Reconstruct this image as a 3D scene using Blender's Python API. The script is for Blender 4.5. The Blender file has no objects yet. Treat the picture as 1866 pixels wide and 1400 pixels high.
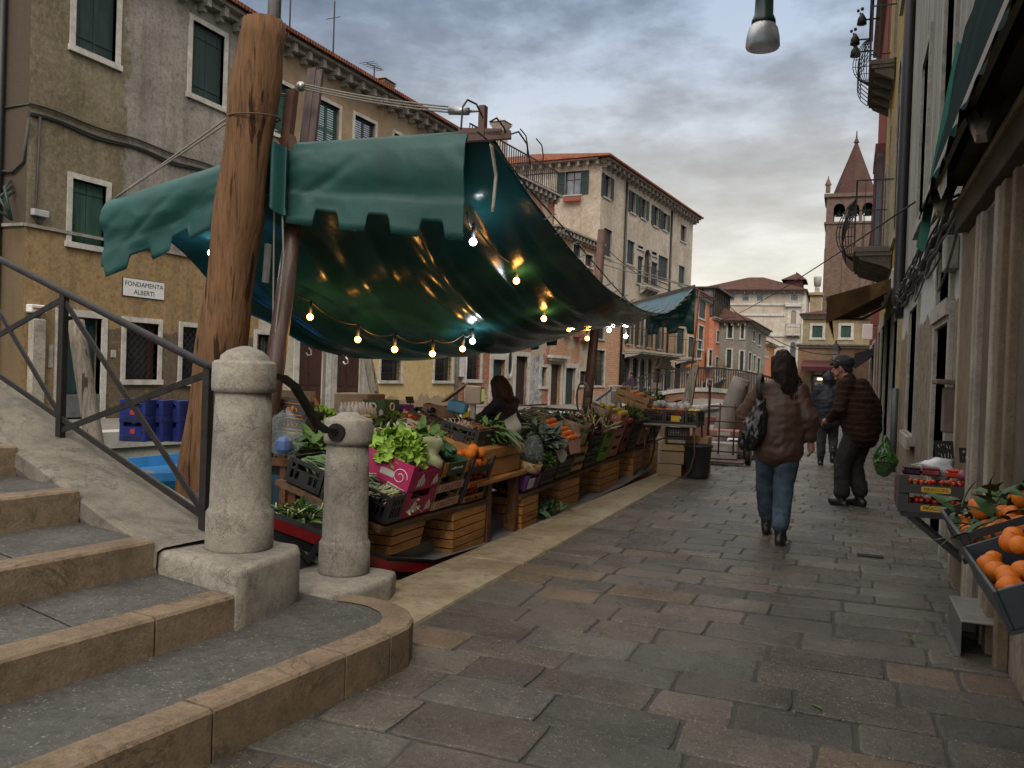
import bpy, math, random
from mathutils import Vector, Matrix, noise
R = math.radians
rng = random.Random(7)
S = bpy.context.scene
COL = S.collection
# ---------------------------------------------------------------- camera
FPX, CAMH = 1570.0, 1.40
YAW, PITCH, ROLL = R(21.3), R(-0.8), R(2.0)
cam = bpy.data.cameras.new('camera')
cam.sensor_width = 36.0
cam.lens = FPX / 1866.0 * 36.0
cam.clip_start, cam.clip_end = 0.05, 800
camo = bpy.data.objects.new('camera', cam)
COL.objects.link(camo)
camo.matrix_world = (Matrix.Translation((0, 0, CAMH)) @ Matrix.Rotation(YAW, 4, 'Z') @
      Matrix.Rotation(R(90) + PITCH, 4, 'X') @ Matrix.Rotation(ROLL, 4, 'Z'))
S.camera = camo
S.view_settings.view_transform = 'Standard'
S.view_settings.look = 'None'
S.view_settings.gamma = 1
S.view_settings.use_curve_mapping = False
S.view_settings.exposure = 0.5
S.cycles.max_bounces = 6
S.cycles.diffuse_bounces = 3
S.cycles.glossy_bounces = 3
S.cycles.transmission_bounces = 4
S.cycles.transparent_max_bounces = 8
S.cycles.caustics_reflective = False
S.cycles.caustics_refractive = False
S.cycles.use_denoising = True
S.cycles.sample_clamp_indirect = 4
# ---------------------------------------------------------------- world: overcast evening sky
W = bpy.data.worlds.new('World')
S.world = W
W.use_nodes = True
SUN_EL, SUN_AZ = R(42), R(158)
def make_world():
 nt = W.node_tree
 N, L = nt.nodes, nt.links
 bg = N['Background']
 bg.inputs['Strength'].default_value = 0.1
 sky = N.new('ShaderNodeTexSky')
 sky.sky_type = 'NISHITA'
 sky.sun_disc = False
 sky.sun_elevation = SUN_EL
 sky.sun_rotation = SUN_AZ
 tc = N.new('ShaderNodeTexCoord')
 sep = N.new('ShaderNodeSeparateXYZ')
 L.new(tc.outputs['Generated'], sep.inputs[0])
 def M(op, a, b=None, c=None, clamp=False):
  n = N.new('ShaderNodeMath'); n.operation = op; n.use_clamp = clamp
  for i, q in enumerate((a, b, c)):
   if q is None: continue
   if isinstance(q, (int, float)): n.inputs[i].default_value = q
   else: L.new(q, n.inputs[i])
  return n.outputs[0]
 zz = M('MAXIMUM', sep.outputs[2], 0.0)
 den = M('ADD', zz, 0.16)
 cx = M('DIVIDE', sep.outputs[0], den)
 cy = M('DIVIDE', sep.outputs[1], den)
 cmb = N.new('ShaderNodeCombineXYZ')
 L.new(cx, cmb.inputs[0]); L.new(cy, cmb.inputs[1])
 def nz(scale, detail, dist, rough=.55, off=0):
  n = N.new('ShaderNodeTexNoise'); n.inputs['Scale'].default_value = scale
  n.inputs['Detail'].default_value = detail; n.inputs['Distortion'].default_value = dist
  n.inputs['Roughness'].default_value = rough
  mp = N.new('ShaderNodeMapping'); mp.inputs['Location'].default_value = (off, off * .7, 0)
  L.new(cmb.outputs[0], mp.inputs[0]); L.new(mp.outputs[0], n.inputs['Vector'])
  return n.outputs['Fac']
 a = nz(1.15, 8, 0.15, .60, 3.1)
 b = nz(3.4, 7, 0.1, .58, 11.7)
 mixn = M('ADD', M('MULTIPLY', a, 0.6), M('MULTIPLY', b, 0.4))
 ramp = N.new('ShaderNodeValToRGB')
 e = ramp.color_ramp.elements
 e[0].position, e[0].color = .40, (.85, 1.06, 1.48, 1)
 e[1].position, e[1].color = .60, (3.7, 4.4, 5.5, 1)
 q = e.new(.50); q.color = (1.75, 2.15, 2.8, 1)
 L.new(mixn, ramp.inputs[0])
 azd = M('ADD', M('MULTIPLY', sep.outputs[1], .97), M('MULTIPLY', sep.outputs[0], .23))
 low = M('SUBTRACT', 1.0, M('DIVIDE', zz, .40), clamp=True)
 low = M('POWER', low, 1.25)
 azf = M('DIVIDE', M('SUBTRACT', azd, .35), .5, clamp=True)
 hz = M('MULTIPLY', M('MULTIPLY', low, azf), M('ADD', .55, M('MULTIPLY', mixn, 1.0)), clamp=True)
 mx = N.new('ShaderNodeMix'); mx.data_type = 'RGBA'
 L.new(hz, mx.inputs[0]); L.new(ramp.outputs[0], mx.inputs[6])
 mx.inputs[7].default_value = (8.6, 7.8, 6.2, 1)
 over = M('DIVIDE', M('SUBTRACT', zz, .42), .3, clamp=True)
 back = M('DIVIDE', M('SUBTRACT', -0.1, M('ADD', M('MULTIPLY', sep.outputs[1], .93), M('MULTIPLY', sep.outputs[0], -.36))), .5, clamp=True)
 hid = M('MAXIMUM', M('MULTIPLY', over, OVER), M('MULTIPLY', back, BACK), clamp=True)
 vm = N.new('ShaderNodeMix'); vm.data_type = 'RGBA'
 L.new(hid, vm.inputs[0]); L.new(mx.outputs[2], vm.inputs[6]); vm.inputs[7].default_value = ZEN
 fin = N.new('ShaderNodeMix'); fin.data_type = 'RGBA'
 fin.inputs[0].default_value = .9
 L.new(sky.outputs[0], fin.inputs[6]); L.new(vm.outputs[2], fin.inputs[7])
 L.new(fin.outputs[2], bg.inputs['Color'])
OVER, BACK, ZEN = 1.0, .8, (14.0, 13.2, 12.3, 1)
make_world()
sl = bpy.data.lights.new('sun', 'SUN')
sl.energy, sl.angle, sl.color = 1.5, R(24), (1.0, .92, .80)
so = bpy.data.objects.new('sun', sl)
COL.objects.link(so)
so.rotation_euler = Vector((math.cos(SUN_EL) * math.sin(SUN_AZ), math.cos(SUN_EL) * math.cos(SUN_AZ), math.sin(SUN_EL))).to_track_quat('Z', 'Y').to_euler()
# ---------------------------------------------------------------- picture ray -> place (used to measure real planes)
def ray(u, v):
 x, y = u - 933., v - 700.
 c, s = math.cos(ROLL), math.sin(ROLL)
 x, y = x * c + y * s, -x * s + y * c
 xc, yc, zc = x / FPX, -y / FPX, 1.
 c, s = math.cos(PITCH), math.sin(PITCH)
 fw, up = zc * c - yc * s, zc * s + yc * c
 c, s = math.cos(YAW), math.sin(YAW)
 return Vector((xc * c - fw * s, xc * s + fw * c, up))
def onX(u, v, x):
 r = ray(u, v); t = x / r.x
 return Vector((x, r.y * t, CAMH + r.z * t))
def onY(u, v, y):
 r = ray(u, v); t = y / r.y
 return Vector((r.x * t, y, CAMH + r.z * t))
def onZ(u, v, z):
 r = ray(u, v); t = (z - CAMH) / r.z
 return Vector((r.x * t, r.y * t, z))
# ---------------------------------------------------------------- mesh builder
class MB:
 def __init__(s):
  s.v = []; s.f = []; s.mi = []; s.sm = []; s.M = Matrix(); s.cur = 0
  s.tint = []; s.t = 1.0
 def add(s, vs, fs, smooth=False):
  o = len(s.v)
  for p in vs: s.v.append(s.M @ Vector(p))
  for f in fs:
   s.f.append([i + o for i in f]); s.mi.append(s.cur); s.sm.append(smooth); s.tint.append(s.t)
  return s
 def at(s, loc=(0, 0, 0), rz=0, rx=0, ry=0):
  s.M = Matrix.Translation(loc) @ Matrix.Rotation(rz, 4, 'Z') @ Matrix.Rotation(ry, 4, 'Y') @ Matrix.Rotation(rx, 4, 'X')
  return s
 def bx(s, a, b, ch=0):
  x0, y0, z0 = a; x1, y1, z1 = b
  if x0 > x1: x0, x1 = x1, x0
  if y0 > y1: y0, y1 = y1, y0
  if z0 > z1: z0, z1 = z1, z0
  if ch > 0:
   c = min(ch, (x1 - x0) * .45, (y1 - y0) * .45, (z1 - z0) * .45)
   P = {}
   vs = []
   for X in (0, 1):
    for Y in (0, 1):
     for Z in (0, 1):
      px, py, pz = (x0, x1)[X], (y0, y1)[Y], (z0, z1)[Z]
      dx, dy, dz = (c, -c)[X], (c, -c)[Y], (c, -c)[Z]
      P[X, Y, Z, 'x'] = len(vs); vs.append((px, py + dy, pz + dz))
      P[X, Y, Z, 'y'] = len(vs); vs.append((px + dx, py, pz + dz))
      P[X, Y, Z, 'z'] = len(vs); vs.append((px + dx, py + dy, pz))
   fs = []
   def q(*k): fs.append([P[i] for i in k])
   q((0,0,0,'x'),(0,0,1,'x'),(0,1,1,'x'),(0,1,0,'x')); q((1,0,0,'x'),(1,1,0,'x'),(1,1,1,'x'),(1,0,1,'x'))
   q((0,0,0,'y'),(1,0,0,'y'),(1,0,1,'y'),(0,0,1,'y')); q((0,1,0,'y'),(0,1,1,'y'),(1,1,1,'y'),(1,1,0,'y'))
   q((0,0,0,'z'),(0,1,0,'z'),(1,1,0,'z'),(1,0,0,'z')); q((0,0,1,'z'),(1,0,1,'z'),(1,1,1,'z'),(0,1,1,'z'))
   for X in (0, 1):
    for Y in (0, 1):
     q((X,Y,0,'x'),(X,Y,1,'x'),(X,Y,1,'y'),(X,Y,0,'y'))
     q((X,0,Y,'x'),(X,1,Y,'x'),(X,1,Y,'z'),(X,0,Y,'z'))
     q((0,X,Y,'y'),(1,X,Y,'y'),(1,X,Y,'z'),(0,X,Y,'z'))
     for Z in (0, 1): fs.append([P[X,Y,Z,'x'], P[X,Y,Z,'y'], P[X,Y,Z,'z']])
   return s.add(vs, fs)
  vs = [(x0,y0,z0),(x1,y0,z0),(x1,y1,z0),(x0,y1,z0),(x0,y0,z1),(x1,y0,z1),(x1,y1,z1),(x0,y1,z1)]
  return s.add(vs, [[0,3,2,1],[4,5,6,7],[0,1,5,4],[1,2,6,5],[2,3,7,6],[3,0,4,7]])
 def cb(s, c, d, ch=0):
  return s.bx([c[i] - d[i] / 2 for i in range(3)], [c[i] + d[i] / 2 for i in range(3)], ch)
 def prism(s, poly, vec):
  n = len(poly); v = Vector(vec)
  p = [Vector(q) for q in poly]
  return s.add(p + [q + v for q in p], [list(range(n))[::-1], list(range(n, 2 * n))] +
      [[i, (i + 1) % n, n + (i + 1) % n, n + i] for i in range(n)])
 def bar(s, a, b, w, h=None, up=(0, 0, 1)):
  a, b = Vector(a), Vector(b); h = h or w
  d = (b - a).normalized(); u = Vector(up)
  if abs(d.dot(u)) > .98: u = Vector((1, 0, 0))
  r = d.cross(u).normalized() * w / 2; t = r.cross(d).normalized() * h / 2
  return s.prism([a + r + t, a - r + t, a - r - t, a + r - t], b - a)
 def tube(s, pts, r, n=8, cap=True, smooth=True, squash=1.0, wob=0):
  pts = [Vector(p) for p in pts]; m = len(pts)
  rs = [r] * m if isinstance(r, (int, float)) else list(r)
  vs = []; fs = []; prev = None
  for i, p in enumerate(pts):
   d = (pts[min(i + 1, m - 1)] - pts[max(i - 1, 0)])
   if d.length < 1e-9: d = Vector((0, 0, 1))
   d.normalize()
   if prev is None:
    u = Vector((0, 0, 1)) if abs(d.z) < .9 else Vector((0, 1, 0))
    a = d.cross(u).normalized()
   else:
    a = (prev - d * prev.dot(d))
    a = a.normalized() if a.length > 1e-6 else d.orthogonal().normalized()
   prev = a; b = d.cross(a)
   rr = rs[i] if isinstance(rs[i], tuple) else (rs[i], rs[i] * squash)
   for k in range(n):
    t = 2 * math.pi * k / n
    w = 1 + (wob * noise.noise(p * 2.3 + Vector((math.cos(t), math.sin(t), 0)) * 1.7) if wob else 0)
    vs.append(p + a * math.cos(t) * rr[0] * w + b * math.sin(t) * rr[1] * w)
  for i in range(m - 1):
   for k in range(n):
    fs.append([i * n + k, i * n + (k + 1) % n, (i + 1) * n + (k + 1) % n, (i + 1) * n + k])
  s.add(vs, fs, smooth)
  if cap:
   o = len(s.v) - len(vs)
   for base, rev in ((0, True), ((m - 1) * n, False)):
    f = [o + base + k for k in range(n)]
    s.f.append(f[::-1] if rev else f); s.mi.append(s.cur); s.sm.append(False); s.tint.append(s.t)
  return s
 def lathe(s, prof, c=(0, 0, 0), n=20, smooth=True, wob=0, seed=0):
  vs = []; fs = []; c = Vector(c); m = len(prof)
  for i, (r, z) in enumerate(prof):
   for k in range(n):
    t = 2 * math.pi * k / n
    w = 1 + (wob * noise.noise(Vector((math.cos(t) * 2, math.sin(t) * 2, z * 4 + seed))) if wob else 0)
    vs.append(c + Vector((math.cos(t) * r * w, math.sin(t) * r * w, z)))
  for i in range(m - 1):
   for k in range(n):
    fs.append([i * n + k, i * n + (k + 1) % n, (i + 1) * n + (k + 1) % n, (i + 1) * n + k])
  if prof[0][0] > 1e-4: fs.append(list(range(n))[::-1])
  if prof[-1][0] > 1e-4: fs.append([(m - 1) * n + k for k in range(n)])
  return s.add(vs, fs, smooth)
 def ball(s, c, r, n=10, m=7, sc=(1, 1, 1), wob=0):
  vs = []; fs = []; c = Vector(c)
  for i in range(m + 1):
   a = math.pi * i / m
   for k in range(n):
    t = 2 * math.pi * k / n
    d = Vector((math.sin(a) * math.cos(t), math.sin(a) * math.sin(t), math.cos(a)))
    w = 1 + (wob * noise.noise(d * 1.6 + c * 7) if wob else 0)
    vs.append(c + Vector((d.x * sc[0], d.y * sc[1], d.z * sc[2])) * r * w)
  for i in range(m):
   for k in range(n):
    fs.append([i * n + k, (i + 1) * n + k, (i + 1) * n + (k + 1) % n, i * n + (k + 1) % n])
  return s.add(vs, fs, True)
 def surf(s, fn, nu, nv, smooth=True, thick=0):
  vs = [Vector(fn(i / nu, j / nv)) for j in range(nv + 1) for i in range(nu + 1)]
  fs = [[j * (nu + 1) + i, j * (nu + 1) + i + 1, (j + 1) * (nu + 1) + i + 1, (j + 1) * (nu + 1) + i] for j in range(nv) for i in range(nu)]
  return s.add(vs, fs, smooth)
 def leaf(s, p, d, up, L, w, bend=.3, n=4, fold=.25, wav=0):
  p, d, up = Vector(p), Vector(d).normalized(), Vector(up)
  side = d.cross(up)
  side = side.normalized() if side.length > 1e-5 else d.orthogonal().normalized()
  nn = side.cross(d).normalized(); vs = []; fs = []
  for i in range(n + 1):
   t = i / n
   ww = w * math.sin(math.pi * min(.96, .12 + t * .86)) ** .8
   c = p + d * L * (t - .18 * bend * t * t) - nn * bend * L * t * t
   k = wav * w * math.sin(t * 17 + p.x * 50)
   vs += [c - side * ww / 2 + nn * (fold * ww / 2 + k), c, c + side * ww / 2 + nn * (fold * ww / 2 - k)]
  for i in range(n):
   a = i * 3
   fs += [[a, a + 1, a + 4, a + 3], [a + 1, a + 2, a + 5, a + 4]]
  return s.add(vs, fs, True)
 def build(s, name, mat, parent=None, world=False, tag=None, kind=None, label=None, tint=False):
  me = bpy.data.meshes.new(name)
  vs = s.v
  if parent is not None and world:
   inv = ROOTM[root_of(parent)].inverted()
   vs = [inv @ p for p in vs]
  me.from_pydata([tuple(p) for p in vs], [], s.f)
  mats = mat if isinstance(mat, (list, tuple)) else [mat]
  for m in mats: me.materials.append(m)
  if len(mats) > 1: me.polygons.foreach_set('material_index', s.mi)
  me.polygons.foreach_set('use_smooth', s.sm)
  if tint:
   at = me.color_attributes.new('tint', 'FLOAT_COLOR', 'CORNER')
   data = []
   for p in me.polygons:
    t = s.tint[p.index]
    t = (t, t, t) if isinstance(t, (int, float)) else t
    data += [t[0], t[1], t[2], 1.0] * p.loop_total
   at.data.foreach_set('color', data)
  me.validate(); me.update()
  o = bpy.data.objects.new(name, me)
  COL.objects.link(o)
  if parent is not None: o.parent = parent
  if tag: settag(o, *tag)
  if kind: o['kind'] = kind
  if label: o['label'] = label
  return o
ROOTM = {}
def root_of(o):
 while o.parent is not None: o = o.parent
 return o.name
def settag(o, label, cat, group=None):
 o['label'] = label; o['category'] = cat
 if group: o['group'] = group
def thing(name, label, cat, loc=(0, 0, 0), rz=0, group=None, tilt=None):
 o = bpy.data.objects.new(name, None)
 o.empty_display_size = .1
 COL.objects.link(o)
 o.rotation_mode = 'XYZ'
 o.location = loc
 o.rotation_euler = (tilt[0], tilt[1], rz) if tilt else (0, 0, rz)
 settag(o, label, cat, group)
 ROOTM[o.name] = Matrix.Translation(loc) @ o.rotation_euler.to_matrix().to_4x4()
 return o
def dup(o, loc=None, rot=None, label=None, group=None, scale=None, parent=None):
 c = o.copy(); COL.objects.link(c)
 if parent is not None: c.parent = parent
 if loc is not None: c.location = loc
 if rot is not None: c.rotation_euler = rot
 if scale is not None: c.scale = (scale,) * 3 if isinstance(scale, (int, float)) else scale
 if label: c['label'] = label
 if group: c['group'] = group
 for ch in o.children: dup(ch, parent=c)
 return c
def mesh_of(o):           # bake modifiers into the mesh
 dg = bpy.context.evaluated_depsgraph_get()
 me = bpy.data.meshes.new_from_object(o.evaluated_get(dg))
 old = o.data; o.modifiers.clear(); o.data = me
 return o
def text(body, size, M, mat, name, parent=None, world=False, squeeze=1.0, thick=.001, align='CENTER', **kw):
 cu = bpy.data.curves.new('t', 'FONT')
 cu.body = body; cu.size = size; cu.align_x = align; cu.align_y = 'CENTER'; cu.extrude = thick
 cu.resolution_u = 3
 to = bpy.data.objects.new('t', cu); COL.objects.link(to)
 dg = bpy.context.evaluated_depsgraph_get()
 me = bpy.data.meshes.new_from_object(to.evaluated_get(dg))
 bpy.data.objects.remove(to)
 mb = MB(); mb.M = M @ Matrix.Diagonal((squeeze, 1, 1, 1))
 mb.add([v.co.copy() for v in me.vertices], [list(p.vertices) for p in me.polygons])
 bpy.data.meshes.remove(me)
 return mb.build(name, mat, parent, world, **kw)
# ---------------------------------------------------------------- materials
def C(h, k=1.0):
 h = h.lstrip('#')
 def f(c):
  c /= 255.
  return (c / 12.92 if c <= .04045 else ((c + .055) / 1.055) ** 2.4) * k
 return tuple(f(int(h[i:i + 2], 16)) for i in (0, 2, 4))
class NT:
 def __init__(s, name):
  s.m = bpy.data.materials.new(name); s.m.use_nodes = True
  s.N = s.m.node_tree.nodes; s.L = s.m.node_tree.links
  s.b = s.N['Principled BSDF']; s.tc = s.N.new('ShaderNodeTexCoord')
  s.co = s.tc.outputs['Object']
 def put(s, sock, val):
  if hasattr(val, 'is_output'): s.L.new(val, sock)
  elif isinstance(val, tuple) and len(val) == 3 and sock.type == 'RGBA': sock.default_value = (*val, 1)
  else: sock.default_value = val
 def map(s, scale=(1, 1, 1), loc=(0, 0, 0), rot=(0, 0, 0), co=None):
  n = s.N.new('ShaderNodeMapping'); s.L.new(co or s.co, n.inputs[0])
  n.inputs['Scale'].default_value = scale; n.inputs['Location'].default_value = loc; n.inputs['Rotation'].default_value = rot
  return n.outputs[0]
 def noise(s, scale, detail=4, rough=.55, dist=0, co=None, out='Fac'):
  n = s.N.new('ShaderNodeTexNoise'); s.L.new(co or s.co, n.inputs['Vector'])
  for k, v in (('Scale', scale), ('Detail', detail), ('Roughness', rough), ('Distortion', dist)): n.inputs[k].default_value = v
  return n.outputs[out]
 def voro(s, scale, co=None, feature='F1', out='Distance', rnd=1):
  n = s.N.new('ShaderNodeTexVoronoi'); s.L.new(co or s.co, n.inputs['Vector']); n.feature = feature
  n.inputs['Scale'].default_value = scale; n.inputs['Randomness'].default_value = rnd
  return n.outputs[out]
 def wave(s, scale, dist=0, co=None, dirn='X', prof='SIN', det=2):
  n = s.N.new('ShaderNodeTexWave'); s.L.new(co or s.co, n.inputs['Vector']); n.bands_direction = dirn; n.wave_profile = prof
  n.inputs['Scale'].default_value = scale; n.inputs['Distortion'].default_value = dist; n.inputs['Detail'].default_value = det
  return n.outputs['Fac']
 def ramp(s, fac, stops):
  n = s.N.new('ShaderNodeValToRGB'); s.L.new(fac, n.inputs[0]); e = n.color_ramp.elements
  while len(e) < len(stops): e.new(.5)
  for q, (p, c) in zip(e, stops):
   q.position = p; q.color = (c, c, c, 1) if isinstance(c, (int, float)) else (*c, 1)
  return n.outputs[0]
 def mix(s, fac, a, b, mode='MIX'):
  n = s.N.new('ShaderNodeMix'); n.data_type = 'RGBA'; n.blend_type = mode
  s.put(n.inputs[0], fac); s.put(n.inputs[6], a); s.put(n.inputs[7], b)
  return n.outputs[2]
 def math(s, op, a, b=0.0, clamp=False):
  n = s.N.new('ShaderNodeMath'); n.operation = op; n.use_clamp = clamp
  s.put(n.inputs[0], a); s.put(n.inputs[1], b)
  return n.outputs[0]
 def bump(s, h, st=.3, dist=.02, prev=None):
  n = s.N.new('ShaderNodeBump'); s.put(n.inputs['Height'], h); n.inputs['Strength'].default_value = st; n.inputs['Distance'].default_value = dist
  if prev: s.L.new(prev, n.inputs['Normal'])
  return n.outputs[0]
 def attr(s, name):
  n = s.N.new('ShaderNodeAttribute'); n.attribute_name = name
  return n.outputs['Color']
 def rand(s):
  n = s.N.new('ShaderNodeObjectInfo'); return n.outputs['Random']
 def done(s, col=None, rough=None, norm=None, metal=None, spec=None, emit=None, es=0, alpha=None, trans=None, coat=None):
  for k, v in (('Base Color', col), ('Roughness', rough), ('Normal', norm), ('Metallic', metal), ('Specular IOR Level', spec),
      ('Alpha', alpha), ('Transmission Weight', trans), ('Coat Weight', coat)):
   if v is not None: s.put(s.b.inputs[k], v)
  if emit is not None:
   s.put(s.b.inputs['Emission Color'], emit); s.b.inputs['Emission Strength'].default_value = es
  return s.m
def sc3(c, k): return tuple(min(1, q * k) for q in c)
def simple(name, c, rough=.7, var=.25, scale=8, bump=.1, metal=0, spec=.5, bscale=None):
 n = NT(name)
 f = n.noise(scale, 5, .6)
 col = n.ramp(f, [(.3, sc3(c, 1 - var)), (.7, sc3(c, 1 + var))])
 nb = n.bump(n.noise(bscale or scale * 4, 4), bump, .01) if bump else None
 return n.done(col, rough, nb, metal, spec)
def plaster(name, c1, c2, c3, sc=.5, low=None, lowz=2.0, seed=0):
 n = NT(name)
 co = n.map((1, 1, 1), (seed * 3.7, seed * 1.3, 0))
 big = n.noise(sc, 6, .62, .4, co)
 mid = n.noise(sc * 6, 6, .65, .6, co)
 fi = n.noise(13, 8, .8, .4, co)
 st = n.noise(1.2, 5, .6, 0, n.map((2.2, 2.2, .22), (seed, 0, 0)))
 col = n.ramp(big, [(.38, c1), (.5, c2), (.62, c3)])
 col = n.mix(n.ramp(mid, [(.35, .0), (.75, .75)]), col, sc3(c1, .62))
 col = n.mix(n.ramp(st, [(.5, 0.), (.72, .5)]), col, sc3(c2, .5))
 col = n.mix(n.ramp(fi, [(.48, 0.), (.66, .5)]), col, sc3(c2, .45))
 col = n.mix(n.ramp(fi, [(.32, .4), (.46, 0.)]), col, sc3(c2, 1.35))
 if low:
  sp = n.N.new('ShaderNodeSeparateXYZ'); n.L.new(n.co, sp.inputs[0])
  edge = n.math('ADD', sp.outputs[2], n.math('MULTIPLY', n.math('SUBTRACT', n.noise(1.1, 5, .6, .3, co), .5), 1.5))
  f = n.math('LESS_THAN', edge, lowz)
  col = n.mix(f, col, n.mix(n.ramp(mid, [(.3, 0.), (.7, 1.)]), low, sc3(low, .6)))
 nb = n.bump(n.noise(22, 6, .7, 0, co), .35, .012, n.bump(mid, .3, .03))
 return n.done(col, .92, nb, spec=.2)
def brick(name, c1, c2, mortar, peel=None, amt=.5, seed=0, row=.075):
 n = NT(name)
 sp = n.N.new('ShaderNodeSeparateXYZ'); n.L.new(n.co, sp.inputs[0])
 cb = n.N.new('ShaderNodeCombineXYZ')
 wv = n.math('MULTIPLY', n.math('SUBTRACT', n.noise(3.1, 3), .5), .05)
 n.L.new(n.math('ADD', n.math('ADD', sp.outputs[0], sp.outputs[1]), wv), cb.inputs[0])
 n.L.new(n.math('ADD', sp.outputs[2], n.math('MULTIPLY', n.math('SUBTRACT', n.noise(2.3, 3), .5), .045)), cb.inputs[1])
 t = n.N.new('ShaderNodeTexBrick'); n.L.new(cb.outputs[0], t.inputs['Vector'])
 t.inputs['Scale'].default_value = 1; t.inputs['Brick Width'].default_value = .26; t.inputs['Row Height'].default_value = row
 t.inputs['Mortar Size'].default_value = .011; t.inputs['Mortar Smooth'].default_value = .4; t.inputs['Bias'].default_value = -.1
 n.put(t.inputs['Color1'], c1); n.put(t.inputs['Color2'], c2); n.put(t.inputs['Mortar'], mortar)
 col = n.mix(n.ramp(n.noise(5, 6, .7), [(.35, 0.), (.7, .6)]), t.outputs['Color'], sc3(c2, .55))
 col = n.mix(n.ramp(n.noise(.9, 5, .6, .4, n.map(loc=(seed, seed, 0))), [(.45, 0.), (.7, .55)]), col, sc3(mortar, .9))
 h = n.math('MULTIPLY', n.math('SUBTRACT', 1.0, t.outputs['Fac']), 1.0)
 nb = n.bump(h, .6, .015, n.bump(n.noise(30, 5), .4, .01))
 if peel:
  f = n.ramp(n.noise(.55, 7, .62, .3, n.map(loc=(seed * 2.1, seed, seed))), [(amt - .015, 0.), (amt + .015, 1.)])
  col = n.mix(f, col, n.mix(n.noise(7, 6), peel, sc3(peel, .6)))
 return n.done(col, .92, nb, spec=.2)
def woodm(name, c, k=.5, axis='z', rough=.6, scale=6, spec=.4, crack=0):
 n = NT(name)
 s = {'x': (.08, 1, 1), 'y': (1, .08, 1), 'z': (1, 1, .08)}[axis]
 co = n.map(tuple(q * scale for q in s))
 f = n.noise(5, 9, .75, .8, co)
 g = n.noise(.8, 3)
 col = n.ramp(f, [(.32, sc3(c, k * .7)), (.5, c), (.68, sc3(c, 1.5))])
 col = n.mix(n.ramp(g, [(.4, 0.), (.75, .55)]), col, sc3(c, .45))
 nb = n.bump(f, .6, .015)
 if crack:
  cr = n.noise(2.2, 4, .6, .4, n.map(tuple(q * scale * 1.3 for q in s), (4, 3, 1)))
  m = n.ramp(cr, [(.585, 0.), (.63, .9)])
  col = n.mix(m, col, sc3(c, .12)); nb = n.bump(m, -.9, .02, nb)
 return n.done(col, rough, nb, spec=spec)
def stone(name, c, dark=.45, pits=0, sc=3, rough=.85, moss=None, grain=70, gk=.6):
 n = NT(name)
 a = n.noise(sc, 8, .7, .5); b = n.noise(sc * 6, 7, .75); g = n.noise(grain, 6, .85, .5)
 col = n.ramp(a, [(.3, sc3(c, .55)), (.5, c), (.7, sc3(c, 1.3))])
 col = n.mix(n.ramp(b, [(.45, 0.), (.75, .6)]), col, sc3(c, dark))
 col = n.mix(n.ramp(g, [(.52, 0.), (.66, gk)]), col, sc3(c, .22))
 col = n.mix(n.ramp(g, [(.34, gk * .6), (.46, 0.)]), col, sc3(c, 1.6))
 nb = n.bump(g, .7, .012, n.bump(b, .45, .02))
 if pits:
  v = n.noise(pits * .45, 9, .68, .6); m = n.ramp(v, [(.484, 0.), (.4985, .6), (.5015, .6), (.516, 0.)])
  m = n.math('MULTIPLY', m, n.ramp(n.noise(pits * .3, 3, .6, 0, n.map(loc=(7, 2, 4))), [(.46, 0.), (.58, 1.)]))
  col = n.mix(m, col, sc3(c, .2)); nb = n.bump(m, -.8, .015, nb)
 if moss: col = n.mix(n.ramp(n.noise(1.7, 5, .6, .3), [(.55, 0.), (.7, .7)]), col, moss)
 return n.done(col, rough, nb, spec=.3)
def glass_dark(name, c=(.02, .025, .03), rough=.08):
 n = NT(name)
 return n.done(n.ramp(n.noise(1.5, 2), [(.3, sc3(c, .6)), (.7, sc3(c, 1.6))]), rough, n.bump(n.noise(2.5, 2), .05, .02), spec=.6)
def emis(name, c, s):
 n = NT(name); return n.done((.8, .8, .8), .4, emit=c, es=s)
# ================================================================ materials shared by the setting
def paving_mat():
 n = NT('trachyte_paving')
 t = n.attr('tint')
 a = n.noise(2.2, 6, .65, .3); b = n.noise(34, 7, .8)
 base = n.ramp(a, [(.3, (.068, .061, .051)), (.5, (.125, .114, .097)), (.72, (.20, .183, .156))])
 base = n.mix(n.ramp(b, [(.42, 0.), (.66, .75)]), base, (.036, .033, .030))
 sp = n.ramp(n.voro(60, out='Distance'), [(.16, 1.), (.27, 0.)])
 spm = n.math('MULTIPLY', sp, n.ramp(n.noise(35, 2), [(.45, 0.), (.58, .8)]))
 gu = n.voro(3.1); base = n.mix(n.ramp(gu, [(.035, .75), (.06, 0.)]), base, (.028, .027, .026)); base = n.mix(n.ramp(n.noise(.8, 6, .7, .5, n.map(loc=(5, 8, 0))), [(.5, 0.), (.62, .55)]), base, (.04, .038, .036)); f3 = n.noise(120, 4, .8); base = n.mix(n.ramp(f3, [(.5, 0.), (.65, .6)]), base, (.03, .028, .025)); base = n.mix(n.ramp(f3, [(.34, .5), (.47, 0.)]), base, (.22, .20, .17)); base = n.mix(spm, base, (.40, .38, .34))
 col = n.mix(1.0, base, t, 'MULTIPLY')
 ro = n.ramp(n.noise(1.3, 6, .65, .3), [(.35, .17), (.65, .40)])
 nb = n.bump(b, .9, .010, n.bump(n.noise(7, 8, .75), .9, .03))
 return n.done(col, ro, nb, spec=.8)
M_PAVE = paving_mat()
M_JOINT = simple('joint_dirt', (.045, .041, .036), .8, .4, 12)
M_COL = stone('istrian_column_stone', (.34, .31, .26), .25, pits=9, sc=2.5, grain=100, gk=.75)
M_COPE = stone('weathered_coping_stone', (.205, .185, .152), .3, pits=4, sc=2.0, moss=(.10, .09, .065), grain=90, gk=.6)
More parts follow.
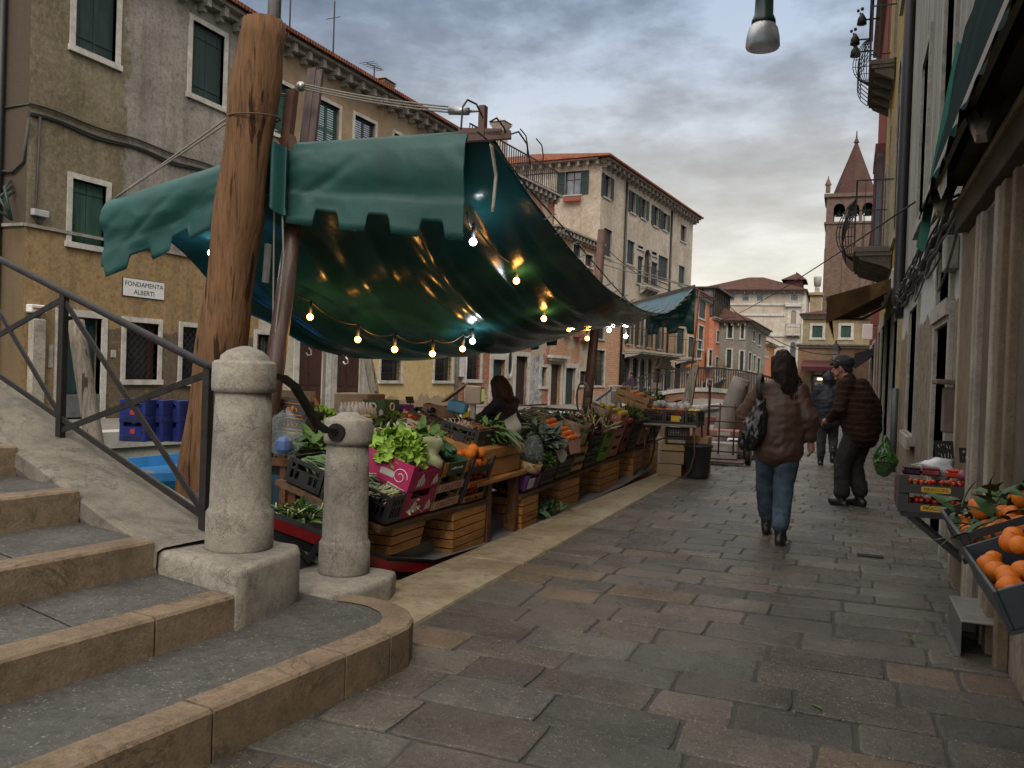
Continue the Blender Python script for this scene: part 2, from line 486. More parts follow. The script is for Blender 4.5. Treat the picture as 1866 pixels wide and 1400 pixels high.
M_NOSE = stone('tan_step_stone', (.235, .172, .112), .3, pits=5, sc=2.5, rough=.6)
M_ROUGH = stone('rough_wall_stone', (.11, .10, .085), .3, pits=6, sc=3)
def tread_mat():
 n = NT('step_tread_stone')
 a = n.noise(2.5, 6, .65); b = n.noise(30, 5, .7)
 base = n.mix(n.ramp(b, [(.45, 0.), (.66, .7)]), n.ramp(a, [(.3, (.042, .040, .037)), (.55, (.074, .070, .063)), (.75, (.11, .103, .09))]), (.03, .029, .027))
 sp = n.ramp(n.voro(55), [(.18, 1.), (.30, 0.)])
 spm = n.math('MULTIPLY', sp, n.ramp(n.noise(25, 2), [(.45, 0.), (.6, .7)]))
 base = n.mix(spm, base, (.27, .26, .23))
 return n.done(base, n.ramp(a, [(.3, .4), (.7, .7)]), n.bump(b, .9, .010), spec=.45)
M_TREAD = tread_mat()
M_IRON = simple('dark_wrought_iron', (.016, .014, .013), .55, .4, 14, .3, spec=.3)
M_BLACKM = simple('black_iron', (.012, .012, .013), .5, .3, 14, .2)
def water_mat():
 n = NT('green_canal_water')
 co = n.map((1.0, .55, 1))
 h = n.noise(2.2, 4, .55, .6, co); h2 = n.noise(9, 3, .5, .3, co)
 return n.done(n.ramp(n.noise(.3, 3), [(.3, (.012, .030, .022)), (.7, (.022, .05, .034))]), .07, n.bump(h2, .12, .02, n.bump(h, .25, .06)), spec=.5)
M_WATER = water_mat()
# ================================================================ ground, quay, water
QX, PX, WX, WZ = -2.72, -2.15, .79, -.5
def slab_sheet():
 mb = MB(); r = random.Random(3)
 def jit(p, k): return (p[0] + k * noise.noise(Vector((p[0] * 5, p[1] * 5, .3))), p[1] + k * noise.noise(Vector((p[0] * 5 + 9, p[1] * 5, 7.3))))
 y = -1.6
 while y < 62:
  d = r.uniform(.21, .30) if y > 5.5 else r.uniform(.27, .36)
  near = y < 11
  x = PX - (0 if y > 3.85 else 1.0) - r.uniform(0, .02); x0 = x
  sk = .05 * math.sin(y * .9)
  while x < WX + .5:
   w = r.uniform(.30, .64)
   if x + w > WX + .2: w = WX + .55 - x
   g = r.uniform(.001, .0055)
   q = .006 + .006 * r.random()
   c0, c1 = (x + g, y + g), (x + w - g, y + d - g)
   a = []
   st = 5 if near else 1
   cs = [(c0[0], c0[1]), (c1[0], c0[1]), (c1[0], c1[1]), (c0[0], c1[1])]
   for i in range(4):
    p, e = cs[i], cs[(i + 1) % 4]
    for k in range(st):
     t = k / st
     a.append((p[0] + (e[0] - p[0]) * t, p[1] + (e[1] - p[1]) * t))
   cx, cy = (c0[0] + c1[0]) / 2, (c0[1] + c1[1]) / 2
   if near:
    rr = .93 + .05 * r.random()
    b2 = []
    for p in a:                       # worn, rounded corners
     nx, ny = (p[0] - cx) / (w / 2), (p[1] - cy) / (d / 2)
     kk = 1 - .03 * max(0, abs(nx) + abs(ny) - 1.55) / .45
     b2.append(jit((cx + (p[0] - cx) * kk, cy + (p[1] - cy) * kk), .011))
    a = b2
   n = len(a)
   tz = (r.uniform(-.004, .004), r.uniform(-.006, .006), r.uniform(-.005, .005))
   def z(p): return tz[0] + tz[1] * (p[0] - cx) + tz[2] * (p[1] - cy)
   sl = sk * (x - x0) * .35
   def sh(p): return (p[0], p[1] + .05 * math.sin(p[0] * .8 + y) )
   out = [(*sh(p), -.02) for p in a]
   mid = [(*sh((cx + (p[0] - cx) * (1 - q / w), cy + (p[1] - cy) * (1 - q / d))), z(p) - .004) for p in a]
   inn = [(*sh((cx + (p[0] - cx) * (1 - 3 * q / w), cy + (p[1] - cy) * (1 - 3 * q / d))), z(p)) for p in a]
   u = r.random(); k = r.uniform(.68, 1.28)
   mb.t = (k * 1.04, k * .98, k * .90)
   if u < .045: mb.t = (1.4 * k, 1.08 * k, .8 * k)
   elif u < .13: mb.t = (1.12 * k, 1.0 * k, .9 * k)
   elif u < .3: mb.t = (.95 * k, .98 * k, .96 * k)
   mb.add(out + mid + inn, [[i, (i + 1) % n, n + (i + 1) % n, n + i] for i in range(n)] +
     [[n + i, n + (i + 1) % n, 2 * n + (i + 1) % n, 2 * n + i] for i in range(n)] + [list(range(2 * n, 3 * n))])
   x += w
  y += d
 return mb
slab_sheet().build('pavement', M_PAVE, kind='structure', tint=True)
g = MB(); g.bx((PX - 1.2, -3, -.6), (2.2, 3.88, -.008)); g.bx((PX, 3.88, -.6), (2.2, 66, -.0081)); g.build('ground', M_JOINT, kind='structure')
def quay():
 mb = MB(); r = random.Random(11); y = 3.9
 while y < 60:
  l = r.uniform(1.5, 2.6); k = r.uniform(.88, 1.14)
  mb.t = (k, k * r.uniform(.97, 1.0), k * r.uniform(.9, 1.0))
  e0, e1 = QX + .022 * (y - 5), QX + .022 * (y + l - 5)
  a = [(e0, y + .004), (PX - .006, y + .004), (PX - .006, y + l - .004), (e1, y + l - .004)]
  n = 4
  top = [(p[0], p[1], .008 + r.uniform(-.004, .004)) for p in a]
  q = [(a[0][0] + .02, a[0][1] + .012), (a[1][0] - .01, a[1][1] + .012), (a[2][0] - .01, a[2][1] - .012), (a[3][0] + .02, a[3][1] - .012)]
  vs = [(p[0], p[1], -.3) for p in a] + [(p[0], p[1], -.012) for p in a] + [(p[0], p[1], .006) for p in q]
  mb.add(vs, [[i, (i + 1) % 4, 4 + (i + 1) % 4, 4 + i] for i in range(4)] + [[4 + i, 4 + (i + 1) % 4, 8 + (i + 1) % 4, 8 + i] for i in range(4)] + [[8, 9, 10, 11]])
  y += l
 return mb
def quay_mat():
 n = NT('quay_edge_stone')
 a = n.noise(1.6, 7, .68, .5); b = n.noise(11, 6, .7)
 col = n.ramp(a, [(.3, (.20, .155, .10)), (.5, (.32, .265, .185)), (.7, (.40, .35, .26))])
 col = n.mix(n.ramp(b, [(.45, 0.), (.68, .7)]), col, (.12, .10, .075))
 col = n.mix(1.0, col, n.attr('tint'), 'MULTIPLY')
 v = n.noise(5, 8, .72, 1.2, n.map((1, .6, 1))); m = n.ramp(v, [(.63, 0.), (.67, .9)])
 col = n.mix(m, col, (.08, .068, .055))
 ro = n.ramp(n.noise(1.1, 5, .6), [(.35, .32), (.65, .6)])
 return n.done(col, ro, n.bump(m, -.7, .01, n.bump(b, .35, .01)), spec=.4)
quay().build('quay_edge', quay_mat(), kind='structure', tint=True)
q = MB(); q.add([(QX + .04, 3.9, -3), (QX + .04, 3.9, -.28), (QX + 1.25, 60, -.28), (QX + 1.25, 60, -3)], [[0, 1, 2, 3]])
q.add([(-40, 3.9, -3), (-40, 3.9, -.9), (QX + .04, 3.9, -.9), (QX + .04, 3.9, -3)], [[0, 1, 2, 3]])
q.build('quay_wall', M_ROUGH, kind='structure')
w = MB(); w.add([(-60, -20, WZ), (2, -20, WZ), (2, 140, WZ), (-60, 140, WZ)], [[0, 1, 2, 3]]); w.build('water', M_WATER, kind='structure')
t = MB(); t.add([(-400, -300, -3.2), (400, -300, -3.2), (400, 600, -3.2), (-400, 600, -3.2)], [[0, 1, 2, 3]]); t.build('terrain', M_ROUGH, kind='structure')
# ================================================================ the bridge steps with parapet, railing and plinths
NOSE = [((-1.884, 3.432), .19), ((-2.547, 3.172), .345), ((-3.166, 3.315), .505), ((-3.862, 3.489), .68), ((-4.60, 3.70), .86),
  ((-5.30, 3.86), 1.03), ((-6.0, 4.03), 1.20), ((-6.75, 4.2), 1.36), ((-7.5, 4.4), 1.5)]
bridge = thing('stone_bridge', 'worn stone bridge steps with tan nosings climbing left beside an iron railing', 'bridge', (-3.2, 3.3, 0))
def step_geo():
 nd = Vector((-.13, -.99, 0)).normalized()
 for i, (e, h) in enumerate(NOSE):
  e = Vector((*e, 0)); nxt = Vector((*NOSE[i + 1][0], 0)) if i + 1 < len(NOSE) else e + Vector((-2, .5, 0))
  h0 = NOSE[i - 1][1] if i else -.02
  L = 5.2
  if i == 0:
   nd0 = Vector((-.128, -.99, 0))
   line = [e + nd0 * L, e]
   cur = [Vector((-1.878, 3.60, 0)), Vector((-1.925, 3.73, 0)), Vector((-2.02, 3.85, 0)), Vector((-2.16, 3.935, 0)), Vector((-2.30, 3.965, 0)), Vector((-2.42, 3.96, 0))]
   line += cur
  else: line = [e + nd * L, e + nd * -.02]
  ins = []
  for k, p in enumerate(line):
   d = (line[min(k + 1, len(line) - 1)] - line[max(k - 1, 0)]).normalized()
   ins.append(p + Vector((-d.y, d.x, 0)) * .15)
  nm = MB(); r = random.Random(i)
  cuts = [0]; ln = (line[1] - line[0]).length
  p = .3
  while p < ln - .3:
   cuts.append(p / ln); p += r.uniform(.55, .95)
  cuts.append(1.0)
  def strip(o0, o1, i0, i1, b=.012):
   up = Vector((0, 0, h)); dn = Vector((0, 0, h0 - .01))
   oo = (i0 - o0).normalized() * b; oo1 = (i1 - o1).normalized() * b
   vs = [o0 + dn, o1 + dn, o0 + up - Vector((0, 0, b)), o1 + up - Vector((0, 0, b)), o0 + oo + up, o1 + oo1 + up, i0 + up, i1 + up, i0 + dn, i1 + dn]
   nm.add(vs, [[0, 1, 3, 2], [2, 3, 5, 4], [4, 5, 7, 6], [1, 9, 7, 5, 3], [0, 2, 4, 6, 8]])
  for a, b in zip(cuts, cuts[1:]):
   ga, gb = a + .0012, b - .0012
   strip(line[0].lerp(line[1], ga), line[0].lerp(line[1], gb), ins[0].lerp(ins[1], ga), ins[0].lerp(ins[1], gb))
  for k in range(1, len(line) - 1):
   if k == 1:
    d = (line[1] - line[0]).normalized() * .006
    strip(line[k] + d, line[k + 1], ins[k] + d, ins[k + 1])
   else: strip(line[k], line[k + 1], ins[k], ins[k + 1])
  st = MB()
  back = [nxt + Vector((-.3, .15, 0)), nxt + nd * L + Vector((-.3, 0, 0))]
  if i == 0: back = [Vector((-2.85, 3.9, 0)), Vector((-2.9, -1.6, 0))]
  top = [q + Vector((0, 0, h - .004)) for q in ins] + [q + Vector((0, 0, h - .004)) for q in back]
  m = len(ins)
  if i == 0:
   st.add(top, [list(range(len(top)))])
  else:
   A0, A1, B1, B0 = top[0], top[1], top[2], top[3]
   p = [0]; x = .25 + .2 * r.random()
   while x < .97: p.append(x); x += r.uniform(.13, .2)
   p.append(1)
   for a, b in zip(p, p[1:]):
    st.add([A0.lerp(A1, a + .001), A0.lerp(A1, b - .001), B0.lerp(B1, b - .001), B0.lerp(B1, a + .001)], [[0, 1, 2, 3]])
   st.add([q - Vector((0, 0, .006)) for q in (A0, A1, B1, B0)], [[0, 1, 2, 3]])
  so = st.build('step', M_TREAD, bridge, True)
  nm.build('nosing', M_NOSE, so, True)
step_geo()
CD = Vector((-.967, .256, 0)).normalized(); CN = Vector((.256, .967, 0)).normalized()
CA = Vector((-2.535, 3.175, 0))
def cp(s, o, z): return CA + CD * s + CN * o + Vector((0, 0, z))
def parapet():
 mb = MB(); n = 26
 def zt(s): return .45 + .02 * min(s, .5) + max(0, s - .72) * .262 + (.03 * math.exp(-((s - .75) / .12) ** 2))
 ss = [.62 + (6.2 - .62) * i / n for i in range(n + 1)]
 prof = [(.0, -.16), (-.02, -.10), (-.015, -.015), (.02, 0), (.30, .012), (.535, 0), (.56, -.02), (.56, -.14), (.5, -.16)]
 vs = []
 for s in ss:
  for o, dz in prof:
   p = cp(s, o, zt(s) + dz)
   p += Vector((0, 0, .008 * noise.noise(p * 6)))
   vs.append(p)
 m = len(prof)
 fs = [[i * m + k, i * m + (k + 1) % m, (i + 1) * m + (k + 1) % m, (i + 1) * m + k] for i in range(n) for k in range(m)]
 mb.add(vs, fs, False)
 return mb, zt
pm, ZT = parapet()
pm.build('parapet_coping', M_COPE, bridge, True)
wm = MB()
wv = []; wn = 40
for i in range(wn + 1):
 s = .3 + 6 * i / wn
 for k in range(7):
  z = -.3 + (ZT(s) - .13 + .3) * k / 6
  p = cp(s, .03, z); p += CN * (.02 * noise.noise(p * 7))
  wv.append(p)
wm.add(wv, [[i * 7 + k, (i + 1) * 7 + k, (i + 1) * 7 + k + 1, i * 7 + k + 1] for i in range(wn) for k in range(6)], True)
wm.prism([cp(.3, .53, -2), cp(6.3, .53, -2), cp(6.3, .53, ZT(6.3) - .1), cp(.3, .53, .35)], CN * -.06)
wm.build('parapet_wall', M_ROUGH, bridge, True)
def block(poly, z0, z1, ch, name, parent, mat):     # worn block with rounded upper edge
 mb = MB(); n = len(poly); P = [Vector((*p, 0)) for p in poly]; c = sum(P, Vector()) / n
 sub = []
 for i in range(n):
  for k in range(6): sub.append(P[i].lerp(P[(i + 1) % n], k / 6))
 rings = [(0, z0), (0, z0 + (z1 - z0) * .5), (0, z1 - ch), (ch * .35, z1 - ch * .3), (ch, z1)]
 vs = []
 for ins, z in rings:
  for p in sub:
   d = (c - p); q = p + d.normalized() * ins + Vector((0, 0, z))
   q += Vector((noise.noise(q * 9), noise.noise(q * 9 + Vector((5, 0, 0))), noise.noise(q * 8 + Vector((0, 5, 0))))) * .009
   vs.append(q)
 m = len(sub)
 fs = [[i * m + k, i * m + (k + 1) % m, (i + 1) * m + (k + 1) % m, (i + 1) * m + k] for i in range(len(rings) - 1) for k in range(m)]
 fs.append([(len(rings) - 1) * m + k for k in range(m)])
 mb.add(vs, fs, True)
 return mb.build(name, mat, parent, True)
b0 = cp(0, 0, 0); b1 = cp(.78, 0, 0); b2 = cp(.78, .56, 0); b3 = Vector((-2.60, 3.80, 0))
block([(b0.x, b0.y), (-2.585, 3.72), (-2.66, 3.83), (b2.x, b2.y), (b1.x, b1.y)], .0, .455, .03, 'plinth', bridge, M_COL)
block([(-2.60, 4.02), (-2.52, 4.16), (-2.515, 4.56), (-2.57, 4.72), (-3.10, 4.78), (-3.12, 4.3), (-2.95, 3.9), (-2.78, 3.85)], -.05, .145, .03, 'plinth', bridge, M_COL)
PB = Vector((-3.17, 3.683, 0))
def rp(s, z): return PB + CD * s + Vector((0, 0, z))
SL = .278
for s in (0, 1.56, 3.12, 4.7):
 p = MB(); z0 = (.455 if s == 0 else .83 + (s - 1.56) * .262); z1 = 1.36 + s * SL
 p.bar(rp(s, z0 - .03), rp(s, z1), .042, .042); p.cb(rp(s, z0 + .004), (.11, .11, .012), .003)
 p.build('railing_post', M_IRON, bridge, True)
 if s < 4:
  for (sa, za, sb, zb) in ((0, 1.33, 1.56, .93), (0, .60, 1.56, 1.74)):
   b = MB(); e = .022
   b.bar(rp(s + sa + e, za + s * SL), rp(s + sb - e, zb + s * SL), .012 if za > 1 else .0115, .036)
   b.build('railing_brace', M_IRON, bridge, True)
h = MB(); h.tube([rp(-.12, 1.372), rp(0, 1.374)] + [rp(s, 1.374 + s * SL) for s in (.05, 1, 2, 3, 4.75)], .024, 8)
h.build('handrail', M_IRON, bridge, True)
h = MB(); h.bar(rp(0.02, .575), rp(4.7, .575 + 4.7 * SL), .014, .034); h.build('bottom_rail', M_IRON, bridge, True)
def bollard(name, label, x, y, z, h, r0, r1, seed, domed):
 o = thing(name, label, 'stone bollard', (x, y, z), 0)
 m = MB()
 k = h
 prof = [(r0 + .012, 0), (r0 + .016, .02), (r0 + .016, .19 * k), (r0 + .006, .205 * k), (r0, .215 * k), (r0 - .004, .4 * k), (r1 + .006, .62 * k), (r1, .80 * k)]
 m.lathe(prof, (0, 0, 0), 40, True, .012, seed); m.build('shaft', M_COL, o)
 c = MB(); zc = .80 * k
 cap = [(r1 - .01, zc - .004), (r1 + .018, zc + .004), (r1 + .02, zc + .03), (r1 + .02, zc + .145 * k), (r1 + .008, zc + .157 * k), (r1 - .015, zc + .162 * k)]
 if domed: cap += [(r1 - .02, zc + .185 * k), (r1 - .05, zc + .21 * k), (r1 - .09, zc + .226 * k), (.02, zc + .234 * k), (0, zc + .235 * k)]
 else: cap += [(r1 - .045, zc + .172 * k), (r1 - .07, zc + .19 * k), (.05, zc + .196 * k), (0, zc + .197 * k)]
 c.lathe(cap, (0, 0, 0), 40, True, .02, seed + 3); c.build('cap', M_COL, o)
 return o
bollard('stone_bollard', 'taller round stone bollard with domed cap at the foot of the iron railing', -2.87, 3.60, .45, 1.0, .152, .138, 1, True)
bollard('stone_bollard', 'shorter round stone bollard on a low plinth at the quay edge before the pink crates', -2.825, 4.53, .14, 0.985, .139, .127, 5, False)
ib = MB()
pts = [Vector((-2.81, 3.75, 1.335)), Vector((-2.82, 3.86, 1.325)), Vector((-2.835, 3.98, 1.28)), Vector((-2.845, 4.08, 1.20)), Vector((-2.855, 4.16, 1.135)), Vector((-2.85, 4.23, 1.06)), Vector((-2.83, 4.30, 1.02)), Vector((-2.815, 4.38, 1.008))]
for a, b in zip(pts, pts[1:]): ib.bar(a, b + (b - a).normalized() * .008, .03, .042, (1, 0, 0))
ib.tube([(-2.815, 4.41, 1.005), (-2.815, 4.37, 1.005)], .055, 16)
ib.build('iron_bar', M_IRON, tag=('black curved iron bar joining the two stone bollards', 'iron bar'))
# ================================================================ house building
M_FRAME = stone('white_window_stone', (.46, .44, .40), .5, sc=2.5)
M_FRAMEG = stone('grey_window_stone', (.34, .32, .28), .5, sc=2.5)
def shutter_mat(name, c):
 n = NT(name)
 f = n.noise(9, 6, .65, 0, n.map((1, 1, .2)))
 col = n.ramp(f, [(.3, sc3(c, .7)), (.7, sc3(c, 1.4))])
 col = n.mix(n.ramp(n.noise(14, 5, .7), [(.66, 0.), (.74, .5)]), col, (.16, .16, .14))
 return n.done(col, .6, n.bump(f, .2, .01), spec=.35)
M_SHG = shutter_mat('dark_green_shutter', (.012, .028, .026))
M_SHG2 = shutter_mat('green_shutter', (.018, .055, .040))
M_SHB = shutter_mat('slate_shutter', (.030, .036, .044))
M_BROWN = woodm('brown_door_wood', (.055, .022, .016), .6, 'z', .5)
M_DARKW = woodm('dark_door_wood', (.030, .022, .018), .6, 'z', .5)
M_GREEND = shutter_mat('dark_teal_door', (.014, .036, .038))
M_PANE = glass_dark('window_glass')
M_PANEL = glass_dark('pale_window_glass', (.10, .115, .14), .12)
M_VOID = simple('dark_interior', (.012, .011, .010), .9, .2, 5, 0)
def tile_mat(name, c):
 n = NT(name)
 wv = n.wave(2.6, .15, dirn='X', prof='SIN'); w2 = n.wave(1.5, .2, dirn='Y', prof='SAW')
 col = n.ramp(n.noise(1.3, 7, .75), [(.3, sc3(c, .45)), (.5, c), (.7, sc3(c, 1.5))])
 col = n.mix(n.ramp(n.noise(9, 4, .7), [(.5, 0.), (.75, .6)]), col, sc3(c, .4))
 col = n.mix(n.ramp(wv, [(.0, .75), (.35, 0.)]), col, sc3(c, .18))
 return n.done(col, .85, n.bump(w2, .4, .05, n.bump(wv, .9, .09)), spec=.2)
M_TILE = tile_mat('terracotta_roof_tiles', (.26, .085, .045))
M_TILED = tile_mat('old_brown_roof_tiles', (.12, .055, .042))
M_CORN = stone('cornice_stone', (.27, .25, .22), .45, sc=3)
class Fac:
 """a facade: origin at its lower left corner seen from outside, ang = heading of the facade to the right"""
 def __init__(s, O, ang): s.O = Vector(O); s.a = R(ang); s.d = Vector((math.cos(s.a), math.sin(s.a), 0)); s.n = Vector((s.d.y, -s.d.x, 0))
 def sz(s, u, v):
  r = ray(u, v); c = Vector((0, 0, CAMH))
  t = (s.O - c).dot(s.n) / r.dot(s.n); p = c + r * t
  return (p - s.O).dot(s.d), p.z - s.O.z
 def pt(s, x, z, out=0): return s.O + s.d * x + s.n * out + Vector((0, 0, z))
def wall_grid(mb, x0, x1, z0, z1, holes, rev=.22):
 xs = sorted({x0, x1, *[min(max(q, x0), x1) for h in holes for q in (h[0], h[2])]})
 zs = sorted({z0, z1, *[min(max(q, z0), z1) for h in holes for q in (h[1], h[3])]})
 for a, b in zip(xs, xs[1:]):
  for c, d in zip(zs, zs[1:]):
   if b - a < 1e-4 or d - c < 1e-4: continue
   mx, mz = (a + b) / 2, (c + d) / 2
   if any(h[0] < mx < h[2] and h[1] < mz < h[3] for h in holes): continue
   mb.add([(a, 0, c), (b, 0, c), (b, 0, d), (a, 0, d)], [[0, 1, 2, 3]])
 for h in holes:
  a, c, b, d = h
  mb.add([(a, 0, c), (b, 0, c), (b, 0, d), (a, 0, d), (a, rev, c), (b, rev, c), (b, rev, d), (a, rev, d)],
    [[0, 4, 5, 1], [1, 5, 6, 2], [2, 6, 7, 3], [3, 7, 4, 0]])
def planks(mb, x0, x1, z0, z1, y, n, th=.03, rails=True):
 w = (x1 - x0) / n
 for i in range(n): mb.bx((x0 + i * w + .003, y, z0), (x0 + (i + 1) * w - .003, y + th, z1), .004)
 if rails:
  for f in (.16, .84): mb.bx((x0 + .01, y - .014, z0 + (z1 - z0) * f - .04), (x1 - .01, y + .002, z0 + (z1 - z0) * f + .04), .004)
def louvres(mb, x0, x1, z0, z1, y, th=.03):
 e = .05
 mb.bx((x0, y, z0), (x0 + e, y + th, z1)); mb.bx((x1 - e, y, z0), (x1, y + th, z1))
 mb.bx((x0 + e, y, z0), (x1 - e, y + th, z0 + e)); mb.bx((x0 + e, y, z1 - e), (x1 - e, y + th, z1))
 mb.bx((x0 + e, y + .004, (z0 + z1) / 2 - .03), (x1 - e, y + th, (z0 + z1) / 2 + .03))
 n = max(4, int((z1 - z0) / .07)); h = (z1 - z0 - 2 * e) / n
 for i in range(n):
  z = z0 + e + i * h
  mb.add([(x0 + e, y + .004, z), (x1 - e, y + .004, z), (x1 - e, y + .026, z + h * .98), (x0 + e, y + .026, z + h * .98)], [[0, 1, 2, 3]])
def opening(root, h, kind, fw=.12, fm=None, sm=None, arch=False, sill=True, T=None, k=None):
 """h = hole (x0,z0,x1,z1) in facade coordinates; makes a window or door part with its sub-parts"""
 x0, z0, x1, z1 = h; fm = fm or M_FRAME; sm = sm or M_SHG
 T = T or Matrix()
 door = kind.startswith('door')
 def nm():
  q = MB(); q.M = T; return q
 f = nm(); o = -.035
 f.bx((x0 - fw, o, z0), (x0, .12, z1)); f.bx((x1, o, z0), (x1 + fw, .12, z1)); f.bx((x0 - fw, o, z1), (x1 + fw, .12, z1 + fw))
 if not door and sill: f.bx((x0 - fw - .03, o - .03, z0 - fw), (x1 + fw + .03, .16, z0))
 if arch:
  cx, r = (x0 + x1) / 2, (x1 - x0) / 2; zc = z1 - r; m = 8
  for sgn in (-1, 1):
   pts = [(cx + sgn * r * math.cos(a), zc + r * math.sin(a)) for a in [math.pi / 2 * i / m for i in range(m + 1)]]
   for p, q2 in zip(pts, pts[1:]):
    quad = [(p[0], o + .004, p[1]), (q2[0], o + .004, q2[1]), (q2[0], o + .004, z1 + .01), (p[0], o + .004, z1 + .01)]
    f.prism(quad if sgn < 0 else quad[::-1], (0, .16, 0))
 fo = f.build('door' if door else 'window', fm, root)
 def sub(name, mb, mat): return mb.build(name, mat, fo)
 b = nm()
 if kind in ('shut', 'shutl'):
  cx = (x0 + x1) / 2
  for a, c in ((x0 + .008, cx - .006), (cx + .006, x1 - .008)):
   s = nm(); (planks(s, a, c, z0 + .01, z1 - .01, .075, max(2, round((c - a) / .16))) if kind == 'shut' else louvres(s, a, c, z0 + .01, z1 - .01, .075)); sub('shutter', s, sm)
 elif kind in ('open', 'half'):
  b.bx((x0, .15, z0), (x1, .17, z1)); sub('pane', b, M_PANEL if k == 'pale' else M_PANE)
  s = nm(); cx = (x0 + x1) / 2; e = .035
  for a, c in ((x0, x0 + e), (cx - e / 2, cx + e / 2), (x1 - e, x1)): s.bx((a, .115, z0), (c, .149, z1))
  for a in (z0, (z0 * .35 + z1 * .65), z1 - e): s.bx((x0 + e, .118, a), (x1 - e, .148, a + e))
  sub('sash', s, M_BROWN)
  if kind == 'open':
   w = (x1 - x0) / 2
   for a, c in ((x0 - w - .01, x0 - .01), (x1 + .01, x1 + w + .01)):
    s = nm(); louvres(s, a, c, z0, z1, -.075); sub('shutter', s, sm)
 elif kind == 'perp':      # shutters standing open at right angles in the reveal
  b.bx((x0, .15, z0), (x1, .17, z1)); sub('pane', b, M_PANE)
  w = (x1 - x0) / 2
  for x in (x0 + .004, x1 - .034):
   s = nm(); s.bx((x, -.03 - w, z0), (x + .03, -.045, z1), .004)
   for f2 in (.2, .5, .8): s.bx((x - .002, -w - .01, z0 + (z1 - z0) * f2 - .02), (x + .032, -.055, z0 + (z1 - z0) * f2 + .02))
   sub('shutter', s, sm)
 elif kind in ('grille', 'lattice'):
  b.bx((x0, .17, z0), (x1, .19, z1)); sub('pane', b, M_PANE)
  s = nm()
  if kind == 'grille':
   n = max(3, round((x1 - x0) / .12))
   for i in range(1, n): s.tube([(x0 + (x1 - x0) * i / n, .05, z0), (x0 + (x1 - x0) * i / n, .05, z1)], .009, 5)
   m = max(3, round((z1 - z0) / .28))
   for i in range(1, m): s.bx((x0, .042, z0 + (z1 - z0) * i / m - .012), (x1, .058, z0 + (z1 - z0) * i / m + .012))
  else:
   W_, H_ = x1 - x0, z1 - z0; d = .17
   for sg in (1, -1):
    c = -H_
    while c < W_:
     pts = []
     t0, t1 = max(0, -c), min(H_, W_ - c)
     if t1 > t0 + .02:
      f2 = lambda t: (x0 + (c + t if sg > 0 else W_ - c - t), .04 + .012 * sg, z0 + t)
      s.tube([f2(t0), f2(t1)], .008, 4)
     c += d
  sub('grille', s, M_BLACKM)
  if kind == 'lattice':
   s = nm(); e = .05
   s.bx((x0, .12, z0), (x0 + e, .165, z1)); s.bx((x1 - e - .12, .12, z0), (x1, .165, z1)); s.bx((x0 + e, .12, z0), (x1 - e - .12, .165, z0 + e)); sub('sash', s, M_BROWN)
 elif kind == 'pane':
  b.bx((x0, .14, z0), (x1, .16, z1)); sub('pane', b, M_PANEL if k == 'pale' else M_PANE)
  s = nm(); cx = (x0 + x1) / 2
  s.bx((cx - .02, .11, z0), (cx + .02, .139, z1)); s.bx((x0, .112, (z0 + z1) / 2 - .02), (cx - .02, .138, (z0 + z1) / 2 + .02)); s.bx((cx + .02, .112, (z0 + z1) / 2 - .02), (x1, .138, (z0 + z1) / 2 + .02)); sub('sash', s, M_SHG2)
 elif door:
  s = nm()
  if kind == 'doorpanel':
   cx = (x0 + x1) / 2
   for a, c in ((x0 + .01, cx - .004), (cx + .004, x1 - .01)):
    s.bx((a, .16, z0 + .01), (c, .21, z1 - .01))
    H_ = z1 - z0
    for p0, p1 in ((.05, .3), (.34, .95)):
     s.bx((a + .06, .145, z0 + H_ * p0), (c - .06, .162, z0 + H_ * p1), .014)
   s.ball((cx + .06, .13, (z0 + z1) / 2), .025, 8, 5)
  else:
   s.bx((x0 + .01, .16, z0 + .01), (x1 - .01, .2, z1 - .01)); s.bx((x0 + .07, .145, z0 + .25), (x1 - .07, .162, z1 - .15), .01)
  sub('door_leaf', s, sm)
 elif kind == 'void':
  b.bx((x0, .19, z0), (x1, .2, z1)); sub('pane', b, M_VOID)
 elif kind == 'blind':
  b.bx((x0, .06, z0), (x1, .08, z1)); sub('panel', b, sm)
 return fo
